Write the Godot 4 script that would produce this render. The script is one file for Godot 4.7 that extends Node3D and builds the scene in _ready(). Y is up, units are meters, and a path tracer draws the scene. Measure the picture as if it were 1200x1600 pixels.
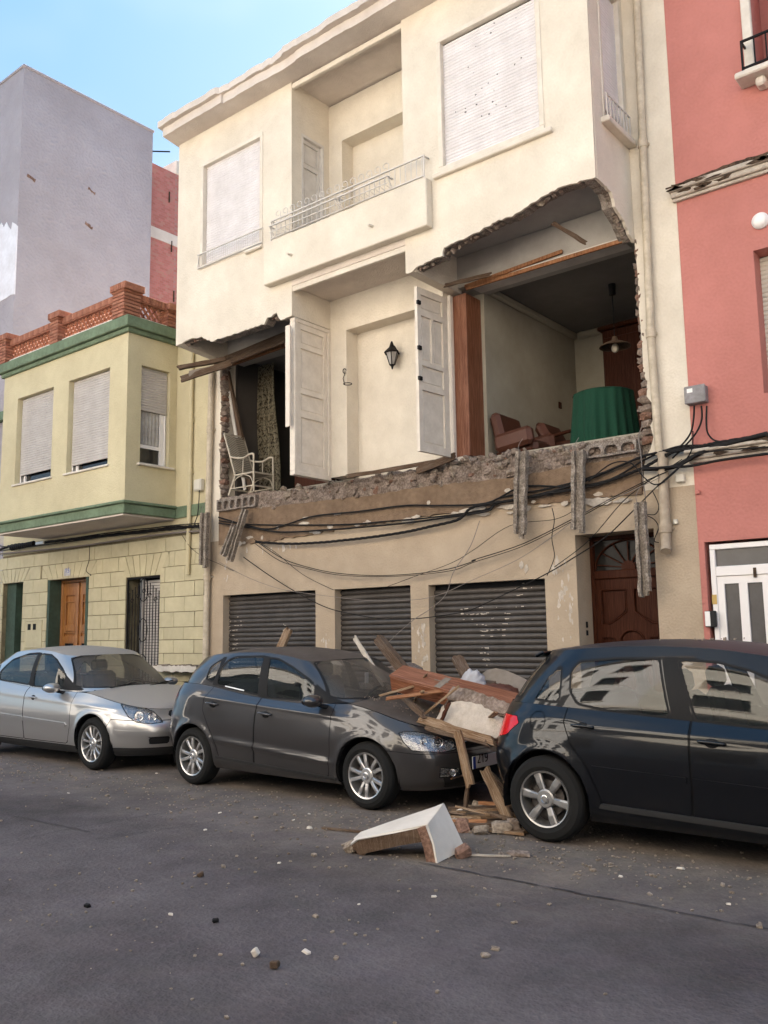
extends Node3D
# A street front after the bays of a cream house have fallen: three parked cars, rubble, cables.
# World: x along the street (to the right), y up, z towards the viewer; the facades stand at z = FZ.

const FZ := -9.5      # ground floor facades
const BZ := -8.55     # front of the cream house's bays
const LZ := -8.48     # front of the yellow house's bay
const SX := -3.893    # right side of the right bay

var M := {}
var T := {}
var taken := {}
var rng := RandomNumberGenerator.new()
var noise := FastNoiseLite.new()


class MB:
	var v := PackedVector3Array()
	var n := PackedVector3Array()
	var c := PackedColorArray()
	var u := PackedVector2Array()

	func tri(a: Vector3, b: Vector3, d: Vector3) -> void:   # counter-clockwise seen from outside
		var k := (b - a).cross(d - a)
		if k.length_squared() < 1e-16:
			return
		k = k.normalized()
		v.append(a); v.append(d); v.append(b)
		n.append(k); n.append(k); n.append(k)

	func stri(a: Vector3, b: Vector3, d: Vector3, na: Vector3, nb: Vector3, nd: Vector3) -> void:
		var k := (b - a).cross(d - a)
		if k.length_squared() < 1e-16:
			return
		if k.dot(na + nb + nd) >= 0.0:
			v.append(a); v.append(d); v.append(b)
			n.append(na); n.append(nd); n.append(nb)
		else:
			v.append(a); v.append(b); v.append(d)
			n.append(na); n.append(nb); n.append(nd)

	func quad(a: Vector3, b: Vector3, d: Vector3, e: Vector3) -> void:
		tri(a, b, d)
		tri(a, d, e)

	func add(o: MB, x := Transform3D()) -> MB:
		var flip := x.basis.determinant() < 0.0
		var nb := x.basis.inverse().transposed()
		for i in range(0, o.v.size(), 3):
			for k in ([0, 2, 1] if flip else [0, 1, 2]):
				v.append(x * o.v[i + k])
				n.append((nb * o.n[i + k]).normalized())
		return self

	func box(at: Vector3, s: Vector3, b := Basis(), bev := 0.0) -> MB:
		var h := s * 0.5
		var e := minf(bev, minf(h.x, minf(h.y, h.z)) * 0.9)
		if e <= 0.0:
			var p := []
			for i in 8:
				p.append(at + b * Vector3(h.x if i & 1 else -h.x, h.y if i & 2 else -h.y, h.z if i & 4 else -h.z))
			quad(p[4], p[5], p[7], p[6]); quad(p[1], p[0], p[2], p[3])
			quad(p[5], p[1], p[3], p[7]); quad(p[0], p[4], p[6], p[2])
			quad(p[6], p[7], p[3], p[2]); quad(p[0], p[1], p[5], p[4])
			return self
		var q := {}
		for i in 8:
			var sg := Vector3(1 if i & 1 else -1, 1 if i & 2 else -1, 1 if i & 4 else -1)
			for a in 3:
				var w := h - Vector3(e, e, e)
				w[a] = h[a]
				q[i * 3 + a] = at + b * (sg * w)
		var out := func(p: Array) -> void:
			var m := Vector3()
			for t in p:
				m += t
			m = m / p.size() - at
			for t in range(1, p.size() - 1):
				if (p[t] - p[0]).cross(p[t + 1] - p[0]).dot(m) > 0.0:
					tri(p[0], p[t], p[t + 1])
				else:
					tri(p[0], p[t + 1], p[t])
		for a in 3:
			var i1 := 1 << ((a + 1) % 3)
			var i2 := 1 << ((a + 2) % 3)
			for s0 in [0, 1 << a]:
				out.call([q[s0 * 3 + a], q[(s0 | i1) * 3 + a], q[(s0 | i1 | i2) * 3 + a], q[(s0 | i2) * 3 + a]])
			var a1 := (a + 1) % 3
			var a2 := (a + 2) % 3
			for s1 in [0, i1]:
				for s2 in [0, i2]:
					var lo: int = s1 | s2
					var hi: int = lo | (1 << a)
					out.call([q[lo * 3 + a1], q[hi * 3 + a1], q[hi * 3 + a2], q[lo * 3 + a2]])
		for i in 8:
			out.call([q[i * 3], q[i * 3 + 1], q[i * 3 + 2]])
		return self

	func bar(a: Vector3, b: Vector3, w: float, h: float, bev := 0.0, up := Vector3.UP) -> MB:   # a box along a line
		var d := (b - a).normalized()
		var s := up.cross(d)
		if s.length() < 1e-3:
			s = Vector3.BACK.cross(d)
		s = s.normalized()
		return box((a + b) * 0.5, Vector3(w, h, (b - a).length()), Basis(s, d.cross(s), d), bev)

	func tube(p: PackedVector3Array, r: float, sides := 6, r1 := -1.0, caps := true) -> MB:
		var rings := []
		var prev := Vector3()
		for i in p.size():
			var d: Vector3 = (p[mini(i + 1, p.size() - 1)] - p[maxi(i - 1, 0)]).normalized()
			if i == 0:
				prev = d.cross(Vector3.UP if absf(d.y) < 0.9 else Vector3.RIGHT).normalized()
			prev = (prev - d * prev.dot(d)).normalized()
			var e := d.cross(prev)
			var ring := []
			for k in sides:
				var a := TAU * k / sides
				ring.append(prev * cos(a) + e * sin(a))
			rings.append(ring)
		for i in p.size() - 1:
			var ra := r if r1 < 0.0 else lerpf(r, r1, float(i) / (p.size() - 1))
			var rb := r if r1 < 0.0 else lerpf(r, r1, float(i + 1) / (p.size() - 1))
			for k in sides:
				var l := (k + 1) % sides
				var A: Vector3 = rings[i][k]; var B: Vector3 = rings[i][l]
				var C: Vector3 = rings[i + 1][l]; var D: Vector3 = rings[i + 1][k]
				stri(p[i] + A * ra, p[i] + B * ra, p[i + 1] + C * rb, A, B, C)
				stri(p[i] + A * ra, p[i + 1] + C * rb, p[i + 1] + D * rb, A, C, D)
		if caps:
			for e in 2:
				var i := 0 if e == 0 else p.size() - 1
				var rr := r if e == 0 or r1 < 0.0 else r1
				for k in range(1, sides - 1):
					var A: Vector3 = p[i] + rings[i][0] * rr; var B: Vector3 = p[i] + rings[i][k] * rr; var C: Vector3 = p[i] + rings[i][k + 1] * rr
					if e == 0:
						tri(A, C, B)
					else:
						tri(A, B, C)
		return self

	func lathe(prof: Array, x := Transform3D(), segs := 20, smooth := true) -> MB:   # profile of Vector2(radius, y) from bottom to top
		for i in prof.size() - 1:
			var p: Vector2 = prof[i]; var q: Vector2 = prof[i + 1]
			var t := q - p
			var nn := Vector2(t.y, -t.x).normalized()
			for k in segs:
				var a := TAU * k / segs; var b := TAU * (k + 1) / segs
				var da := Vector3(cos(a), 0, -sin(a)); var db := Vector3(cos(b), 0, -sin(b))
				var A := x * (da * p.x + Vector3(0, p.y, 0)); var B := x * (db * p.x + Vector3(0, p.y, 0))
				var C := x * (db * q.x + Vector3(0, q.y, 0)); var D := x * (da * q.x + Vector3(0, q.y, 0))
				if smooth:
					var na := (x.basis * (da * nn.x + Vector3(0, nn.y, 0))).normalized(); var nb := (x.basis * (db * nn.x + Vector3(0, nn.y, 0))).normalized()
					stri(A, B, C, na, nb, nb); stri(A, C, D, na, nb, na)
				else:
					tri(A, B, C); tri(A, C, D)
		return self

	func ball(at: Vector3, r: Vector3, b := Basis(), segs := 14, rows := 9) -> MB:
		var f := func(i: int, k: int) -> Vector3:
			var ph := PI * i / rows; var a := TAU * k / segs
			return Vector3(sin(ph) * cos(a), cos(ph), sin(ph) * sin(a))
		for i in rows:
			for k in segs:
				var q := [f.call(i, k), f.call(i, k + 1), f.call(i + 1, k + 1), f.call(i + 1, k)]
				var w := []; var m := []
				for s in q:
					w.append(at + b * (s * r)); m.append((b * (s / r)).normalized())
				stri(w[0], w[1], w[2], m[0], m[1], m[2]); stri(w[0], w[2], w[3], m[0], m[2], m[3])
		return self

	func prism(poly: PackedVector2Array, x: Transform3D, d: float) -> MB:   # outline in x's xy plane, front at z = 0, back at z = -d
		var p := poly.duplicate()
		if Geometry2D.is_polygon_clockwise(p):
			p.reverse()
		faces(p, x, d)
		walls(p, x, d)
		return self

	func faces(p: PackedVector2Array, x: Transform3D, d: float) -> void:
		var t := Geometry2D.triangulate_polygon(p)
		for i in range(0, t.size(), 3):
			var a := p[t[i]]; var b := p[t[i + 1]]; var e := p[t[i + 2]]
			if (b - a).cross(e - a) < 0.0:
				var s := b; b = e; e = s
			tri(x * Vector3(a.x, a.y, 0), x * Vector3(b.x, b.y, 0), x * Vector3(e.x, e.y, 0))
			tri(x * Vector3(a.x, a.y, -d), x * Vector3(e.x, e.y, -d), x * Vector3(b.x, b.y, -d))

	func walls(p: PackedVector2Array, x: Transform3D, d: float, inward := false) -> void:
		for i in p.size():
			var a := p[i]; var b := p[(i + 1) % p.size()]
			if inward:
				var s := a; a = b; b = s
			quad(x * Vector3(a.x, a.y, -d), x * Vector3(b.x, b.y, -d), x * Vector3(b.x, b.y, 0), x * Vector3(a.x, a.y, 0))

	func plate(outline: PackedVector2Array, holes: Array, x: Transform3D, d: float) -> MB:   # a wall with openings
		var o := outline.duplicate()
		if Geometry2D.is_polygon_clockwise(o):
			o.reverse()
		var pieces := [o]
		for h: PackedVector2Array in holes:
			var mid := 0.0
			for q in h:
				mid += q.x / h.size()
			var next := []
			for pc: PackedVector2Array in pieces:
				if Geometry2D.intersect_polygons(pc, h).is_empty():
					next.append(pc)
					continue
				for half in [[-99.0, mid], [mid, 99.0]]:
					var box2 := PackedVector2Array([Vector2(half[0], -99), Vector2(half[1], -99), Vector2(half[1], 99), Vector2(half[0], 99)])
					for w in Geometry2D.intersect_polygons(pc, box2):
						for r in Geometry2D.clip_polygons(w, h):
							if not Geometry2D.is_polygon_clockwise(r):
								next.append(r)
			pieces = next
		for pc in pieces:
			faces(pc, x, d)
		walls(o, x, d)
		for h: PackedVector2Array in holes:
			var g := h.duplicate()
			if Geometry2D.is_polygon_clockwise(g):
				g.reverse()
			walls(g, x, d, true)
		return self

	func grid(rows: Array, close := false) -> MB:   # rows of points, smooth
		var nr := rows.size(); var nc: int = rows[0].size()
		var N := []
		for i in nr:
			var line := []
			for k in nc:
				var a: Vector3 = rows[mini(i + 1, nr - 1)][k] - rows[maxi(i - 1, 0)][k]
				var k1 := (k + 1) % nc if close else mini(k + 1, nc - 1)
				var k0 := (k + nc - 1) % nc if close else maxi(k - 1, 0)
				line.append((rows[i][k1] - rows[i][k0]).cross(a).normalized())
			N.append(line)
		for i in nr - 1:
			for k in (nc if close else nc - 1):
				var l := (k + 1) % nc
				stri(rows[i][k], rows[i][l], rows[i + 1][l], N[i][k], N[i][l], N[i + 1][l])
				stri(rows[i][k], rows[i + 1][l], rows[i + 1][k], N[i][k], N[i + 1][l], N[i + 1][k])
		return self

	func rough(amount: float, s: int) -> MB:   # shakes the corners, the same corner the same way
		var out := PackedVector3Array()
		for p in v:
			var h := Vector3i((p * 2000.0).round())
			var q := hash(h) + s
			out.append(p + Vector3(fposmod(sin(q * 0.37) * 431.3, 1.0) - 0.5, fposmod(sin(q * 0.71) * 317.9, 1.0) - 0.5, fposmod(sin(q * 0.53) * 523.1, 1.0) - 0.5) * 2.0 * amount)
		v = out
		for i in range(0, v.size(), 3):
			var k := (v[i + 2] - v[i]).cross(v[i + 1] - v[i]).normalized()
			n[i] = k; n[i + 1] = k; n[i + 2] = k
		return self

	func mesh(m: Material, inv := Transform3D()) -> ArrayMesh:
		var a := []
		a.resize(Mesh.ARRAY_MAX)
		if inv != Transform3D():
			var w := PackedVector3Array(); var k := PackedVector3Array()
			w.resize(v.size()); k.resize(v.size())
			for i in v.size():
				w[i] = inv * v[i]
				k[i] = inv.basis.orthonormalized() * n[i]
			a[Mesh.ARRAY_VERTEX] = w
			a[Mesh.ARRAY_NORMAL] = k
		else:
			a[Mesh.ARRAY_VERTEX] = v
			a[Mesh.ARRAY_NORMAL] = n
		if c.size() == v.size():
			a[Mesh.ARRAY_COLOR] = c
		if u.size() == v.size():
			a[Mesh.ARRAY_TEX_UV] = u
		var r := ArrayMesh.new()
		r.add_surface_from_arrays(Mesh.PRIMITIVE_TRIANGLES, a)
		r.surface_set_material(0, m)
		return r


func numbered(called: String) -> String:
	if not taken.has(called):
		taken[called] = 0
		return called
	taken[called] += 1
	return "%s_%03d" % [called, taken[called]]


func thing(called: String, label: String, category: String, at := Vector3.ZERO, turn := 0.0, group := "") -> Node3D:
	var o := Node3D.new()
	o.name = numbered(called)
	add_child(o)
	o.position = at
	o.rotation.y = turn
	o.set_meta("label", label)
	o.set_meta("category", category)
	if group:
		o.set_meta("group", group)
	return o


func part(called: String, mb: MB, m: Material, parent: Node3D, local := false, label := "") -> MeshInstance3D:   # a mesh given in world places (or in its thing's own)
	var o := MeshInstance3D.new()
	o.name = called
	parent.add_child(o, true)
	if mb.v.is_empty():
		print("EMPTY ", called, " of ", parent.name)
	if mb.v.size():
		o.mesh = mb.mesh(m, Transform3D() if local else parent.global_transform.affine_inverse())
	if label:
		o.set_meta("label", label)
	return o


func stuff(called: String, mb: MB, m: Material, parent: Node3D, local := false) -> MeshInstance3D:
	var o := part(called, mb, m, parent, local)
	o.set_meta("kind", "stuff")
	return o


func inst(called: String, mesh: Mesh, parent: Node3D, x: Transform3D, m: Material = null) -> MeshInstance3D:   # one of many alike pieces, x in the world
	var o := MeshInstance3D.new()
	o.name = called
	parent.add_child(o, true)
	o.mesh = mesh
	o.transform = parent.global_transform.affine_inverse() * x
	if m:
		o.material_override = m
	return o


func single(called: String, mb: MB, m: Material, label: String, category: String, at := Vector3.ZERO, group := "") -> MeshInstance3D:   # a thing that is one mesh
	var o := MeshInstance3D.new()
	o.name = numbered(called)
	add_child(o)
	o.position = at
	o.mesh = mb.mesh(m, Transform3D(Basis(), -at))
	o.set_meta("label", label)
	o.set_meta("category", category)
	if group:
		o.set_meta("group", group)
	return o


func struct(called: String, mb: MB, m: Material) -> MeshInstance3D:
	var o := MeshInstance3D.new()
	o.name = called
	add_child(o)
	o.mesh = mb.mesh(m)
	o.set_meta("kind", "structure")
	return o


func V(x: float, y: float, z: float) -> Vector3:
	return Vector3(x, y, z)


func R2(x0: float, y0: float, x1: float, y1: float) -> PackedVector2Array:
	return PackedVector2Array([Vector2(x0, y0), Vector2(x1, y0), Vector2(x1, y1), Vector2(x0, y1)])


func P2(a: Array) -> PackedVector2Array:   # [x, y, x, y ...]
	var p := PackedVector2Array()
	for i in range(0, a.size(), 2):
		p.append(Vector2(a[i], a[i + 1]))
	return p


func P3(a: Array) -> PackedVector3Array:
	var p := PackedVector3Array()
	for i in range(0, a.size(), 3):
		p.append(Vector3(a[i], a[i + 1], a[i + 2]))
	return p


func front(z: float) -> Transform3D:   # xy plane of a wall that looks along +z
	return Transform3D(Basis(), Vector3(0, 0, z))


func side(x: float) -> Transform3D:   # plane of a wall that looks along +x; its own x runs along -z
	return Transform3D(Basis(Vector3(0, 0, -1), Vector3(0, 1, 0), Vector3(1, 0, 0)), Vector3(x, 0, 0))


func bx(x0: float, x1: float, y0: float, y1: float, z0: float, z1: float, bev := 0.0) -> MB:
	return MB.new().box(Vector3(x0 + x1, y0 + y1, z0 + z1) * 0.5, Vector3(absf(x1 - x0), absf(y1 - y0), absf(z1 - z0)), Basis(), bev)


func jag(pts: Array, step := 0.07, amp := 0.03, s := 1) -> PackedVector2Array:   # a broken edge through these points
	rng.seed = s
	var out := PackedVector2Array()
	for i in range(0, pts.size() - 2, 2):
		var a := Vector2(pts[i], pts[i + 1]); var b := Vector2(pts[i + 2], pts[i + 3])
		var k := maxi(1, int((b - a).length() / step))
		for j in k:
			var p := a.lerp(b, float(j) / k)
			if i + j > 0:
				p += Vector2(rng.randf_range(-0.4, 0.4) * step, rng.randf_range(-amp, amp))
			out.append(p)
	out.append(Vector2(pts[-2], pts[-1]))
	return out


func smooth_line(p: PackedVector3Array, k := 6) -> PackedVector3Array:   # Catmull-Rom
	var out := PackedVector3Array()
	for i in p.size() - 1:
		var a := p[maxi(i - 1, 0)]; var d := p[mini(i + 2, p.size() - 1)]
		for j in k:
			out.append(p[i].cubic_interpolate(p[i + 1], a, d, float(j) / k))
	out.append(p[-1])
	return out


# ------------------------------------------------------------------ materials
func noise_bytes(size: int, freq: float, s: int, oct := 4, cell := false) -> PackedByteArray:
	var f := FastNoiseLite.new()
	f.seed = s
	f.noise_type = FastNoiseLite.TYPE_CELLULAR if cell else FastNoiseLite.TYPE_SIMPLEX_SMOOTH
	f.frequency = freq
	f.fractal_octaves = oct
	var im := f.get_seamless_image(size, size)
	im.convert(Image.FORMAT_L8)
	return im.get_data()


func tone_tex(size: int, layers: Array, lo: float, hi: float, warm := 0.0) -> ImageTexture:   # layers: [bytes, weight]; a grey texture from lo to hi
	var out := PackedByteArray()
	out.resize(size * size * 3)
	for i in size * size:
		var t := 0.5
		for l in layers:
			t += (l[0][i] / 255.0 - 0.5) * l[1]
		t = clampf(t, 0.0, 1.0)
		var g := lerpf(lo, hi, t)
		out[i * 3] = int(255.0 * clampf(g, 0, 1)); out[i * 3 + 1] = int(255.0 * clampf(g - warm * (1.0 - t) * 0.5, 0, 1)); out[i * 3 + 2] = int(255.0 * clampf(g - warm * (1.0 - t), 0, 1))
	return ImageTexture.create_from_image(Image.create_from_data(size, size, false, Image.FORMAT_RGB8, out))


func bump_tex(size: int, layers: Array, strength: float) -> ImageTexture:
	var out := PackedByteArray()
	out.resize(size * size)
	for i in size * size:
		var t := 0.5
		for l in layers:
			t += (l[0][i] / 255.0 - 0.5) * l[1]
		out[i] = int(255.0 * clampf(t, 0.0, 1.0))
	var im := Image.create_from_data(size, size, false, Image.FORMAT_L8, out)
	im.convert(Image.FORMAT_RGBA8)
	im.bump_map_to_normal_map(strength)
	return ImageTexture.create_from_image(im)


func mat(r: float, g: float, b: float, rough := 0.85, tex: Texture2D = null, scale := 0.5, nrm: Texture2D = null, ns := 0.5, metal := 0.0, world := true) -> StandardMaterial3D:   # linear colour
	var m := StandardMaterial3D.new()
	m.albedo_color = Color(r, g, b).linear_to_srgb()
	m.roughness = rough
	m.metallic = metal
	if tex or nrm:
		m.albedo_texture = tex
		m.uv1_triplanar = true
		m.uv1_world_triplanar = world
		m.uv1_scale = Vector3.ONE * scale
	if nrm:
		m.normal_enabled = true
		m.normal_texture = nrm
		m.normal_scale = ns
	return m


func make_materials() -> void:
	var big := noise_bytes(512, 0.006, 3, 5)
	var mid := noise_bytes(512, 0.03, 5, 4)
	var fine := noise_bytes(512, 0.25, 7, 2)
	var cells := noise_bytes(512, 0.12, 9, 1, true)
	T.wall = tone_tex(512, [[big, 0.8], [mid, 0.4], [fine, 0.35]], 0.90, 1.0, 0.02)
	T.dirty = tone_tex(512, [[big, 0.9], [mid, 0.7], [fine, 0.5]], 0.80, 1.0, 0.03)
	T.rubble = tone_tex(512, [[mid, 1.2], [fine, 0.8], [big, 0.8]], 0.58, 1.0, 0.06)
	T.asphalt = tone_tex(512, [[big, 0.6], [mid, 0.5], [fine, 0.6], [cells, 0.35]], 0.80, 1.0)
	T.grain = tone_tex(512, [[fine, 1.6], [cells, 0.7], [mid, 0.4]], 0.55, 1.0)
	T.wall_n = bump_tex(512, [[fine, 0.5], [mid, 0.5]], 3.0)
	T.rough_n = bump_tex(512, [[fine, 0.6], [mid, 0.9], [cells, 0.4]], 9.0)
	T.asphalt_n = bump_tex(512, [[cells, 0.9], [fine, 0.6]], 7.0)
	# wood: long streaks
	var w := PackedByteArray()
	w.resize(512 * 512 * 3)
	noise.seed = 21
	noise.frequency = 1.0
	noise.fractal_octaves = 3
	for y in 512:
		for x in 512:
			var a := TAU * y / 512.0
			var g := noise.get_noise_3d(x * 0.22 + 1.2 * noise.get_noise_2d(cos(a) * 1.2, sin(a) * 1.2 + x * 0.004), cos(a) * 0.45, sin(a) * 0.45)
			var t := clampf(0.78 + 0.34 * g, 0.3, 1.0)
			var i := (y * 512 + x) * 3
			w[i] = int(t * 255); w[i + 1] = int(t * t * 255 * 0.5 + t * 127); w[i + 2] = int(t * t * 255)
	T.wood = ImageTexture.create_from_image(Image.create_from_data(512, 512, false, Image.FORMAT_RGB8, w))
	# plasters
	M.cream = mat(0.755, 0.68, 0.565, 0.9, T.wall, 0.22, T.wall_n, 0.35)
	M.cream_trim = mat(0.74, 0.67, 0.57, 0.85, T.wall, 0.6)
	M.eave = mat(0.68, 0.60, 0.53, 0.9, T.wall, 0.3, T.wall_n, 0.5)
	M.tan = mat(0.46, 0.365, 0.265, 0.9, T.wall, 0.25, T.wall_n, 0.45)
	M.brown_band = mat(0.245, 0.165, 0.105, 0.92, T.dirty, 0.6, T.rough_n, 0.4)
	M.white_flake = mat(0.62, 0.55, 0.47, 0.9, T.dirty, 1.3, T.wall_n, 0.5)
	M.yellow = mat(0.61, 0.535, 0.345, 0.9, T.wall, 0.2, T.wall_n, 0.4)
	M.stone = [mat(0.56, 0.50, 0.33, 0.9, T.wall, 0.5, T.wall_n, 0.5), mat(0.545, 0.485, 0.32, 0.9, T.wall, 0.43, T.wall_n, 0.5), mat(0.575, 0.51, 0.335, 0.9, T.wall, 0.37, T.wall_n, 0.5)]
	M.joint = mat(0.24, 0.20, 0.12, 0.95, T.dirty, 0.8)
	M.green_trim = mat(0.17, 0.235, 0.145, 0.85, T.dirty, 0.5, T.wall_n, 0.3)
	M.green_dark = mat(0.05, 0.085, 0.06, 0.8, T.dirty, 0.6)
	M.red = mat(0.52, 0.20, 0.168, 0.9, T.wall, 0.17, T.wall_n, 0.45)
	M.grey_wall = mat(0.42, 0.38, 0.40, 0.95, T.wall, 0.09, T.wall_n, 0.6)
	M.old_white = mat(0.60, 0.53, 0.45, 0.9, T.dirty, 0.9, T.rough_n, 0.5)
	M.old_brown = mat(0.12, 0.075, 0.045, 0.95, T.rubble, 1.5, T.rough_n, 1.0)
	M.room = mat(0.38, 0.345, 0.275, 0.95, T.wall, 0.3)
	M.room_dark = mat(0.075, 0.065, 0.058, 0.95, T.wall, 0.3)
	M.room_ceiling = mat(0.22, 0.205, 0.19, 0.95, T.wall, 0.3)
	M.soffit = mat(0.42, 0.40, 0.38, 0.95, T.wall, 0.4, T.wall_n, 0.4)
	M.beam = mat(0.46, 0.43, 0.39, 0.95, T.wall, 0.5, T.wall_n, 0.4)
	M.rubble = mat(0.42, 0.335, 0.28, 0.97, T.rubble, 1.6, T.rough_n, 1.2)
	M.rubble_light = mat(0.46, 0.385, 0.31, 0.97, T.rubble, 2.1, T.rough_n, 1.0)
	M.concrete = mat(0.43, 0.37, 0.31, 0.95, T.rubble, 1.9, T.rough_n, 0.9)
	M.hollow = mat(0.40, 0.345, 0.30, 0.95, T.rubble, 2.4, T.rough_n, 0.6)
	M.brick = [mat(0.41, 0.165, 0.10, 0.9, T.dirty, 1.5, T.rough_n, 0.4), mat(0.35, 0.135, 0.08, 0.9, T.dirty, 1.9, T.rough_n, 0.4), mat(0.45, 0.195, 0.12, 0.9, T.dirty, 1.7, T.rough_n, 0.4)]
	M.broken_brick = mat(0.37, 0.215, 0.155, 0.95, T.rubble, 2.0, T.rough_n, 0.8)
	M.plaster_white = mat(0.72, 0.66, 0.58, 0.9, T.wall, 0.9, T.wall_n, 0.6)
	# metal, wood, plastic
	M.slat_white = mat(0.78, 0.74, 0.74, 0.55, T.wall, 0.7)
	M.slat_grey = mat(0.54, 0.50, 0.47, 0.6, T.wall, 0.8)
	M.slat_dark = mat(0.085, 0.074, 0.067, 0.5, T.dirty, 0.8, null, 0.0, 0.25)
	M.white_paint = mat(0.68, 0.64, 0.59, 0.6, T.wall, 0.8)
	M.old_door = mat(0.78, 0.70, 0.60, 0.7, T.wall, 1.1)
	M.pvc = mat(0.78, 0.74, 0.72, 0.4)
	M.alu = mat(0.55, 0.53, 0.51, 0.4, null, 1, null, 0, 0.5)
	M.pipe = mat(0.64, 0.55, 0.42, 0.7, T.dirty, 0.8)
	M.pipe_tan = mat(0.44, 0.36, 0.27, 0.7, T.dirty, 0.8)
	M.black = mat(0.012, 0.012, 0.013, 0.6)
	M.iron = mat(0.02, 0.018, 0.018, 0.5, null, 1, null, 0, 0.3)
	M.cable = mat(0.018, 0.017, 0.017, 0.55)
	M.cable_grey = mat(0.20, 0.17, 0.15, 0.7)
	M.wood_red = mat(0.34, 0.16, 0.10, 0.55, T.wood, 0.9, T.wall_n, 0.2)
	M.wood_red.uv1_world_triplanar = false
	M.wood_dark = mat(0.075, 0.028, 0.017, 0.5, T.wood, 1.0, T.wall_n, 0.2)
	M.wood_dark.uv1_world_triplanar = false
	M.wood_honey = mat(0.50, 0.26, 0.09, 0.4, T.wood, 1.1)
	M.wood_honey.uv1_world_triplanar = false
	M.wood_raw = mat(0.37, 0.295, 0.215, 0.85, T.wood, 1.3, T.rough_n, 0.4)
	M.wood_raw.uv1_world_triplanar = false
	M.wood_old = mat(0.19, 0.15, 0.118, 0.9, T.wood, 1.4, T.rough_n, 0.6)
	M.wood_old.uv1_world_triplanar = false
	M.wood_orange = mat(0.45, 0.24, 0.12, 0.7, T.wood, 1.2)
	M.wood_orange.uv1_world_triplanar = false
	M.grey_box = mat(0.27, 0.255, 0.26, 0.6, T.dirty, 1.0)
	M.light_box = mat(0.60, 0.56, 0.48, 0.6)
	M.leather = mat(0.085, 0.026, 0.012, 0.38, T.wall, 1.5, T.wall_n, 0.5)
	M.leather.roughness = 0.6
	M.green_cloth = mat(0.003, 0.075, 0.036, 0.95, T.grain, 3.0, T.wall_n, 0.4)
	M.wicker = mat(0.60, 0.53, 0.42, 0.7, T.dirty, 2.0)
	M.wicker_back = mat(0.50, 0.43, 0.33, 0.8, T.grain, 5.0, T.rough_n, 0.8)
	M.cloth_grey = mat(0.50, 0.50, 0.53, 0.95, T.dirty, 1.0)
	M.card = mat(0.27, 0.225, 0.18, 0.9, T.dirty, 0.8)
	M.win_dark = mat(0.02, 0.02, 0.022, 0.06)
	M.fan_glass = mat(0.02, 0.019, 0.018, 0.12)
	M.dent = mat(0.12, 0.11, 0.11, 0.8)
	M.pane = mat(0.03, 0.032, 0.035, 0.04)
	M.pane.transparency = BaseMaterial3D.TRANSPARENCY_ALPHA
	M.pane.albedo_color.a = 0.55
	M.frosted = mat(0.095, 0.088, 0.085, 0.25, T.wall, 1.0)
	M.net = mat(0.42, 0.40, 0.38, 0.95, T.dirty, 0.7)
	M.enamel = mat(0.8, 0.77, 0.74, 0.3)
	# asphalt: speckled, with dust and stains in the vertex colours
	M.asphalt = mat(1, 1, 1, 0.88, T.asphalt, 0.53, T.asphalt_n, 0.25)
	M.asphalt.vertex_color_use_as_albedo = true
	M.pavement = mat(0.26, 0.235, 0.21, 0.9, T.dirty, 0.7, T.rough_n, 0.4)
	M.kerb = mat(0.32, 0.30, 0.27, 0.9, T.dirty, 0.9, T.rough_n, 0.4)
	# far brick: courses in a texture (single bricks are two or three pixels there)
	var im := Image.create(512, 512, false, Image.FORMAT_RGB8)
	rng.seed = 4
	im.fill(Color(0.68, 0.53, 0.49))
	for row in 32:
		for k in 16:
			var t := rng.randf()
			var col := Color(0.76, 0.50, 0.45).lerp(Color(0.68, 0.42, 0.37), t) if t < 0.85 else Color(0.72, 0.52, 0.45)
			im.fill_rect(Rect2i((k * 32 + (16 if row % 2 else 0)) % 512, row * 16, 30, 14), col)
	T.far_brick = ImageTexture.create_from_image(im)
	M.far_brick = mat(0.85, 0.8, 0.85, 0.95, T.far_brick, 0.5, T.wall_n, 0.4)
	# curtain with a leaf print
	var cu := Image.create(256, 256, false, Image.FORMAT_RGB8)
	cu.fill(Color(0.80, 0.74, 0.60))
	rng.seed = 8
	for i in 420:
		var p := Vector2i(rng.randi_range(0, 255), rng.randi_range(0, 255))
		var d := rng.randf() < 0.6
		for k in rng.randi_range(3, 7):
			var q := p + Vector2i(k * (1 if i % 2 else -1), k * 2)
			cu.fill_rect(Rect2i(posmod(q.x, 252), posmod(q.y, 250), 4, 5), Color(0.20, 0.16, 0.10) if d else Color(0.42, 0.34, 0.20))
	T.curtain = ImageTexture.create_from_image(cu)
	M.curtain = mat(0.33, 0.34, 0.36, 0.95, T.curtain, 1.4)
	# cars
	M.tyre = mat(0.016, 0.016, 0.016, 0.75, null, 1, null, 0)
	M.alloy = mat(0.52, 0.51, 0.50, 0.32, null, 1, null, 0, 0.85)
	M.alloy_dim = mat(0.33, 0.32, 0.31, 0.38, null, 1, null, 0, 0.8)
	M.reflector = mat(0.22, 0.22, 0.23, 0.25, null, 1, null, 0, 0.85)
	M.disc = mat(0.08, 0.07, 0.065, 0.5, null, 1, null, 0, 0.6)
	M.trim = mat(0.015, 0.015, 0.016, 0.45)
	M.plastic = mat(0.03, 0.03, 0.031, 0.6)
	M.chrome = mat(0.75, 0.75, 0.75, 0.12, null, 1, null, 0, 1.0)
	M.seat = mat(0.045, 0.042, 0.042, 0.9)
	M.red_lens = mat(0.55, 0.006, 0.010, 0.12)
	M.clear_lens = mat(0.8, 0.8, 0.82, 0.02)
	M.clear_lens.transparency = BaseMaterial3D.TRANSPARENCY_ALPHA
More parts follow.
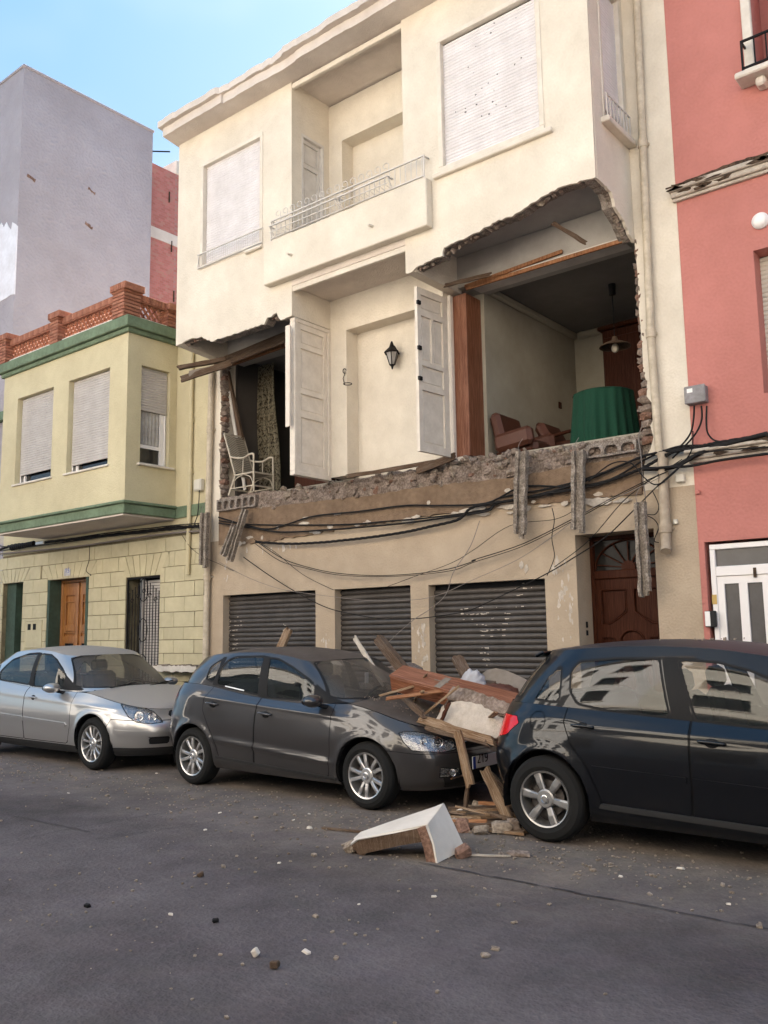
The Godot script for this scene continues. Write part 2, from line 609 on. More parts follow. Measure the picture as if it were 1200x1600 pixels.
	M.clear_lens.albedo_color.a = 0.08
	M.glass = mat(0.012, 0.016, 0.015, 0.02)
	M.glass.transparency = BaseMaterial3D.TRANSPARENCY_ALPHA
	M.glass.albedo_color.a = 0.45
	M.glass_clear = mat(0.02, 0.026, 0.024, 0.02)
	M.glass_clear.transparency = BaseMaterial3D.TRANSPARENCY_ALPHA
	M.glass_clear.albedo_color.a = 0.3
	M.glass_dusty = mat(0.078, 0.07, 0.06, 0.3)
	M.glass_dusty.transparency = BaseMaterial3D.TRANSPARENCY_ALPHA
	M.glass_dusty.albedo_color.a = 0.62
	for k in [M.tyre, M.trim, M.plastic, M.black, M.seat, M.asphalt, M.iron, M.cable, M.wood_dark, M.fan_glass]:
		dull(k)
	M.plate_white = mat(0.7, 0.7, 0.7, 0.4)
	M.plate_blue = mat(0.01, 0.04, 0.35, 0.4)


func dull(m: StandardMaterial3D) -> void:
	m.metallic_specular = 0.2


func paint(r: float, g: float, b: float, metal: float, rough: float, coat := true, tex: Texture2D = null) -> StandardMaterial3D:
	var m := mat(r, g, b, rough, tex, 1.2, null, 0, metal, false)
	m.metallic_specular = 0.25
	if coat:
		m.clearcoat_enabled = true
		m.clearcoat = 1.0
		m.clearcoat_roughness = 0.04
	return m


func _ready() -> void:
	# ---------------- camera
	var cam := Camera3D.new()
	cam.name = "camera"
	add_child(cam)
	cam.position = V(0, 1.57, 0)
	cam.rotation_degrees = V(7.8755, 39.044, -0.878)
	cam.fov = 59.83
	cam.near = 0.05
	cam.far = 200.0
	cam.current = true
	# ---------------- sky, sun, exposure
	var env := Environment.new()
	env.background_mode = Environment.BG_SKY
	env.tonemap_mode = Environment.TONE_MAPPER_LINEAR
	env.tonemap_exposure = 6.05
	env.background_energy_multiplier = 0.37
	env.sdfgi_enabled = true
	env.ssao_enabled = true
	env.ssil_enabled = true
	var sky := Sky.new()
	var sm := PanoramaSkyMaterial.new()
	sm.panorama = sky_panorama()
	sky.sky_material = sm
	env.sky = sky
	var we := WorldEnvironment.new()
	we.name = "world_environment"
	we.environment = env
	add_child(we)
	var sun := DirectionalLight3D.new()
	sun.name = "sun"
	add_child(sun)
	sun.look_at_from_position(SUN * 50.0, Vector3())
	sun.light_energy = 1.6
	sun.light_color = Color(1.0, 0.965, 0.92)
	sun.light_angular_distance = 0.5
	sun.shadow_enabled = true
	# ---------------- the place
	make_materials()
	ground()
	cream_house()
	yellow_house()
	other_houses()
	opposite_side()
	cars()
	furnishings()
	wires()
	debris()


const SUN := Vector3(-0.14, 0.47, -0.86)   # towards the sun, behind the cream house


func sky_panorama() -> ImageTexture:   # air and thin cloud; radiance, linear
	var w := 512
	var hh := 256
	var im := Image.create(w, hh, false, Image.FORMAT_RGBF)
	var f := FastNoiseLite.new()
	f.seed = 12
	f.frequency = 1.3
	f.fractal_octaves = 5
	var s := SUN.normalized()
	for y in hh:
		var up := PI * (0.5 - (y + 0.5) / hh)
		for x in w:
			var a := TAU * (x + 0.5) / w
			var d := Vector3(sin(a) * cos(up), sin(up), -cos(a) * cos(up))
			var e := maxf(d.y, 0.0)
			var c := Vector3(0.105, 0.25, 0.47).lerp(Vector3(0.26, 0.40, 0.49), pow(1.0 - e, 3.0))
			var cosg := maxf(0.0, d.dot(s))
			c += Vector3(1.0, 0.92, 0.80) * (0.26 * pow(cosg, 7.0) + 0.4 * pow(cosg, 40.0))
			c += Vector3(0.10, 0.09, 0.07) * pow(cosg, 2.0)
			var q := d / (0.25 + absf(d.y))
			var n := f.get_noise_3d(q.x * 0.9, q.z * 0.9, d.y)
			var cl := smoothstep(-0.05, 0.5, n) * 0.42
			c = c.lerp(Vector3(0.62, 0.63, 0.63), cl)
			if d.y < 0.0:
				c = c.lerp(Vector3(0.20, 0.18, 0.16), smoothstep(0.0, -0.06, d.y))
			im.set_pixel(x, y, Color(c.x, c.y, c.z))
	return ImageTexture.create_from_image(im)


func ground() -> void:
	# road: one sheet to the horizon, finer near the camera; dust and stains in the vertex colours
	var f := FastNoiseLite.new()
	f.seed = 5
	f.frequency = 0.35
	f.fractal_octaves = 4
	var xs := []
	var zs := []
	for i in 97:
		xs.append(-12.0 + i * 0.14)
	for i in 8:
		xs.insert(0, [-12.6, -13.5, -15.0, -18.0, -24.0, -40.0, -80.0, -150.0][i])
	xs.append_array([2.0, 3.0, 5.0, 9.0, 20.0, 60.0, 150.0])
	for i in 78:
		zs.append(-9.0 + i * 0.12)
	zs.insert(0, -11.0); zs.insert(0, -20.0); zs.insert(0, -150.0)
	zs.append_array([0.6, 1.2, 2.5, 5.0, 12.0, 150.0])
	var mb := MB.new()
	var col := func(x: float, z: float) -> Color:
		var n := f.get_noise_2d(x, z)
		var n2 := f.get_noise_2d(x * 5.0 + 40.0, z * 5.0)
		var lane := 0.10 * exp(-pow((z + 3.6) / 0.5, 2.0)) - 0.10 * exp(-pow((z + 4.6) / 0.45, 2.0)) + 0.16 * smoothstep(-4.9, -5.2, z)
		var c := Color(0.124, 0.110, 0.114) * (1.0 + 0.34 * n + 0.16 * n2 + lane)
		# plaster dust settled round the fallen pieces and along the cars
		var d := exp(-pow((z + 6.5) / 1.25, 2.0)) * (0.75 + 0.5 * n2) * smoothstep(-16.0, -8.0, x)
		d += 0.7 * exp(-(pow((x + 4.0) / 1.7, 2.0) + pow((z + 5.5) / 0.9, 2.0))) * (0.7 + 0.6 * n2)
		c = c.lerp(Color(0.225, 0.185, 0.15), clampf(d * 0.85, 0.0, 0.9))
		return c
	var line := func(x: float, z: float) -> float:   # trodden lanes: a little lower where wheels run
		return 0.004 * f.get_noise_2d(x * 1.5, z * 1.5)
	for i in xs.size() - 1:
		for k in zs.size() - 1:
			var q := [[xs[i], zs[k + 1]], [xs[i + 1], zs[k + 1]], [xs[i + 1], zs[k]], [xs[i], zs[k]]]
			for t in [[0, 2, 1], [0, 3, 2]]:
				for j in t:
					var x: float = q[j][0]; var z: float = q[j][1]
					mb.v.append(V(x, line.call(x, z) if absf(x) < 13.0 and z > -8.0 else 0.0, z))
					mb.n.append(Vector3.UP)
					mb.c.append(col.call(x, z))
	var road := struct("road", mb, M.asphalt)
	# joints and cracks in the asphalt
	rng.seed = 17
	var crack := MB.new()
	for c in [[-3.9, -5.13, -1.2, -5.09, 0.017], [-1.2, -5.09, 1.5, -5.06, 0.017], [-6.86, -3.6, -6.95, -4.4, 0.013], [-6.95, -4.4, -6.78, -5.7, 0.013], [-6.42, -4.2, -6.15, -5.25, 0.012], [-9.4, -4.3, -6.7, -4.35, 0.012]]:
		var n := 26
		var prev := Vector2(c[0], c[1])
		for i in range(1, n + 1):
			var p := Vector2(c[0], c[1]).lerp(Vector2(c[2], c[3]), float(i) / n) + Vector2(rng.randf_range(-0.012, 0.012), rng.randf_range(-0.012, 0.012))
			var w: float = c[4] * rng.randf_range(0.3, 1.2)
			var nn := (p - prev).orthogonal().normalized() * w * 0.5
			crack.quad(V(prev.x - nn.x, 0.0075, prev.y - nn.y), V(prev.x + nn.x, 0.0075, prev.y + nn.y), V(p.x + nn.x, 0.0075, p.y + nn.y), V(p.x - nn.x, 0.0075, p.y - nn.y))
			prev = p
	part("asphalt_cracks", crack, mat(0.028, 0.025, 0.026, 0.95), road, true)
	# pavements with kerbs
	var pv := struct("pavement", bx(-60, 30, -0.2, 0.115, -9.6, -8.3), M.pavement)
	for i in 30:
		part("kerb_stone", bx(-19.0 + i * 0.8, -18.205 + i * 0.8, -0.2, 0.125, -8.299, -8.15, 0.012), M.kerb, pv)
	var pv2 := struct("far_pavement", bx(-60, 30, -0.2, 0.12, 2.3, 3.65), M.pavement)
	part("far_kerb", bx(-60, 30, -0.2, 0.13, 2.15, 2.299, 0.012), M.kerb, pv2)


# ------------------------------------------------------------------ helpers for buildings
func slat_mesh(w: float, pitch: float, bulge: float, m: Material) -> ArrayMesh:   # one roller shutter slat, lying along x, its foot at y = 0
	var mb := MB.new()
	var prof := []
	for i in 7:
		var t := i / 6.0
		prof.append(Vector2(bulge * pow(sin(PI * t), 0.7), pitch * (0.03 + 0.94 * t)))
	var rows := []
	for p in prof:
		rows.append([V(-w / 2, p.y, p.x), V(w / 2, p.y, p.x)])
	mb.grid(rows)
	for s in [-1.0, 1.0]:
		for i in 6:
			mb.tri(V(s * w / 2, prof[i].y, prof[i].x), V(s * w / 2, prof[i + 1].y, prof[i + 1].x), V(s * w / 2, pitch / 2, -0.008))
	mb.quad(V(w / 2, pitch * 0.03, -0.008), V(-w / 2, pitch * 0.03, -0.008), V(-w / 2, pitch * 0.97, -0.008), V(w / 2, pitch * 0.97, -0.008))
	return mb.mesh(m)


func roller(parent: Node3D, at: Transform3D, w: float, h: float, pitch: float, bulge: float, m: Material, called := "roller_shutter", wobble := 0.0) -> Node3D:   # at: middle of the shutter's foot
	var o := Node3D.new()
	o.name = called
	parent.add_child(o, true)
	o.transform = parent.global_transform.affine_inverse() * at
	var sm := slat_mesh(w, pitch, bulge, m)
	var n := int(h / pitch)
	for i in n:
		inst("slat", sm, o, at * Transform3D(Basis(Vector3(0, 0, 1), rng.randf_range(-wobble, wobble)), V(0, i * pitch, rng.randf_range(-wobble, wobble))))
	var back := MB.new().box(V(0, h / 2, -0.02), V(w, h, 0.012))
	part("backing", back, M.black, o, true)
	return o


func frame(at: Transform3D, x0: float, x1: float, y0: float, y1: float, t: float, d: float) -> MB:   # four bars round an opening, front at z = 0
	var mb := MB.new()
	var b := at.basis
	mb.box(at * V((x0 + x1) / 2, y1 - t / 2, -d / 2), V(x1 - x0, t, d), b, 0.006)
	mb.box(at * V((x0 + x1) / 2, y0 + t / 2, -d / 2), V(x1 - x0, t, d), b, 0.006)
	for x in [x0 + t / 2, x1 - t / 2]:
		mb.box(at * V(x, (y0 + y1) / 2, -d / 2), V(t, y1 - y0 - 2 * t, d), b, 0.006)
	return mb


func rock_meshes(m: Material) -> Array:
	var a := []
	for i in 6:
		a.append(MB.new().box(Vector3(), Vector3.ONE, Basis(), 0.22).rough(0.16, i * 31 + 7).mesh(m))
	return a


func rock_x(p: Vector3, s: Vector3) -> Transform3D:
	return Transform3D(Basis.from_euler(Vector3(rng.randf() * TAU, rng.randf() * TAU, rng.randf() * TAU)) * Basis.from_scale(s), p)


func door_leaf(parent: Node3D, x: Transform3D, w: float, h: float, panels: Array, m: Material, d := 0.045) -> MeshInstance3D:   # panels: [x0, y0, x1, y1] sunk into the leaf
	var holes := []
	for p in panels:
		holes.append(R2(p[0], p[1], p[2], p[3]))
	var leaf := part("door_leaf", MB.new().plate(R2(0, 0, w, h), holes, x, d), m, parent)
	for p in panels:
		var mb := MB.new()
		mb.box(x * V((p[0] + p[2]) / 2, (p[1] + p[3]) / 2, -d * 0.72), V(p[2] - p[0], p[3] - p[1], d * 0.3), x.basis)
		mb.box(x * V((p[0] + p[2]) / 2, (p[1] + p[3]) / 2, -d * 0.55), V(p[2] - p[0] - 0.06, p[3] - p[1] - 0.06, d * 0.34), x.basis, 0.012)
		part("panel", mb, m, leaf)
	return leaf


func drain(called: String, pts: PackedVector3Array, r: float, collars: Array, m: Material, label: String) -> void:
	var o := thing(called, label, "drain pipe", Vector3(pts[0].x, 0, FZ))
	part("pipe", MB.new().tube(pts, r, 10), m, o)
	for y in collars:
		for i in pts.size() - 1:
			var a := pts[i]; var b := pts[i + 1]
			if (a.y - y) * (b.y - y) <= 0.0 and absf(a.y - b.y) > 0.01:
				var p := a.lerp(b, (a.y - y) / (a.y - b.y))
				part("collar", MB.new().tube(PackedVector3Array([p - V(0, 0.05, 0), p + V(0, 0.05, 0)]), r * 1.22, 10).box(p - V(0, 0, r + 0.02), V(r * 2.6, 0.03, 0.06)), m, o)


# ------------------------------------------------------------------ the damaged house
func cream_house() -> void:
	var h := thing("damaged_house", "cream rendered house with both first floor bays torn open, rooms exposed", "house", V(-7.4, 0, FZ))
	# ground floor front
	var holes := [R2(-11.06, 0.12, -9.02, 2.24), R2(-8.64, 0.12, -7.27, 2.23), R2(-6.97, 0.12, -5.24, 2.215), R2(-4.82, 0.12, -3.86, 2.70)]
	part("ground_floor_wall", MB.new().plate(R2(-11.42, 0.0, -3.375, 3.13), holes, front(FZ), 0.3), M.tan, h)
	part("plinth", bx(-11.42, -11.06, 0, 0.62, FZ, FZ + 0.012), M.tan, h)
	var top := [-3.96, 3.52, -4.6, 3.53, -5.2, 3.50, -5.64, 3.49, -6.5, 3.52, -7.3, 3.53, -8.17, 3.515, -9.2, 3.55, -10.1, 3.57, -10.5, 3.60, -11.15, 3.61]
	var low := [-11.15, 3.06, -10.2, 3.02, -9.0, 3.07, -8.2, 3.10, -7.0, 3.13, -6.0, 3.14, -5.0, 3.10, -3.96, 3.09]
	var band := jag(low, 0.08, 0.018, 4)
	band.append_array(jag(top, 0.09, 0.012, 5))
	part("plaster_band", MB.new().prism(band, front(FZ + 0.03), 0.34), M.brown_band, h)
	var fl := MB.new()   # white flakes left along the foot of the band and on the wall
	rng.seed = 31
	for i in 46:
		var x := rng.randf_range(-10.9, -4.0)
		if rng.randf() < 0.45:
			x = rng.randf_range(-6.6, -4.2)
		var y: float = 3.10 + rng.randf_range(-0.06, 0.05) + (0.18 if rng.randf() < 0.12 else 0.0)
		var poly := PackedVector2Array()
		var n := rng.randi_range(6, 9)
		var sx := rng.randf_range(0.03, 0.14); var sy := rng.randf_range(0.012, 0.035)
		for k in n:
			var a := TAU * k / n
			poly.append(Vector2(x + cos(a) * sx * rng.randf_range(0.5, 1.2), y + sin(a) * sy * rng.randf_range(0.5, 1.4)))
		fl.prism(poly, front(FZ + 0.0325 + i * 0.0002), 0.012)
	stuff("plaster_flakes", fl, M.white_flake, h)
	var fw := MB.new()
	for spot in [[-10.98, 2.75, 0.05, 0.5, 16], [-4.97, 1.95, 0.13, 0.3, 22], [-5.05, 2.35, 0.1, 0.12, 10], [-7.1, 1.45, 0.1, 0.28, 26], [-5.55, 2.42, 0.08, 0.1, 8], [-11.2, 1.1, 0.1, 0.15, 6], [-8.8, 1.5, 0.14, 0.1, 10], [-9.7, 2.9, 0.4, 0.02, 12]]:
		for i in spot[4]:
			var p := Vector2(spot[0] + rng.randfn(0, spot[2] * 0.5), spot[1] + rng.randfn(0, spot[3] * 0.5))
			if Geometry2D.is_point_in_polygon(p, R2(-7.27, 0, -6.97, 3)) or p.x > -5.16 and p.x < -4.87 or p.x < -11.08 or p.y > 2.3 and p.y < 3.0 or p.x > -8.98 and p.x < -8.68:
				var poly := PackedVector2Array()
				var sc := rng.randf_range(0.006, 0.03)
				for k in 7:
					var a := TAU * k / 7
					poly.append(p + Vector2(cos(a) * sc * rng.randf_range(0.4, 1.1), sin(a) * sc * rng.randf_range(0.8, 3.0)))
				if Geometry2D.triangulate_polygon(poly).size():
					fw.prism(poly, front(FZ + 0.002 + 0.0001 * (fw.v.size() / 90 % 60)), 0.008)
	stuff("paint_flakes", fw, M.white_flake, h)
	# upper strips of the old front, beside the bays
	part("upper_wall", MB.new().prism(P2([-3.9, 9.7, -3.375, 9.7, -3.375, 3.131, -3.95, 3.131, -3.93, 3.40, -3.90, 3.5, -3.84, 3.6, -3.80, 3.72, -3.83, 3.86, -3.77, 3.95, -3.80, 4.12, -3.85, 4.2, -3.84, 4.35, -3.875, 4.5, -3.87, 4.8, -3.885, 5.2, -3.875, 5.6, -3.89, 6.06]), front(FZ), 0.3), M.cream, h)
	part("upper_wall", MB.new().prism(P2([-11.15, 9.7, -11.42, 9.7, -11.42, 3.13, -11.15, 3.13, -11.13, 3.6, -11.18, 4.3, -11.14, 5.2, -11.19, 5.9]), front(FZ), 0.3), M.cream, h)
	part("end_wall", MB.new().prism(R2(9.8, 0, 16.0, 9.9), side(-11.15), 0.27), M.cream, h)
	part("back_wall", bx(-11.42, -3.375, 0, 9.9, -16.2, -16.0), M.cream, h)
	part("party_wall", bx(-3.575, -3.375, 0, 9.9, -16.0, FZ - 0.3), M.room, h)
	# bays of the second floor
	var lb := jag([-8.55, 6.05, -8.76, 6.04, -8.86, 6.16, -9.04, 6.13, -9.11, 6.06, -10.29, 6.06, -10.52, 6.18, -10.75, 6.22, -11.15, 6.18], 0.05, 0.012, 12)
	lb.append_array(P2([-11.15, 9.6, -8.55, 9.6]))
	part("bay_wall", MB.new().plate(lb, [R2(-10.58, 7.28, -9.15, 9.06)], front(BZ), 0.035), M.cream, h)
	part("bay_core", MB.new().plate(grown(lb, 0.015), [R2(-10.58, 7.28, -9.15, 9.06)], front(BZ - 0.036), 0.16), M.hollow, h)
	var rb := jag([-3.9, 6.47, -4.09, 6.49, -4.3, 6.50, -4.53, 6.475, -4.95, 6.36, -5.13, 6.37, -5.5, 6.31, -5.94, 6.27, -5.96, 6.17, -6.30, 6.15, -6.46, 6.09, -6.52, 6.10], 0.04, 0.011, 13)
	rb.append_array(P2([-6.52, 9.6, SX, 9.6]))
	part("bay_wall", MB.new().plate(rb, [R2(-5.96, 7.26, -4.49, 9.06)], front(BZ), 0.035), M.cream, h)
	part("bay_core", MB.new().plate(grown(rb, 0.015), [R2(-5.96, 7.26, -4.49, 9.06)], front(BZ - 0.036), 0.16), M.hollow, h)
	# sides of the bays
	var rs := jag([8.587, 6.47, 8.75, 6.46, 8.93, 6.45, 9.03, 6.32, 9.24, 6.22, 9.39, 6.08, 9.5, 6.05], 0.04, 0.012, 14)
	rs.append_array(P2([9.5, 9.6, 8.587, 9.6]))
	part("bay_side", MB.new().plate(rs, [R2(8.82, 7.3, 9.42, 9.1)], side(SX), 0.035), M.cream, h)
	part("bay_core", MB.new().plate(grown(rs, 0.016), [R2(8.82, 7.3, 9.42, 9.1)], side(SX - 0.036), 0.13), M.hollow, h)
	var ls := P2([8.587, 6.18, 9.5, 6.1, 9.5, 9.6, 8.587, 9.6])
	part("bay_side", MB.new().prism(ls, side(-11.0), 0.15), M.cream, h)
	# walls of the loggias: side walls with the balcony doors, back walls with a niche
	part("loggia_side", MB.new().plate(P2([8.587, 6.05, 9.6, 6.05, 9.6, 9.6, 8.587, 9.6]), [R2(8.76, 6.98, 9.24, 8.9)], side(-8.552), 0.14), M.cream, h)
	part("loggia_side", MB.new().prism(P2([8.587, 6.10, 9.6, 6.10, 9.6, 9.6, 8.587, 9.6]), side(-6.38), 0.138), M.cream, h)
	for lv in [[3.5, 5.97, 6.48, -8.24], [6.9, 8.94, 9.58, -8.29]]:
		part("loggia_back", bx(-8.55, -6.52, lv[0], lv[2], -9.75, -9.6), M.cream, h)
		part("loggia_pillar", bx(-8.555, lv[3], lv[0] + 0.33, lv[2], -9.6, -9.35), M.cream, h)
		part("loggia_lintel", bx(lv[3], -6.52, lv[1], lv[2], -9.6, -9.35), M.cream, h)
	part("loggia_ceiling", bx(-8.55, -6.52, 6.48, 6.56, -9.6, BZ + 0.002), M.eave, h)
	part("ceiling_trim", bx(-8.549, -6.521, 6.40, 6.479, BZ - 0.06, BZ - 0.003, 0.008), M.cream_trim, h)
	part("ceiling_trim", bx(-8.549, -6.521, 9.50, 9.579, BZ - 0.06, BZ - 0.003, 0.008), M.cream_trim, h)
	# balcony box and its basket railing
	var b := part("balcony", bx(-9.0, -6.08, 6.565, 7.2, BZ + 0.001, -8.42, 0.012).add(bx(-8.549, -6.521, 6.5605, 6.9, -9.599, BZ)), M.cream, h)
	part("waterspout", MB.new().tube(P3([-8.42, 6.86, -8.42, -8.42, 6.85, -8.33]), 0.018, 8), M.cream_trim, b)
	part("waterspout", MB.new().tube(P3([-6.95, 6.82, -8.42, -6.95, 6.81, -8.33]), 0.018, 8), M.cream_trim, b)
	var rail := MB.new()
	for q in [[7.235, -8.44], [7.50, -8.44]]:
		rail.bar(V(-8.86, q[0], q[1]), V(-6.12, q[0], q[1]), 0.022, 0.016)
	for x in [-8.86, -6.12]:
		rail.bar(V(x, 7.5, -8.44), V(x, 7.5, -8.58), 0.02, 0.016)
		rail.bar(V(x, 7.2, -8.44), V(x, 7.5, -8.44), 0.014, 0.014)
	for seg in [[-8.78, -7.52], [-7.48, -6.62]]:
		rail.bar(V(seg[0], 7.36, -8.33), V(seg[1], 7.36, -8.33), 0.022, 0.016)
		rail.bar(V(seg[0], 7.27, -8.33), V(seg[1], 7.27, -8.33), 0.01, 0.01)
		for e in 2:
			rail.bar(V(seg[e], 7.36, -8.33), V(seg[e], 7.36, -8.44), 0.02, 0.014)
			rail.bar(V(seg[e], 7.36, -8.33), V(seg[e], 7.24, -8.42), 0.014, 0.012)
		var k := int((seg[1] - seg[0]) / 0.085)
		for i in k:
			var x: float = seg[0] + 0.06 + i * 0.085
			rail.tube(P3([x, 7.36, -8.33, x, 7.25, -8.34, x, 7.24, -8.44]), 0.005, 4)
	var rl := part("balcony_railing", rail, M.white_paint, h)
	rng.seed = 3
	for i in 32:
		var x := -8.83 + i * 0.0865
		part("baluster", MB.new().tube(P3([x, 7.235, -8.44, x, 7.5, -8.44]), 0.006, 5), M.white_paint, rl)
	for i in 15:   # scrolls that stand above the rail
		var x := -8.72 + i * 0.142
		var pts := PackedVector3Array()
		for k in 14:
			var a := -0.4 + k * 0.42
			var r := 0.055 - k * 0.0022
			pts.append(V(x + cos(a) * r, 7.575 + sin(a) * r, -8.44))
		pts.insert(0, V(x + 0.05, 7.5, -8.44))
		part("scroll", MB.new().tube(pts, 0.006, 5), M.white_paint, rl)
	# roof slab: eaves with two steps and a chipped edge, floors
	var edge := [-11.22, -8.16, -10.6, -8.15, -10.0, -8.16]
	var e1 := PackedVector2Array([Vector2(-11.18, -16.2)])
	e1.append_array(P2([-11.22, -8.66, -11.15, -8.22]))
	e1.append_array(jag([-11.15, -8.22, -9.75, -8.21, -9.7, -8.25, -8.9, -8.24, -8.5, -8.27, -8.1, -8.22, -3.3, -8.21], 0.11, 0.008, 18))
	e1.append(Vector2(-3.375, -16.2))
	var flat := Transform3D(Basis(Vector3(1, 0, 0), Vector3(0, 0, 1), Vector3(0, 1, 0)), V(0, 9.74, 0))   # plan drawings: (x, z), thickness downwards
	part("eave", MB.new().prism(e1, flat, 0.14), M.eave, h)
	var e2 := PackedVector2Array([Vector2(-11.2, -16.0)])
	e2.append_array(P2([-11.26, -8.6, -11.2, -8.15]))
	e2.append_array(jag([-11.2, -8.15, -9.8, -8.14, -9.75, -8.2, -9.3, -8.22, -8.9, -8.19, -8.6, -8.21, -8.2, -8.14, -3.3, -8.13], 0.09, 0.018, 19))
	e2.append(Vector2(-3.375, -16.0))
	flat.origin.y = 9.845
	part("eave_edge", MB.new().prism(e2, flat, 0.104), M.eave, h)
	part("roof", bx(-11.3, -3.375, 9.846, 9.95, -16.2, -8.5), M.concrete, h)
	# the first floor: floor slab, ceilings, the beam on the old front line
	part("floor_slab", bx(-11.15, -3.58, 3.54, 3.80, -16.0, -9.56), M.concrete, h)
	part("floor_tiles", bx(-11.14, -3.59, 3.80, 3.83, -16.0, -9.62), M.room, h)
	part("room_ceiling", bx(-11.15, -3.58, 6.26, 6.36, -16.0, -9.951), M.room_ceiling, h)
	for r in [[-11.0, -8.69], [-6.38, -4.07]]:
		part("bay_soffit", bx(r[0], r[1], 6.585, 6.72, -9.799, BZ - 0.2), M.soffit, h)
	part("broken_beam", bx(-11.15, -8.69, 6.15, 6.58, -9.95, FZ - 0.001), M.beam, h)
	part("broken_beam", bx(-6.45, -3.58, 6.15, 6.58, -9.95, FZ - 0.001), M.beam, h)
	part("room_wall", bx(-6.36, -6.2, 3.83, 6.26, -12.5, -9.86), M.room, h)
	part("room_wall", bx(-6.36, -3.58, 3.83, 6.26, -12.65, -12.5), M.room, h)
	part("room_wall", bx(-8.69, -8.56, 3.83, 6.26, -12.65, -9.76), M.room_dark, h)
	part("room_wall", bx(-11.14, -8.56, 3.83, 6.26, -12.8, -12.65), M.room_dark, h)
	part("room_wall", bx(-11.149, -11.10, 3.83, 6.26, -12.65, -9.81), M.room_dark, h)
	part("room_cornice", bx(-6.199, -6.13, 6.14, 6.259, -12.49, -9.96, 0.03), M.room, h)
	part("room_cornice", bx(-6.12, -3.59, 6.14, 6.259, -12.499, -12.43, 0.03), M.room, h)
	# strips of the shutter box below the right beam
	for s in [[-6.24, 6.128, -4.80, 6.245], [-6.22, 6.10, -4.0, 6.10]]:
		part("wood_strip", MB.new().bar(V(s[0], s[1], FZ + 0.03), V(s[2], s[3] if s[3] < 6.2 else 6.2, FZ + 0.03), 0.035, 0.05, 0.006), M.wood_orange, h)
	part("shutter_box_board", bx(-6.2, -4.05, 6.128, 6.149, FZ - 0.3, FZ + 0.02), M.white_paint, h)
	part("wood_strip", MB.new().bar(V(-11.05, 6.02, FZ + 0.1), V(-8.75, 6.14, FZ + 0.02), 0.05, 0.12, 0.006), M.wood_orange, h)
	# pillar clad in wood between the right door and the room
	var pl := part("wood_pillar", bx(-6.47, -6.25, 3.86, 6.06, -9.86, FZ + 0.005, 0.006), M.wood_red, h)
	part("pillar_foot", bx(-6.44, -6.28, 3.80, 3.859, -9.8, FZ + 0.02, 0.005), M.plaster_white, pl)
	# doors to the loggia: the left one closed in its frame, the right one hanging free
	var dl := side(-8.545)
	part("door_frame", frame(dl, 8.6, 9.35, 3.78, 6.04, 0.06, 0.1), M.old_door, h)
	door_leaf(h, dl * Transform3D(Basis(), V(8.665, 3.84, -0.015)), 0.62, 2.14, [[0.07, 0.1, 0.55, 0.78], [0.07, 0.86, 0.55, 1.12], [0.07, 1.18, 0.55, 1.78], [0.07, 1.84, 0.55, 2.06]], M.old_door)
	part("loose_casing", bx(-8.64, -8.555, 4.45, 5.9, BZ + 0.012, BZ + 0.04, 0.005).rough(0.004, 3), M.old_door, h)
	var dr := door_leaf(h, Transform3D(Basis(Vector3(0.08, 0, -1).normalized(), Vector3(0, 1, 0), Vector3(1, 0, 0.08).normalized()), V(-6.5, 3.84, -8.75)), 0.6, 2.15, [[0.07, 0.1, 0.5, 0.8], [0.07, 0.88, 0.5, 1.12], [0.07, 1.18, 0.27, 1.78], [0.31, 1.18, 0.5, 1.78], [0.07, 1.86, 0.5, 2.06]], M.old_door)
	for y in [4.75, 5.15, 5.75]:
		part("hinge", bx(-6.505, -6.47, y, y + 0.05, -8.80, -8.735, 0.004), M.iron, dr)
	part("door_frame", bx(-6.50, -6.45, 3.8, 6.06, -9.49, -9.42, 0.006), M.old_door, h)
	# second floor balcony door
	part("door_frame", frame(side(-8.548), 8.754, 9.24, 6.98, 8.9, 0.045, 0.1), M.white_paint, h)
	door_leaf(h, side(-8.6) * Transform3D(Basis(), V(8.79, 7.0, 0)), 0.41, 1.86, [[0.05, 0.1, 0.36, 1.42], [0.05, 1.48, 0.36, 1.8]], M.white_paint)
	# windows of the second floor
	var w1 := part("window_frame", frame(front(BZ + 0.012), -10.58, -9.15, 7.28, 9.06, 0.065, 0.12), M.cream_trim, h)
	roller(h, front(BZ - 0.07) * Transform3D(Basis(), V(-9.865, 7.33, 0)), 1.29, 1.7, 0.041, 0.008, M.slat_white, "window_shutter", 0.001)
	part("sill", jag_sill(-9.5, -9.14, 7.22, 7.27), M.cream_trim, h)
	var gr := MB.new()
	for y in [7.30, 7.52]:
		gr.bar(V(-10.6, y, BZ + 0.035), V(-9.13, y, BZ + 0.035), 0.018, 0.014)
	for i in 30:
		var x := -10.58 + i * 0.0497
		gr.tube(P3([x, 7.3, BZ + 0.035, x, 7.52, BZ + 0.035]), 0.004, 4)
	gr.bar(V(-10.6, 7.3, BZ + 0.035), V(-10.6, 7.52, BZ), 0.014, 0.014)
	part("window_guard", gr, M.white_paint, w1)
	var w2 := part("window_frame", frame(front(BZ + 0.012), -5.965, -4.485, 7.255, 9.065, 0.065, 0.12), M.cream_trim, h)
	roller(h, front(BZ - 0.06) * Transform3D(Basis(), V(-5.225, 7.3, 0)), 1.35, 1.72, 0.041, 0.008, M.slat_white, "window_shutter", 0.0012)
	rng.seed = 77
	for i in 26:   # dents where pieces struck the slats
		var p := V(-5.225 + rng.randfn(0, 0.27), 8.1 + rng.randfn(0, 0.36), BZ - 0.053)
		if p.x > -5.88 and p.x < -4.58 and p.y > 7.35 and p.y < 8.95:
			part("dent", MB.new().ball(p, V(0.013, 0.010, 0.006) * rng.randf_range(0.4, 1.1), Basis(), 7, 4).rough(0.003, i), M.dent, w2)
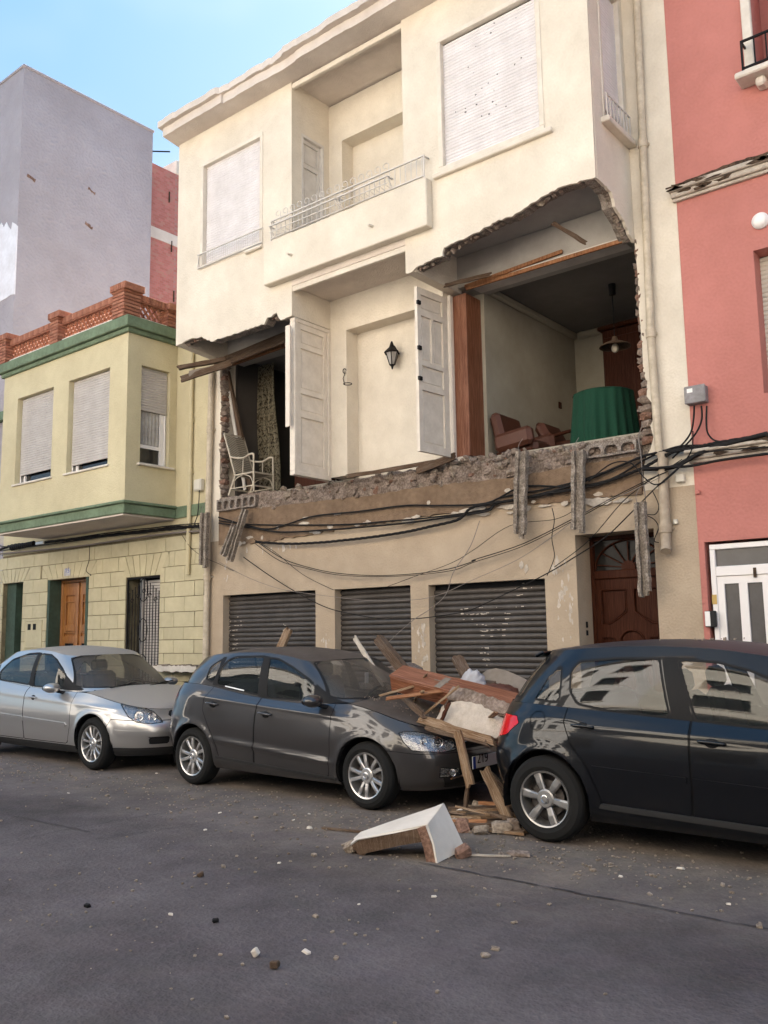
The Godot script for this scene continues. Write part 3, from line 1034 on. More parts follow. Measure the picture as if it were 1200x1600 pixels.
	part("sill", jag_sill(-6.04, -4.38, 7.18, 7.245), M.cream_trim, h)
	# side window of the right bay
	part("window_frame", frame(side(SX + 0.01), 8.82, 9.42, 7.3, 9.1, 0.05, 0.1), M.cream_trim, h)
	roller(h, side(SX - 0.05) * Transform3D(Basis(), V(9.12, 7.5, 0)), 0.5, 1.55, 0.041, 0.008, M.slat_white, "window_shutter", 0.001)
	var sg := MB.new()
	sg.bar(V(SX + 0.06, 7.55, -8.79), V(SX + 0.06, 7.55, -9.43), 0.016, 0.016)
	for i in 8:
		sg.bar(V(SX + 0.06, 7.27, -8.80 - i * 0.088), V(SX + 0.06, 7.55, -8.80 - i * 0.088), 0.014, 0.014)
	part("window_guard", sg, M.white_paint, h)
	part("sill", bx(SX - 0.02, SX + 0.1, 7.2, 7.27, -9.49, -8.75, 0.01), M.cream_trim, h)
	# garage shutters
	for s in [[-11.06, -9.02, 2.24], [-8.64, -7.27, 2.23], [-6.97, -5.24, 2.215]]:
		roller(h, front(FZ - 0.14) * Transform3D(Basis(), V((s[0] + s[1]) / 2, 0.13, 0)), s[1] - s[0], s[2] - 0.13, 0.072, 0.016, M.slat_dark, "garage_shutter", 0.0012)
	# paint scrawled on the shutters
	var sc := MB.new()
	rng.seed = 15
	for s in [[-10.93, 1.78, 0.17, 0.14, 14], [-10.9, 1.4, 0.07, 0.3, 26], [-9.78, 1.5, 0.03, 0.24, 22], [-6.3, 1.82, 0.24, 0.05, 16], [-6.05, 1.7, 0.26, 0.22, 22], [-6.2, 1.2, 0.06, 0.4, 24], [-5.6, 2.0, 0.14, 0.2, 10]]:
		for i in s[4]:
			var p := V(s[0] + rng.randf_range(-1, 1) * s[2], s[1] + rng.randf_range(-1, 1) * s[3], 0)
			var row := floorf((p.y - 0.13) / 0.072)
			p.y = 0.13 + row * 0.072 + 0.036 + rng.randf_range(-0.012, 0.012)
			sc.box(V(p.x, p.y, FZ - 0.14 + 0.016), V(rng.randf_range(0.01, 0.06), rng.randf_range(0.005, 0.012), 0.003), Basis(Vector3(0, 0, 1), rng.randf_range(-0.12, 0.12)))
	stuff("paint_scrawl", sc, M.white_flake, h)
	# entrance door with a fanlight
	entrance_door(h)
	broken_edges(h)


func grown(p: PackedVector2Array, by: float) -> PackedVector2Array:   # the same outline drawn in a little: the core stands behind the render
	var q := Geometry2D.offset_polygon(p, -by)
	return q[0]


func jag_sill(x0: float, x1: float, y0: float, y1: float) -> MB:
	return bx(x0, x1, y0, y1, BZ - 0.05, BZ + 0.06, 0.012)


func entrance_door(h: Node3D) -> void:
	var z := FZ - 0.36
	part("door_reveal", bx(-4.82, -3.86, 2.70, 2.74, z - 0.1, FZ - 0.301), M.tan, h)
	part("door_reveal", bx(-4.88, -4.82, 0.12, 2.74, z - 0.1, FZ - 0.301), M.tan, h)
	part("door_reveal", bx(-3.86, -3.80, 0.12, 2.74, z - 0.1, FZ - 0.301), M.tan, h)
	var d := part("entrance_door_frame", frame(front(z), -4.82, -3.86, 0.12, 2.70, 0.05, 0.09).add(bx(-4.77, -3.91, 2.19, 2.29, z - 0.08, z + 0.012, 0.01)), M.wood_dark, h)
	# leaf: a plate with shaped openings and sunk panels
	var arch := func(cx: float, y0: float, y1: float, w: float) -> PackedVector2Array:
		var p := P2([cx - w, y0, cx + w, y0])
		for i in 9:
			var a := PI * i / 8.0
			p.append(Vector2(cx + cos(a) * w, y1 + sin(a) * w * 0.9))
		return p
	var cx := -4.34
	var ul := P2([cx - 0.36, 2.06, cx - 0.36, 1.66, cx - 0.26, 1.66, cx - 0.16, 1.72, cx - 0.05, 1.80, cx - 0.05, 2.06])
	var ur := PackedVector2Array()
	for p in ul:
		ur.append(Vector2(2 * cx - p.x, p.y))
	var mid: PackedVector2Array = arch.call(cx, 0.35, 1.45, 0.15)
	var shapes := [ul, ur, mid, R2(cx - 0.37, 0.35, cx - 0.22, 1.5), R2(cx + 0.22, 0.35, cx + 0.37, 1.5)]
	var leaf := part("door_leaf", MB.new().plate(R2(-4.77, 0.14, -3.91, 2.19), shapes, front(z - 0.02), 0.05), M.wood_dark, d)
	for s in shapes:
		var inner := Geometry2D.offset_polygon(s, -0.022)
		var mb := MB.new().prism(s, front(z - 0.045), 0.02)
		if inner.size():
			mb.prism(inner[0], front(z - 0.03), 0.014)
		part("panel", mb, M.wood_dark, leaf)
		var edge := PackedVector3Array()
		for q in s:
			edge.append(V(q.x, q.y, z - 0.016))
		edge.append(edge[0])
		part("moulding", MB.new().tube(edge, 0.011, 5), M.wood_dark, leaf)
	# fanlight
	part("fanlight_pane", bx(-4.77, -3.91, 2.29, 2.65, z - 0.05, z - 0.044), M.fan_glass, d)
	var c := V(cx, 2.31, z - 0.02)
	part("fan_hub", MB.new().lathe([Vector2(0, 0.0), Vector2(0.085, 0.0), Vector2(0.085, 0.03), Vector2(0, 0.03)], Transform3D(Basis(Vector3(1, 0, 0), PI / 2), c - V(0, 0, 0.015)), 20), M.wood_dark, d)
	for i in 7:
		var a := PI * (i + 0.35) / 6.7
		part("fan_bar", MB.new().bar(c + V(cos(a), sin(a) * 0.8, 0) * 0.07, c + V(cos(a), sin(a) * 0.78, 0) * 0.40, 0.016, 0.016, 0.003, Vector3.BACK), M.wood_dark, d)
	var ring := PackedVector3Array()
	for i in 17:
		var a := PI * i / 16.0
		ring.append(c + V(cos(a) * 0.42, sin(a) * 0.33, 0))
	part("fan_arch", MB.new().tube(ring, 0.012, 5), M.wood_dark, d)
	part("door_knob", MB.new().ball(V(-4.70, 1.15, z + 0.03), V(0.03, 0.03, 0.03)), M.alu, leaf)
	part("doorbell", bx(-4.8199, -4.812, 1.62, 1.69, FZ - 0.22, FZ - 0.18).add(bx(-4.8199, -4.812, 1.53, 1.59, FZ - 0.22, FZ - 0.18)), M.black, h)
	part("threshold", bx(-4.82, -3.86, 0.11, 0.16, z - 0.05, FZ + 0.05, 0.01), M.kerb, h)


func broken_edges(h: Node3D) -> void:
	# hollow blocks of the floor where it broke off: arched cells at the left, three cells at the right
	for g in [[-11.14, -10.22, 3.60, 3.80, 6], [-4.58, -3.97, 3.57, 3.735, 3]]:
		var w: float = (g[1] - g[0]) / g[4]
		var holes := []
		for i in int(g[4]):
			var x0: float = g[0] + i * w + 0.02; var x1: float = g[0] + (i + 1) * w - 0.02
			var y0: float = g[2] + 0.025; var y1: float = g[3] - 0.045
			var p := P2([x0, y0, x1, y0, x1, lerpf(y0, y1, 0.55)])
			p.append_array(P2([lerpf(x1, x0, 0.2), y1, lerpf(x1, x0, 0.8), y1, x0, lerpf(y0, y1, 0.55)]))
			holes.append(p)
		var o := jag([g[0], g[2], g[1], g[2]], 0.1, 0.008, 3)
		o.append_array(jag([g[1], g[3] - 0.02, (g[0] + g[1]) / 2, g[3], g[0], g[3] - 0.01], 0.09, 0.012, 4))
		part("hollow_block", MB.new().plate(o, holes, front(FZ + 0.09), 0.2), M.hollow, h)
		part("cell_backing", bx(g[0], g[1], g[2], g[3] - 0.03, FZ - 0.11, FZ - 0.115), M.rubble, h)
	# the core of the broken floor: a ragged strip, then loose stones on it
	var s := jag([-11.14, 3.58, -10.2, 3.56, -8.17, 3.505, -6.5, 3.505, -5.2, 3.49, -3.96, 3.50], 0.08, 0.012, 6)
	s.append_array(jag([-3.96, 3.74, -4.6, 3.73, -5.2, 3.75, -5.7, 3.70, -6.1, 3.76, -6.6, 3.70, -7.1, 3.78, -8.2, 3.78, -9.0, 3.74, -10.1, 3.82, -11.14, 3.81], 0.06, 0.03, 8))
	part("broken_floor_edge", MB.new().prism(s, front(FZ + 0.02), 0.2).rough(0.012, 5), M.rubble, h)
	var rk := rock_meshes(M.rubble)
	var rk2 := rock_meshes(M.rubble_light)
	var rk3 := rock_meshes(M.broken_brick)
	rng.seed = 41
	for i in 235:
		var x := rng.randf_range(-10.2, -3.98)
		if i > 90:
			x = rng.randf_range(-7.0, -4.7) if i % 2 else rng.randf_range(-10.2, -7.0)
		var y := rng.randf_range(3.54, 3.76)
		var sz := rng.randf_range(0.025, 0.085) * (1.25 if rng.randf() < 0.15 else 0.8)
		var set_: Array = rk if rng.randf() < 0.68 else (rk2 if rng.randf() < 0.72 else rk3)
		inst("rubble_stone", set_[rng.randi_range(0, 5)], h, rock_x(V(x, y, FZ + rng.randf_range(-0.03, 0.03)), V(sz * 1.5, sz, sz)))
	for i in 60:   # on top of the edge
		var x := rng.randf_range(-7.0, -5.5) if i % 3 else rng.randf_range(-9.8, -4.2)
		var sz := rng.randf_range(0.025, 0.075)
		inst("rubble_stone", (rk if i % 3 else rk2)[i % 6], h, rock_x(V(x, 3.78 + rng.randf_range(-0.02, 0.06), FZ + rng.randf_range(-0.18, 0.03)), V(sz * 1.6, sz, sz)))
	# edges of torn brick round the right opening
	for i in 26:
		var y := 3.7 + i * 0.094
		var w := 0.055 + 0.05 * rng.randf()
		if y < 4.35:
			w += 0.07
		inst("broken_brick", (rk3 if i % 3 == 0 else rk)[i % 6], h, Transform3D(Basis.from_euler(Vector3(rng.randf_range(-0.1, 0.1), rng.randf_range(-0.3, 0.3), rng.randf_range(-0.2, 0.2))) * Basis.from_scale(V(w, 0.085, 0.16)), V(-3.885, y, FZ - 0.08)))
	for i in 17:
		var t := i / 16.0
		var p := V(SX - 0.08, 0, 0)
		var zz := lerpf(-8.9, -9.45, t)
		p.z = zz
		p.y = (6.46 if zz > -8.95 else lerpf(6.44, 6.06, clampf((-8.95 - zz) / 0.45, 0, 1))) + 0.02
		inst("broken_brick", (rk2 if i % 2 else rk)[i % 6], h, rock_x(p, V(0.07, 0.045, 0.06)))
	for i in 30:
		var t := i / 29.0
		inst("broken_brick", (rk if i % 3 else rk2)[i % 6], h, rock_x(V(lerpf(-6.45, -3.95, t), lerpf(6.15, 6.53, t) + (0.05 if t > 0.3 else 0.0), BZ - 0.1), V(0.10, 0.035, 0.09) * rng.randf_range(0.5, 1.1)))
	for i in 30:
		var t := i / 29.0
		inst("broken_brick", (rk if i % 3 else rk3)[i % 6], h, rock_x(V(lerpf(-11.05, -8.6, t), lerpf(6.2, 6.1, t) + rng.randf_range(0, 0.04), BZ - 0.1), V(0.10, 0.04, 0.09) * rng.randf_range(0.5, 1.1)))
	for i in 28:
		var y := 3.75 + i * 0.088
		inst("broken_brick", (rk3 if i % 4 == 0 else rk)[i % 6], h, Transform3D(Basis.from_euler(Vector3(0, rng.randf_range(-0.3, 0.3), rng.randf_range(-0.2, 0.2))) * Basis.from_scale(V(0.05 + 0.05 * rng.randf(), 0.08, 0.16)), V(-11.13, y, FZ - 0.07)))


# ------------------------------------------------------------------ the yellow house
func yellow_house() -> void:
	var h := thing("yellow_house", "pale yellow house with green cornices and a brick roof balustrade", "house", V(-15, 0, FZ))
	# ground floor: a dark jointed wall behind, blocks of render in front of it
	var openings := [R2(-18.06, 0.12, -17.25, 2.76), R2(-16.3, 0.12, -14.88, 2.745), R2(-13.7, 0.12, -12.71, 2.66)]
	part("ground_floor_wall", MB.new().plate(R2(-21.0, 0, -11.47, 3.34), openings, front(FZ - 0.014), 0.3), M.joint, h)
	var ys := [0.62, 0.86, 1.10, 1.32, 1.545, 1.755, 2.01, 2.265, 2.52, 2.785, 3.05, 3.3]
	var meshes := {}
	var base := 0
	for r in ys.size() - 1:
		var x := -20.6 - (0.27 if r % 2 else 0.0)
		while x < -11.47:
			var x1 := x + 0.535
			# cut by the openings and by their voussoirs
			var spans := [[maxf(x, -20.6), minf(x1, -11.475)]]
			for o: PackedVector2Array in openings:
				var fan := 0.0 if ys[r + 1] < 2.8 else 0.24
				if ys[r] < 3.0 and (ys[r] < o[2].y or fan > 0.0):
					var a := o[0].x - fan; var b := o[1].x + fan
					var nx := []
					for s in spans:
						if s[1] <= a or s[0] >= b:
							nx.append(s)
						else:
							if s[0] < a - 0.05:
								nx.append([s[0], a])
							if s[1] > b + 0.05:
								nx.append([b, s[1]])
					spans = nx
			for s in spans:
				if s[1] - s[0] < 0.07:
					continue
				var key := "%d_%d_%d" % [int((s[1] - s[0]) * 100), r, (base % 3)]
				if not meshes.has(key):
					meshes[key] = MB.new().box(Vector3(), V(s[1] - s[0] - 0.009, ys[r + 1] - ys[r] - 0.009, 0.03), Basis(), 0.0035).mesh(M.stone[base % 3])
				base += 1
				inst("stone_block", meshes[key], h, Transform3D(Basis(), V((s[0] + s[1]) / 2, (ys[r] + ys[r + 1]) / 2, FZ - 0.012 + 0.002 * (base % 2))))
			x = x1
	# fans of wedge blocks over the openings
	for o: PackedVector2Array in openings:
		var c := (o[0].x + o[1].x) / 2
		var w := o[1].x - o[0].x
		var n := 7 if w < 1.2 else 8
		for i in n:
			var a := -1.0 + 2.0 * i / n; var b := -1.0 + 2.0 * (i + 1) / n
			var y0 := o[2].y + 0.005; var y1 := 3.045
			var k := 0.24
			var poly := P2([c + a * w / 2 + 0.008, y0, c + b * w / 2 - 0.008, y0, c + b * (w / 2 + k) - 0.008, y1, c + a * (w / 2 + k) + 0.008, y1])
			if i == n / 2 and w > 1.2:
				pass
			part("wedge_block", MB.new().prism(poly, front(FZ + 0.002), 0.03), M.stone[i % 3], h)
		for sd in [-1.0, 1.0]:   # the cut blocks that meet the fan
			var q := P2([c + sd * (w / 2 + 0.03), 2.79, c + sd * (w / 2 + 0.236), 2.79, c + sd * (w / 2 + 0.236), 3.03])
			part("wedge_block", MB.new().prism(q, front(FZ + 0.001), 0.03), M.stone[1], h)
	part("plinth", bx(-21, -11.47, 0, 0.62, FZ, FZ + 0.05, 0.01), M.joint, h)
	# a stone ledge with rubble on it, at the foot of the last blocks
	# upper floor: the old front, and the bay
	part("upper_wall", bx(-12.33, -11.425, 3.62, 9.0, FZ - 0.3, FZ), M.yellow, h)
	part("upper_wall", bx(-21.0, -16.36, 3.62, 7.0, FZ - 0.3, FZ), M.yellow, h)
	part("green_band", bx(-12.32, -11.425, 3.60, 3.80, FZ - 0.02, FZ + 0.03, 0.008), M.green_trim, h)
	part("frieze", bx(-21, -11.425, 3.34, 3.62, FZ - 0.3, FZ - 0.002), M.yellow, h)
	part("end_wall", bx(-11.7, -11.45, 0, 6.9, -14, FZ - 0.31), M.yellow, h)
	var wins := [R2(-15.87, 4.49, -14.60, 6.16), R2(-14.10, 4.48, -12.835, 6.165)]
	part("bay_wall", MB.new().plate(R2(-16.40, 3.79, -12.33, 6.72), wins, front(LZ), 0.22), M.yellow, h)
	part("bay_side", MB.new().plate(R2(8.702, 3.79, 9.5, 6.72), [R2(8.76, 4.47, 9.35, 6.16)], side(-12.332), 0.2), M.yellow, h)
	part("bay_side", bx(-16.39, -16.2, 3.79, 6.72, FZ, LZ - 0.22), M.yellow, h)
	# green ledge under the bay and green cornice above it
	part("ledge", bx(-16.46, -12.27, 3.60, 3.76, FZ + 0.031, LZ + 0.05, 0.012).add(bx(-16.5, -12.23, 3.762, 3.81, FZ + 0.03, LZ + 0.09, 0.012)), M.green_trim, h)
	part("bay_underside", bx(-16.4, -12.33, 3.57, 3.599, FZ + 0.03, LZ + 0.02), M.eave, h)
	part("cornice", bx(-16.46, -12.27, 6.665, 6.74, FZ + 0.0, LZ + 0.05, 0.01).add(bx(-16.52, -12.21, 6.742, 6.93, FZ + 0.0, LZ + 0.11, 0.012)), M.green_trim, h)
	part("cornice", bx(-21.0, -16.53, 6.3, 6.5, FZ - 0.3, FZ + 0.12, 0.012), M.green_trim, h)
	part("roof", bx(-21.0, -11.43, 6.722, 6.90, -15, FZ - 0.31).add(bx(-16.3, -12.5, 6.723, 6.90, FZ - 0.308, LZ - 0.23)), M.eave, h)
	part("back_wall", bx(-21.0, -11.45, 0, 6.7, -15, -14.8), M.yellow, h)
	# windows
	for w in [[-15.87, -14.60, 4.49, 6.16, 0.17], [-14.10, -12.835, 4.48, 6.165, 0.14]]:
		var o := part("window", frame(front(LZ - 0.1), w[0], w[1], w[2], w[3], 0.04, 0.08), M.alu, h)
		part("pane", bx(w[0] + 0.03, w[1] - 0.03, w[2] + 0.03, w[3], LZ - 0.17, LZ - 0.165), M.win_dark, o)
		part("sash_post", bx(w[0] + 0.1, w[0] + 0.16, w[2] + 0.03, w[2] + 0.3, LZ - 0.16, LZ - 0.13), M.pvc, o)
		roller(h, front(LZ - 0.09) * Transform3D(Basis(), V((w[0] + w[1]) / 2, w[2] + w[4], 0)), w[1] - w[0] - 0.08, w[3] - w[2] - w[4], 0.045, 0.009, M.slat_grey, "window_shutter", 0.0006)
		part("sill", bx(w[0] - 0.05, w[1] + 0.05, w[2] - 0.035, w[2] - 0.001, LZ - 0.2, LZ + 0.035, 0.006), M.plaster_white, h)
	var sw := part("window", frame(side(-12.41), 8.76, 9.35, 4.47, 6.16, 0.04, 0.06), M.alu, h)
	part("pane", MB.new().prism(R2(8.8, 4.5, 9.31, 5.42), side(-12.45), 0.006), M.win_dark, sw)
	part("transom", MB.new().prism(R2(8.8, 4.76, 9.31, 4.82), side(-12.42), 0.04), M.pvc, sw)
	part("sash_post", MB.new().prism(R2(9.22, 4.5, 9.31, 5.4), side(-12.421), 0.03), M.pvc, sw)
	var cur := []
	for k in 2:
		var row := []
		for i in 40:
			row.append(V(-12.438 + 0.008 * sin(i * 1.1), 4.83 if k == 0 else 5.42, -8.81 - i * 0.0126))
		cur.append(row)
	part("net_curtain", MB.new().grid(cur), M.net, sw)
	roller(h, side(-12.40) * Transform3D(Basis(), V(9.055, 5.4, 0)), 0.53, 0.76, 0.045, 0.009, M.slat_grey, "window_shutter", 0.0006)
	part("sill", MB.new().box(V(-12.34, 4.45, -9.06), V(0.17, 0.035, 0.72), Basis(), 0.006), M.plaster_white, h)
	# balustrade of brick: piers, copings, lattice
	balustrade(h)
	# doors and the window grille of the ground floor
	part("reveal", bx(-16.3, -16.22, 0.12, 2.745, FZ - 0.29, FZ + 0.008), M.green_dark, h)
	part("reveal", bx(-14.96, -14.88, 0.12, 2.745, FZ - 0.29, FZ + 0.008), M.green_dark, h)
	part("reveal", bx(-18.06, -17.7, 0.12, 2.76, FZ - 0.29, FZ - 0.1), M.green_dark, h)
	var df := part("house_door_frame", frame(front(FZ - 0.24), -16.22, -14.96, 0.12, 2.74, 0.05, 0.06), M.wood_honey, h)
	for x in [-16.17, -15.585]:
		var lf := door_leaf(df, front(FZ - 0.25) * Transform3D(Basis(), V(x, 0.14, 0)), 0.575, 2.54, [[0.13, 1.72, 0.445, 2.3], [0.09, 1.5, 0.485, 1.6], [0.13, 0.1, 0.445, 0.5]], M.wood_honey, 0.05)
		part("glass_panel", bx(x + 0.14, x + 0.43, 0.78, 1.5, FZ - 0.249, FZ - 0.243).add(MB.new()), M.win_dark, lf)
		for k in 5:
			part("glass_bar", MB.new().tube(P3([x + 0.17 + k * 0.058, 0.78, FZ - 0.236, x + 0.17 + k * 0.058, 1.5, FZ - 0.236]), 0.007, 5), M.iron, lf)
		part("panel_frame", frame(front(FZ - 0.238), x + 0.11, x + 0.46, 1.70, 2.32, 0.025, 0.012).add(frame(front(FZ - 0.238), x + 0.11, x + 0.46, 0.75, 1.53, 0.025, 0.012)), M.wood_honey, lf)
	part("meeting_post", bx(-15.62, -15.56, 0.14, 2.68, FZ - 0.249, FZ - 0.215, 0.01), M.wood_honey, df)
	door_leaf(h, front(FZ - 0.24) * Transform3D(Basis(), V(-17.7, 0.14, 0)), 0.45, 2.6, [[0.08, 0.2, 0.37, 2.0], [0.08, 2.08, 0.37, 2.5]], M.green_dark, 0.05)
	part("window_recess", bx(-13.7, -12.71, 0.12, 2.66, FZ - 0.30, FZ - 0.29), M.black, h)
	var g := part("window_grille", frame(front(FZ - 0.02), -13.7, -12.71, 0.7, 2.655, 0.03, 0.03), M.iron, h)
	part("shutter_slats", lines_mesh(-13.36, -12.74, 0.7, 2.64, 0.05, FZ - 0.17), M.slat_grey, g)
	part("window_post", bx(-13.40, -13.355, 0.7, 2.64, FZ - 0.16, FZ - 0.1), M.alu, g)
	for i in 11:
		var x := -13.62 + i * 0.085
		part("grille_bar", MB.new().tube(P3([x, 0.7, FZ - 0.03, x, 2.64 - absf(i - 5.0) * 0.05, FZ - 0.03]), 0.009, 5), M.iron, g)
		if i % 2 == 1:
			var pts := PackedVector3Array()
			for k in 12:
				var a := k * 0.55
				pts.append(V(x + cos(a) * 0.05 * (1.0 - k * 0.05), 2.4 - absf(i - 5.0) * 0.04 + sin(a) * 0.05 * (1.0 - k * 0.05), FZ - 0.02))
			part("grille_scroll", MB.new().tube(pts, 0.007, 5), M.iron, g)
	for cy in [2.42, 1.72, 1.1]:
		var pts := PackedVector3Array()
		for k in 26:
			var a := k * TAU / 24.0
			pts.append(V(-13.2 + cos(a) * 0.13, cy + sin(a) * 0.2, FZ - 0.018))
		part("grille_scroll", MB.new().tube(pts, 0.008, 5), M.iron, g)
	part("meter_cabinet", frame(front(FZ + 0.02), -17.08, -16.45, 1.42, 1.98, 0.03, 0.02).add(bx(-17.05, -16.48, 1.45, 1.95, FZ, FZ + 0.014)), M.stone[0], h)
	for x in [-16.98, -16.78]:
		part("meter_window", bx(x, x + 0.11, 1.78, 1.9, FZ + 0.014, FZ + 0.018), M.black, h)
	part("number_plate", bx(-15.72, -15.5, 2.80, 2.93, FZ + 0.006, FZ + 0.014), M.cloth_grey, h)
	for i in 2:
		part("digit", text_mb("15"[i], 0.09, V(-15.68 + i * 0.08, 2.825, FZ + 0.015)), M.plate_blue, h)


func lines_mesh(x0: float, x1: float, y0: float, y1: float, step: float, z: float) -> MB:
	var mb := MB.new()
	var y := y0
	while y < y1 - step:
		mb.box(V((x0 + x1) / 2, y + step / 2, z), V(x1 - x0, step * 0.86, 0.012), Basis(), 0.004)
		y += step
	return mb


func text_mb(t: String, size: float, at: Vector3, b := Basis()) -> MB:   # letters as raised shapes; size is their height
	var tm := TextMesh.new()
	var f := SystemFont.new()
	f.font_names = PackedStringArray(["Droid Sans"])
	tm.font = f
	tm.text = t
	tm.font_size = 32
	tm.pixel_size = size / 23.0
	tm.depth = 0.003
	tm.horizontal_alignment = HORIZONTAL_ALIGNMENT_LEFT
	tm.vertical_alignment = VERTICAL_ALIGNMENT_BOTTOM
	var a := tm.get_mesh_arrays()
	var mb := MB.new()
	var idx: PackedInt32Array = a[Mesh.ARRAY_INDEX]
	var vv: PackedVector3Array = a[Mesh.ARRAY_VERTEX]
	for i in range(0, idx.size(), 3):
		mb.tri(at + b * vv[idx[i]], at + b * vv[idx[i + 2]], at + b * vv[idx[i + 1]])
	return mb


func balustrade(h: Node3D) -> void:
	var o := Node3D.new()
	o.name = "brick_balustrade"
	h.add_child(o)
	var bm := []
	var cm := []
	for m in M.brick:
		bm.append(MB.new().box(Vector3(), V(0.135, 0.052, 0.30), Basis(), 0.005).mesh(m))
		cm.append(MB.new().box(Vector3(), V(0.058, 0.115, 0.17), Basis(), 0.006).mesh(m))
	var n := 0
	# piers of stacked bricks
	var piers := [V(-16.36, 0, LZ - 0.03), V(-14.50, 0, LZ - 0.03), V(-12.50, 0, LZ - 0.06), V(-12.47, 0, -9.42)]
	for i in piers.size():
		var p: Vector3 = piers[i]
		var w := 0.27 if i != 2 else 0.34
		var top := 7.50 if i != 3 else 7.38
		var y := 6.93
		var row := 0
		while y < top - 0.1:
			for k in 2:
				inst("brick", bm[(n + k) % 3], o, Transform3D(Basis.from_scale(V(w / 0.27, 1, w / 0.30)), p + V((k - 0.5) * w * 0.5 + (0.003 if row % 2 else 0.0), y + 0.03, 0)))
			n += 1
			row += 1
			y += 0.061
		var k := 0
		var cw := w + 0.05
		while k * 0.063 < cw:   # cap of bricks on edge
			inst("brick", cm[(n + k) % 3], o, Transform3D(Basis.from_scale(V(1, 1.05, (cw + 0.02) / 0.17)), p + V(-cw / 2 + 0.03 + k * 0.063, top - 0.045, 0)))
			k += 1
		inst("brick", bm[n % 3], o, Transform3D(Basis.from_scale(V((w + 0.02) / 0.135, 0.5, (w + 0.02) / 0.3)), p + V(0, top - 0.115, 0)))
	# lower wall and copings between the piers
	for s in [[-16.22, -14.64, 0], [-14.36, -12.68, 0], [-8.66, -9.28, 1]]:
		var along: float = absf(s[1] - s[0])
		var b := Basis() if s[2] == 0 else Basis(Vector3.UP, PI / 2)
		var at := func(t: float, y: float) -> Vector3:
			return V(lerpf(s[0], s[1], t), y, LZ - 0.06) if s[2] == 0 else V(-12.44, y, lerpf(s[0], s[1], t))
		part("base_strip", MB.new().box(at.call(0.5, 6.965), V(along, 0.07, 0.16), b, 0.006), M.plaster_white, o)
		var k := 0
		while k * 0.0625 < along - 0.02:
			inst("brick", cm[(k * 7 + n) % 3], o, Transform3D(b, at.call((k * 0.0625 + 0.03) / along, 7.35)))
			k += 1
		inst("brick", bm[1], o, Transform3D(b * Basis.from_scale(V(along / 0.135, 0.45, 0.5)), at.call(0.5, 7.28)))
		# lattice: crossed tiles
		var cell := 0.115
		var cols := int(along / cell)
		for i in cols:
			for j in 2:
				for d in [-1, 1]:
					var m := MB.new().box(at.call((i + 0.5) * cell / along, 7.0 + 0.07 + j * 0.135), V(0.17, 0.02, 0.05), b * Basis(Vector3(0, 0, 1), d * 0.86))
					part("lattice_tile", m, M.brick[(i + j) % 3], o)


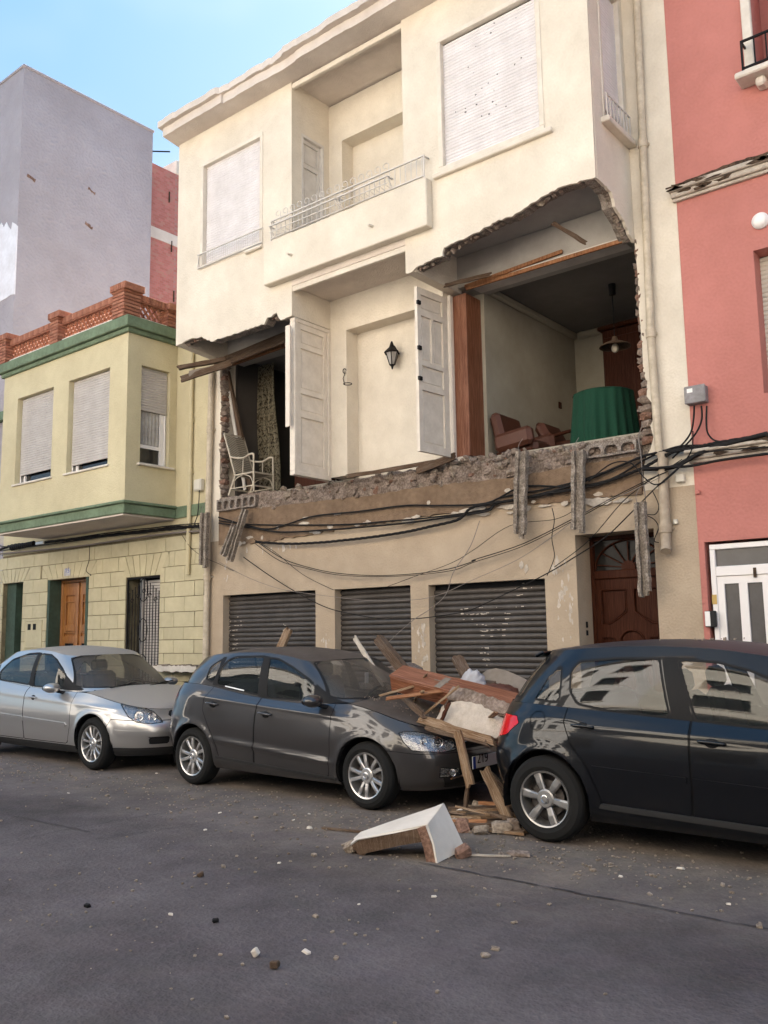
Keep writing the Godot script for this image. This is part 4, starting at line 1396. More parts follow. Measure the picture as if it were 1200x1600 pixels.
# ------------------------------------------------------------------ neighbours
func other_houses() -> void:
	# tall grey party wall behind the yellow house
	var g := thing("grey_building", "tall grey rendered building with a bare side wall above the yellow house", "building", V(-20, 0, -12))
	part("wall", bx(-27.0, -18.12, 0, 14.6, -13.05, FZ), M.grey_wall, g)
	part("coping", bx(-27.0, -18.09, 14.602, 14.66, -13.08, FZ + 0.03, 0.01), M.grey_wall, g)
	var pt := jag([-18.117, 9.15, -18.45, 9.16, -18.9, 9.13, -19.6, 9.2, -21.5, 9.1], 0.12, 0.03, 3)
	pt.append_array(jag([-21.5, 11.7, -19.9, 11.3, -19.3, 11.2, -18.85, 11.0, -18.6, 10.9, -18.12, 10.75], 0.1, 0.12, 4))
	part("white_patch", MB.new().prism(pt, front(FZ + 0.012), 0.03), mat(0.85, 0.83, 0.86, 0.9, T.wall, 0.5), g)
	for q in [[12.0, -9.75], [12.3, -11.3], [11.4, -11.25]]:
		part("exposed_brick", MB.new().prism(jag([-q[1] - 0.08, q[0], -q[1] + 0.12, q[0] - 0.07, -q[1] + 0.13, q[0] - 0.01, -q[1] - 0.06, q[0] + 0.06, -q[1] - 0.08, q[0]], 0.04, 0.025, int(q[0] * 10.0)), side(-18.112), 0.02), M.broken_brick, g)
	# brick building behind it
	var b := thing("brick_building", "red brick rear wall with a pale concrete band, between grey building and cream house", "building", V(-17, 0, -17))
	part("wall", bx(-26, -18.4, 0, 13.95, -22, -13.1), M.far_brick, b)
	part("concrete_band", bx(-18.41, -18.38, 11.9, 12.2, -22, -13.1), M.eave, b)
	part("concrete_band", bx(-18.41, -18.38, 9.3, 9.6, -22, -13.1), M.eave, b)
	part("parapet", bx(-26, -18.37, 13.952, 14.35, -22.05, -14.0, 0.02), M.plaster_white, b)
	part("roof_rail", MB.new().tube(P3([-18.4, 14.0, -13.2, -18.4, 14.25, -13.2, -18.4, 14.5, -13.8]), 0.02, 5), M.iron, b)
	var tr := MB.new()
	for i in 4:
		tr.bar(V(-18.39, 9.0 + i * 1.35, -14.1 + 0.1 * i), V(-18.39, 9.3 + i * 1.35, -14.1 + 0.1 * i), 0.06, 0.02)
	part("wall_hole", tr, M.old_brown, b)
	# red house at the right
	var r := thing("red_house", "dusty red rendered house with worn white string courses, at the right edge", "house", V(-1, 0, FZ))
	var holes := [R2(-3.31, 0.12, -1.9, 2.50), R2(-2.59, 4.0, -1.6, 5.56), R2(-2.42, 7.5, -1.5, 9.6)]
	part("wall", MB.new().plate(R2(-3.372, 0, 2.5, 11.5), holes, front(FZ + 0.004), 0.35), M.red, r)
	part("back_wall", bx(-3.37, 2.5, 0, 11.5, -16, -15.8), M.red, r)
	part("party_wall", bx(-3.373, -3.2, 0, 11.5, -15.8, FZ - 0.35), M.red, r)
	part("end_wall", bx(2.3, 2.5, 0, 11.5, -15.8, FZ - 0.35), M.red, r)
	part("roof", bx(-3.372, 2.5, 11.5, 11.7, -16, FZ + 0.25), M.concrete, r)
	# string courses: three mouldings, white paint worn off to brown in patches
	for q in [[6.36, 6.52, 0.0], [3.36, 3.50, 1.0]]:
		var st := MB.new()
		st.add(bx(-3.40, 2.5, q[0], q[0] + 0.035, FZ + 0.004, FZ + 0.05, 0.006)).add(bx(-3.41, 2.5, q[0] + 0.037, q[0] + 0.10, FZ + 0.004, FZ + 0.085, 0.01)).add(bx(-3.43, 2.5, q[0] + 0.102, q[1], FZ + 0.004, FZ + 0.12, 0.01))
		var sc := part("string_course", st, M.old_white, r)
		rng.seed = 61 + int(q[0])
		for i in 34 if q[2] < 0.5 else 12:
			var x := rng.randf_range(-3.4, -1.2)
			var top := rng.randf() < 0.6
			var y: float = q[0] + (rng.randf_range(0.10, 0.16) if top else rng.randf_range(0.04, 0.1))
			var poly := PackedVector2Array()
			for k in 9:
				var a := TAU * k / 9
				poly.append(Vector2(x + cos(a) * rng.randf_range(0.03, 0.14), clampf(y + sin(a) * rng.randf_range(0.01, 0.04), q[0] + (0.104 if top else 0.04), q[1] - 0.003 if top else q[0] + 0.098)))
			if Geometry2D.triangulate_polygon(poly).size():
				part("worn_patch", MB.new().prism(poly, front(FZ + (0.123 if top else 0.088)), 0.006), M.old_brown, sc)
		part("broken_top", MB.new().prism(jag([2.5, q[1], -3.38, q[1], -3.4, q[1] + 0.02, -3.0, q[1] + 0.03, -2.6, q[1] + 0.05, -2.2, q[1] + 0.03, 2.5, q[1] + 0.02], 0.06, 0.012, 9), front(FZ + 0.1), 0.1), M.old_brown, sc)
	# first floor window, deep in its opening
	roller(r, front(FZ - 0.22) * Transform3D(Basis(), V(-2.1, 4.0, 0)), 1.0, 1.56, 0.05, 0.01, M.light_box, "window_shutter", 0.0006)
	part("backing_wall", bx(-2.7, -1.5, 3.9, 5.6, FZ - 0.4, FZ - 0.352), M.red, r)
	# second floor: a window with a white surround and an iron guard on a stone sill
	part("window_surround", bx(-2.52, -2.42, 7.5, 9.7, FZ + 0.004, FZ + 0.06, 0.01).add(bx(-2.24, -2.1, 7.5, 9.7, FZ - 0.12, FZ - 0.04, 0.01)), M.plaster_white, r)
	part("backing_wall", bx(-2.5, -1.4, 7.4, 9.7, FZ - 0.4, FZ - 0.352), M.red, r)
	part("balcony_slab", bx(-2.58, -1.3, 7.40, 7.47, FZ + 0.004, FZ + 0.26, 0.015).add(bx(-2.4, -2.3, 7.3, 7.399, FZ + 0.004, FZ + 0.16, 0.02)), M.plaster_white, r)
	var ir := MB.new()
	ir.bar(V(-2.50, 7.83, FZ + 0.2), V(-1.3, 7.83, FZ + 0.2), 0.025, 0.02).bar(V(-2.50, 7.52, FZ + 0.2), V(-1.3, 7.52, FZ + 0.2), 0.02, 0.02)
	ir.bar(V(-2.50, 7.83, FZ + 0.2), V(-2.50, 7.83, FZ), 0.02, 0.02).bar(V(-2.5, 7.47, FZ + 0.2), V(-2.5, 7.84, FZ + 0.2), 0.02, 0.02)
	var gd := part("balcony_guard", ir, M.iron, r)
	for i in 9:
		part("guard_bar", MB.new().bar(V(-2.37 + i * 0.12, 7.52, FZ + 0.2), V(-2.37 + i * 0.12, 7.83, FZ + 0.2), 0.014, 0.014), M.iron, gd)
	# white glazed street door
	var df := part("street_door_frame", frame(front(FZ - 0.02), -3.27, -1.9, 0.12, 2.47, 0.055, 0.07).add(bx(-3.215, -1.955, 2.13, 2.235, FZ - 0.085, FZ - 0.015, 0.006)), M.pvc, r)
	part("transom_pane", bx(-3.215, -1.955, 2.235, 2.415, FZ - 0.06, FZ - 0.055), M.frosted, df)
	var lh := []
	for i in 5:
		lh.append(R2(-3.14 + i * 0.235, 0.3, -3.14 + i * 0.235 + 0.15, 2.05))
	var lf := part("door_leaf", MB.new().plate(R2(-3.212, 0.13, -1.96, 2.128), lh, front(FZ - 0.03), 0.045), M.pvc, df)
	for i in 5:
		part("door_pane", bx(-3.14 + i * 0.235, -3.14 + i * 0.235 + 0.15, 0.3, 2.05, FZ - 0.06, FZ - 0.055), M.frosted, lf)
	part("rust_hinge", bx(-2.83, -2.80, 2.10, 2.2, FZ - 0.02, FZ - 0.005), M.old_brown, df)


# ------------------------------------------------------------------ the other side of the street: seen only as light and as reflections in the cars
func opposite_side() -> void:
	var spec := [[-26.0, -15.5, 11.5, 0], [-15.5, -7.0, 12.5, 1], [-7.0, 1.5, 10.8, 2], [1.5, 11.0, 12.0, 3]]
	var cols := [mat(0.67, 0.64, 0.59, 0.9, T.wall, 0.2), mat(0.76, 0.75, 0.73, 0.9, T.wall, 0.2), mat(0.71, 0.68, 0.60, 0.9, T.wall, 0.2), mat(0.68, 0.63, 0.58, 0.9, T.wall, 0.2)]
	var names := ["sand coloured house across the street, mirrored in the silver car", "white house across the street, mirrored in the grey hatchback", "ochre house across the street, mirrored in the dark blue car's rear window", "pink house across the street, mirrored in the dark blue car's front window"]
	for s in spec:
		var h := thing("house_across_street", names[s[3]], "house", V((s[0] + s[1]) / 2, 0, 4.0), 0.0, "houses across the street")
		var holes := []
		var x: float = s[0] + 1.0
		while x < s[1] - 1.6:
			for y in [0.9, 4.2, 7.0, 9.8]:
				if y + 1.7 < s[2]:
					holes.append(R2(-x - 1.2, y, -x, y + 1.6))
			x += 2.6
		var back := Transform3D(Basis(Vector3(-1, 0, 0), Vector3(0, 1, 0), Vector3(0, 0, -1)), V(0, 0, 3.6))   # a wall that looks along -z
		part("wall", MB.new().plate(R2(-s[1], 0, -s[0], s[2]), holes, back, 0.3), cols[s[3]], h)
		part("roof", bx(s[0], s[1], s[2], s[2] + 0.2, 3.3, 10), M.concrete, h)
		part("back_wall", bx(s[0], s[1], 0, s[2], 9.8, 10), cols[s[3]], h)
		for q: PackedVector2Array in holes:
			part("pane", bx(-q[0].x, -q[1].x, q[0].y, q[2].y, 3.86, 3.87), M.win_dark, h)
			part("sill", bx(-q[1].x - 0.08, -q[0].x + 0.08, q[0].y - 0.08, q[0].y - 0.002, 3.5, 3.7), M.plaster_white, h)
		part("cornice", bx(s[0], s[1], 3.5, 3.7, 3.5, 3.599), M.plaster_white, h)


# ------------------------------------------------------------------ cars
# A car body is a smooth skin wrapped round the outline at several heights, cut along its real seams into panels, panes and lamps.
# Own axes: x forwards, y up, z to its right side; only the right half is made, the left half mirrors it.
const MIRROR := Transform3D(Vector3(1, 0, 0), Vector3(0, 1, 0), Vector3(0, 0, -1), Vector3())


func flat2(p: Vector3, mode: int) -> Vector2:
	match mode:
		0: return Vector2(p.x, p.y)
		1, 6: return Vector2(p.z, p.y)
		2: return Vector2((p.x - p.z) * 0.70711, p.y)
		3: return Vector2((p.x + p.z) * 0.70711, p.y)
	return Vector2(p.x, p.z)


func sdist(poly: PackedVector2Array, p: Vector2) -> float:   # below zero inside
	var d := 1e9
	var s := 1.0
	var n := poly.size()
	var j := n - 1
	for i in n:
		var a := poly[i]; var b := poly[j]
		var e := b - a; var w := p - a
		var t := w - e * clampf(w.dot(e) / e.dot(e), 0.0, 1.0)
		d = minf(d, t.length_squared())
		var c1 := p.y >= a.y; var c2 := p.y < b.y; var c3 := e.x * w.y > e.y * w.x
		if (c1 and c2 and c3) or (not c1 and not c2 and not c3):
			s = -s
		j = i
	return s * sqrt(d)


func cut(s: MB, poly: PackedVector2Array, mode := 0, off := 0.0) -> Array:   # [inside shrunk by off, outside]
	var ins := MB.new()
	var out := MB.new()
	var lo := Vector2(1e9, 1e9); var hi := -lo
	for p in poly:
		lo = lo.min(p); hi = hi.max(p)
	var g := Vector2.ONE * (absf(off) + 0.01)
	lo -= g; hi += g
	for i in range(0, s.v.size(), 3):
		var away := (mode == 1 and s.v[i].x < 0.0) or (mode == 6 and s.v[i].x > 0.0)
		var q := [flat2(s.v[i], mode), flat2(s.v[i + 1], mode), flat2(s.v[i + 2], mode)]
		var mn: Vector2 = q[0].min(q[1]).min(q[2]); var mx: Vector2 = q[0].max(q[1]).max(q[2])
		if away or mx.x < lo.x or mx.y < lo.y or mn.x > hi.x or mn.y > hi.y:
			for k in 3:
				out.v.append(s.v[i + k]); out.n.append(s.n[i + k])
			continue
		var d := [sdist(poly, q[0]) + off, sdist(poly, q[1]) + off, sdist(poly, q[2]) + off]
		split3(s, i, d, ins, out)
	return [ins, out]


func split3(s: MB, i: int, d: Array, ins: MB, out: MB) -> void:
	for pass_ in 2:
		var pv := []; var pn := []
		var sg := 1.0 if pass_ == 0 else -1.0
		for k in 3:
			var l := (k + 1) % 3
			var a: float = d[k] * sg; var b: float = d[l] * sg
			if a < 0.0 or (a == 0.0 and pass_ == 1):
				pv.append(s.v[i + k]); pn.append(s.n[i + k])
			if (a < 0.0) != (b < 0.0) and a != b and a != 0.0 and b != 0.0:
				var t := a / (a - b)
				pv.append(s.v[i + k].lerp(s.v[i + l], t)); pn.append(s.n[i + k].lerp(s.n[i + l], t).normalized())
		var dst := ins if pass_ == 0 else out
		for k in range(1, pv.size() - 1):
			for m in [0, k, k + 1]:
				dst.v.append(pv[m]); dst.n.append(pn[m])


func refined(s: MB, poly: PackedVector2Array, mode: int, times: int) -> MB:   # smaller triangles where a fine outline will be cut
	var lo := Vector2(1e9, 1e9); var hi := -lo
	for p in poly:
		lo = lo.min(p); hi = hi.max(p)
	var out := s
	for t in times:
		var o := MB.new()
		for i in range(0, out.v.size(), 3):
			var a := flat2(out.v[i], mode); var b := flat2(out.v[i + 1], mode); var c := flat2(out.v[i + 2], mode)
			var mn := a.min(b).min(c); var mx := a.max(b).max(c)
			if mx.x < lo.x or mx.y < lo.y or mn.x > hi.x or mn.y > hi.y:
				for k in 3:
					o.v.append(out.v[i + k]); o.n.append(out.n[i + k])
				continue
			var mv := []; var mm := []
			for k in 3:
				var l := (k + 1) % 3
				mv.append((out.v[i + k] + out.v[i + l]) * 0.5); mm.append((out.n[i + k] + out.n[i + l]).normalized())
			for q in [[out.v[i], mv[0], mv[2], out.n[i], mm[0], mm[2]], [mv[0], out.v[i + 1], mv[1], mm[0], out.n[i + 1], mm[1]], [mv[2], mv[1], out.v[i + 2], mm[2], mm[1], out.n[i + 2]], [mv[0], mv[1], mv[2], mm[0], mm[1], mm[2]]]:
				for k in 3:
					o.v.append(q[k]); o.n.append(q[3 + k])
		out = o
	return out


func carve(s: MB, poly: PackedVector2Array, mode := 0, gap := 0.004) -> Array:   # cuts a panel with a gap round it: [panel, rest, seam strip]
	var a := cut(s, poly, mode, gap)
	var b := cut(a[1], poly, mode, -gap)
	return [a[0], b[1], b[0]]


func pushed(s: MB, d: float) -> MB:   # the same skin moved along its normals
	var o := MB.new()
	o.n = s.n.duplicate()
	for i in s.v.size():
		o.v.append(s.v[i] + s.n[i] * d)
	return o


func both(s: MB) -> MB:
	var o := MB.new()
	o.add(s)
	return o.add(s, MIRROR)


func curve_y(k: Array, x: float) -> float:   # smooth line through [x, y] pairs in rising x
	if x <= k[0][0]:
		return k[0][1]
	for i in k.size() - 1:
		if x <= k[i + 1][0]:
			var t: float = (x - k[i][0]) / (k[i + 1][0] - k[i][0])
			var m0: float = (k[i + 1][1] - k[maxi(i - 1, 0)][1]) / (k[i + 1][0] - k[maxi(i - 1, 0)][0]) * (k[i + 1][0] - k[i][0])
			var m1: float = (k[mini(i + 2, k.size() - 1)][1] - k[i][1]) / (k[mini(i + 2, k.size() - 1)][0] - k[i][0]) * (k[i + 1][0] - k[i][0])
			var t2 := t * t; var t3 := t2 * t
			return (2 * t3 - 3 * t2 + 1) * k[i][1] + (t3 - 2 * t2 + t) * m0 + (-2 * t3 + 3 * t2) * k[i + 1][1] + (t3 - t2) * m1
	return k[-1][1]


func plan_columns(front_pq: Array, rear_pq: Array, n: int) -> Array:   # pairs (a, b): a from -1 at the tail to 1 at the nose, b the share of the width
	var dense := PackedVector2Array()
	for i in 801:
		var a := -cos(PI * i / 800.0)
		a = signf(a) * pow(absf(a), 0.55) if absf(a) > 0.0 else 0.0
		var pq := front_pq if a > 0.0 else rear_pq
		dense.append(Vector2(a, pow(maxf(0.0, 1.0 - pow(absf(a), pq[0])), 1.0 / pq[1])))
	var acc := [0.0]
	for i in range(1, dense.size()):
		var d := dense[i] - dense[i - 1]
		acc.append(acc[-1] + Vector2(d.x * 2.0, d.y * 0.84).length())
	var out := []
	var j := 0
	for i in n:
		var t: float = acc[-1] * i / (n - 1)
		while j < acc.size() - 2 and acc[j + 1] < t:
			j += 1
		out.append(dense[j].lerp(dense[j + 1], clampf((t - acc[j]) / maxf(acc[j + 1] - acc[j], 1e-9), 0, 1)))
	out[0].y = 0.0
	out[-1].y = 0.0
	return out


func lower_skin(sp: Dictionary) -> Array:   # [side skin, deck]
	var cols := plan_columns(sp.pf, sp.pr, 120)
	var rows := []
	var lv: Array = sp.levels
	var sub := 9
	for k in lv.size() - 1:
		for j in sub + (1 if k == lv.size() - 2 else 0):
			var row := []
			for c in cols:
				var pt := []
				for m in [maxi(k - 1, 0), k, k + 1, mini(k + 2, lv.size() - 1)]:
					var l: Dictionary = lv[m]
					var x: float = c.x * (l.xf if c.x > 0 else l.xr)
					pt.append(Vector3(x, curve_y(l.y, x), c.y * l.w))
				var p: Vector3 = pt[1].cubic_interpolate(pt[2], pt[0], pt[3], float(j) / sub)
				for w in sp.wheels:   # lips of the wheel arches
					var d: float = Vector2(p.x - w, p.y - sp.wr).length() - sp.arch
					p.z += 0.018 * exp(-pow(d / 0.045, 2.0)) * signf(p.z) if d > -0.05 else 0.018 * signf(p.z)
				for q in sp.get("creases", []):
					if p.x > q[0] - 0.2 and p.x < q[2] + 0.2:
						var t := clampf((p.x - q[0]) / (q[2] - q[0]), 0, 1)
						var fade := smoothstep(q[0] - 0.15, q[0] + 0.15, p.x) * (1.0 - smoothstep(q[2] - 0.15, q[2] + 0.15, p.x))
						var dy: float = (p.y - lerpf(q[1], q[3], t)) / q[5]
						p.z += q[4] * fade * exp(-dy * dy) * (1.0 if p.z > 0.3 else 0.0)
				row.append(p)
			rows.append(row)
	var side_ := MB.new().grid(rows)
	var top: Array = rows[-1]
	var deck := []
	for i in 9:
		var k := 1.0 - i / 8.0
		var row := []
		for p: Vector3 in top:
			var cr: float = sp.crown * smoothstep(0.0, 0.5, absf(p.z)) * (1.0 - k * k)
			row.append(V(p.x, p.y + cr + 0.004, p.z * (k if i else 0.988)))
		deck.append(row)
	return [side_, MB.new().grid(deck)]


func upper_skin(sp: Dictionary) -> Array:   # [sides and screens, roof]
	var g: Dictionary = sp.green
	var cols := plan_columns(g.pf, g.pr, 110)
	var rows := []
	var nr := 14
	for i in nr + 1:
		var v := float(i) / nr
		var row := []
		for c in cols:
			var xb: float = c.x * (g.xf_b if c.x > 0 else g.xr_b)
			var xt: float = c.x * (g.xf_t if c.x > 0 else g.xr_t)
			if c.x <= 0.0:
				xt = lerpf(0.0, -g.xr_t, -c.x)
				xb = lerpf(0.0, -g.xr_b, -c.x)
			var zb: float = c.y * g.w_b; var zt: float = c.y * g.w_t
			var yb := curve_y(sp.levels[-1].y, xb)
			var yt: float = curve_y(g.top, xt) + g.crown * (1.0 - pow(c.y, 2.0))
			var p := V(lerpf(xb, xt, v), lerpf(yb, yt, v), lerpf(zb, zt, v))
			var bul := sin(PI * v) * 0.5 + v * (1.0 - v)
			p.z += g.bulge * bul * c.y
			p += V(c.x * (1.0 - c.y), 0.6 * (1.0 - c.y), 0) * g.bulge * 1.2 * bul
			row.append(p)
		rows.append(row)
	var s := MB.new().grid(rows)
	var rf := []
	for i in 10:
		var k := 1.0 - i / 9.0
		var row := []
		for c in cols:
			var xt: float = c.x * g.xf_t if c.x > 0.0 else c.x * g.xr_t
			row.append(V(xt, curve_y(g.top, xt) + g.crown * (1.0 - pow(c.y * k, 2.0)), c.y * g.w_t * k))
		rf.append(row)
	return [s, MB.new().grid(rf)]


func by_normal(s: MB) -> Array:   # [side, front, rear]
	var o := [MB.new(), MB.new(), MB.new()]
	for i in range(0, s.v.size(), 3):
		var n := s.n[i] + s.n[i + 1] + s.n[i + 2]
		var k := 0
		if absf(n.x) > absf(n.z) * 0.3:
			k = 1 if n.x > 0 else 2
		for j in 3:
			o[k].v.append(s.v[i + j]); o[k].n.append(s.n[i + j])
	return o


func arch_poly(x: float, y: float, r: float) -> PackedVector2Array:
	var p := PackedVector2Array()
	for i in 33:
		var a := -0.35 + (PI + 0.7) * i / 32.0
		p.append(Vector2(x + cos(a) * r, y + sin(a) * r))
	p.append(Vector2(x - r * 0.94, -0.3))
	p.append(Vector2(x + r * 0.94, -0.3))
	return p


func wheel(parent: Node3D, at: Vector3, r: float, rim: float, style: int, right: bool) -> void:
	var o := Node3D.new()
	o.name = "wheel"
	parent.add_child(o, true)
	o.position = at
	var x := Transform3D(Basis(Vector3.RIGHT, PI / 2), Vector3())   # lathe axis along z, its top outwards
	var turn := Basis() if right else Basis(Vector3.UP, PI)
	o.basis = turn * Basis(Vector3.BACK, 0.35 if right else 0.1)
	var w := 0.095
	part("tyre", MB.new().lathe([Vector2(rim - 0.01, -w), Vector2(r - 0.035, -w - 0.012), Vector2(r - 0.008, -w + 0.02), Vector2(r, -w + 0.045), Vector2(r, w - 0.045), Vector2(r - 0.008, w - 0.02), Vector2(r - 0.03, w + 0.006), Vector2(rim + 0.035, w + 0.014), Vector2(rim + 0.012, w + 0.004), Vector2(rim, w - 0.006)], x, 48), M.tyre, o, true)
	var m: Material = M.alloy if style != 2 else M.alloy_dim
	part("rim", MB.new().lathe([Vector2(rim - 0.03, -w), Vector2(rim - 0.022, 0.0), Vector2(rim - 0.016, w - 0.03), Vector2(rim - 0.012, w - 0.002), Vector2(rim - 0.001, w + 0.004), Vector2(rim + 0.004, w - 0.006)], x, 40), m, o, true)
	part("brake_disc", MB.new().lathe([Vector2(0.0, 0.01), Vector2(rim * 0.66, 0.01), Vector2(rim * 0.66, 0.03), Vector2(0.0, 0.03)], x, 28).add(MB.new().lathe([Vector2(0, -0.02), Vector2(rim - 0.025, -0.02)], x, 24)), M.disc, o, true)
	var hz := w - 0.022
	part("hub", MB.new().lathe([Vector2(0.075, hz - 0.05), Vector2(0.072, hz), Vector2(0.06, hz + 0.008), Vector2(0.036, hz + 0.008), Vector2(0.034, hz + 0.014), Vector2(0.0, hz + 0.016)], x, 24), m, o, true)
	var spokes: Array = [[5, 0.125, 0.036, 0.030], [12, 0.0, 0.021, 0.030], [6, 0.0, 0.05, 0.075]][style]
	for i in spokes[0]:
		var a0: float = TAU * i / spokes[0] + PI / 2
		for s in ([-1.0, 1.0] if spokes[1] > 0.0 else [0.0]):
			var a: float = a0 + s * spokes[1] * 1.6
			var b: float = a0 + s * spokes[1] * 1.95
			var p0 := V(cos(a) * 0.045, sin(a) * 0.045, hz - 0.002)
			var p1 := V(cos(b) * (rim - 0.014), sin(b) * (rim - 0.014), w - 0.012)
			var d := (p1 - p0).normalized()
			var sd := d.cross(Vector3.BACK).normalized()
			var mb := MB.new()
			var w0: float = spokes[2] * 0.5 * (0.8 if style == 2 else 1.0); var w1: float = spokes[3] * 0.5 * (1.25 if style < 2 else 0.85)
			var wm: float = (w0 + w1) * 0.5 * (1.12 if style == 2 else 0.92)
			var st := [[p0, w0], [p0.lerp(p1, 0.55) + V(0, 0, 0.006), wm], [p1, w1]]
			for k in 2:
				var A: Vector3 = st[k][0]; var B: Vector3 = st[k + 1][0]
				var wa: float = st[k][1]; var wb: float = st[k + 1][1]
				var dn := V(0, 0, -0.03)
				mb.quad(A - sd * wa * 0.6, A + sd * wa * 0.6, B + sd * wb * 0.6, B - sd * wb * 0.6)
				for q in [-1.0, 1.0]:
					var e := [A + sd * wa * 0.6 * q, A + sd * wa * q + V(0, 0, -0.008), A + sd * wa * q + dn, B + sd * wb * q + dn, B + sd * wb * q + V(0, 0, -0.008), B + sd * wb * 0.6 * q]
					for t in [[0, 1, 4, 5], [1, 2, 3, 4]]:
						var nn: Vector3 = ((e[t[1]] - e[t[0]]).cross(e[t[3]] - e[t[0]])).normalized()
						if nn.dot(sd * q) < 0.0:
							nn = -nn
						mb.stri(e[t[0]], e[t[1]], e[t[2]], nn, nn, nn); mb.stri(e[t[0]], e[t[2]], e[t[3]], nn, nn, nn)
			part("spoke", mb, m, o, true)
	var nb: int = [5, 5, 4][style]
	for i in nb:
		var a := TAU * i / nb + 0.3
		part("bolt", MB.new().lathe([Vector2(0.011, hz - 0.005), Vector2(0.011, hz + 0.006), Vector2(0, hz + 0.006)], x.translated(V(cos(a) * 0.052, sin(a) * 0.052, 0)), 7), M.disc, o, true)
	part("cap_ring", MB.new().lathe([Vector2(0.026, hz + 0.014), Vector2(0.030, hz + 0.019), Vector2(0.026, hz + 0.021)], x, 18), M.chrome, o, true)


func lamp_unit(o: Node3D, called: String, skin: MB, right: bool, bulbs: Array) -> void:   # a clear cover over a bright bowl with bulbs
	var mk := func(s: MB) -> MB:
		return s if right else MB.new().add(s, MIRROR)
	var l := part(called, mk.call(skin), M.clear_lens, o, true)
	part("reflector", mk.call(pushed(skin, -0.03).rough(0.0011, 3)), M.trim if called == "fog_light" else M.reflector, l, true)
	for b in bulbs:
		var x := Transform3D(Basis(Vector3(0, 0, 1), -PI / 2) * Basis(Vector3(1, 0, 0), 0.5), b[0])
		if not right:
			x = MIRROR * x
		part("lamp_bowl", MB.new().lathe([Vector2(b[1] * 0.3, -0.03), Vector2(b[1], 0.01), Vector2(b[1] * 1.12, 0.012), Vector2(b[1] * 1.12, -0.02)], x, 18), M.chrome, l, true)
		part("lamp_eye", MB.new().ball(x * V(0, 0.0, 0), V(b[1], b[1], b[1]) * 0.55), M.clear_lens if b[2] else M.win_dark, l, true)


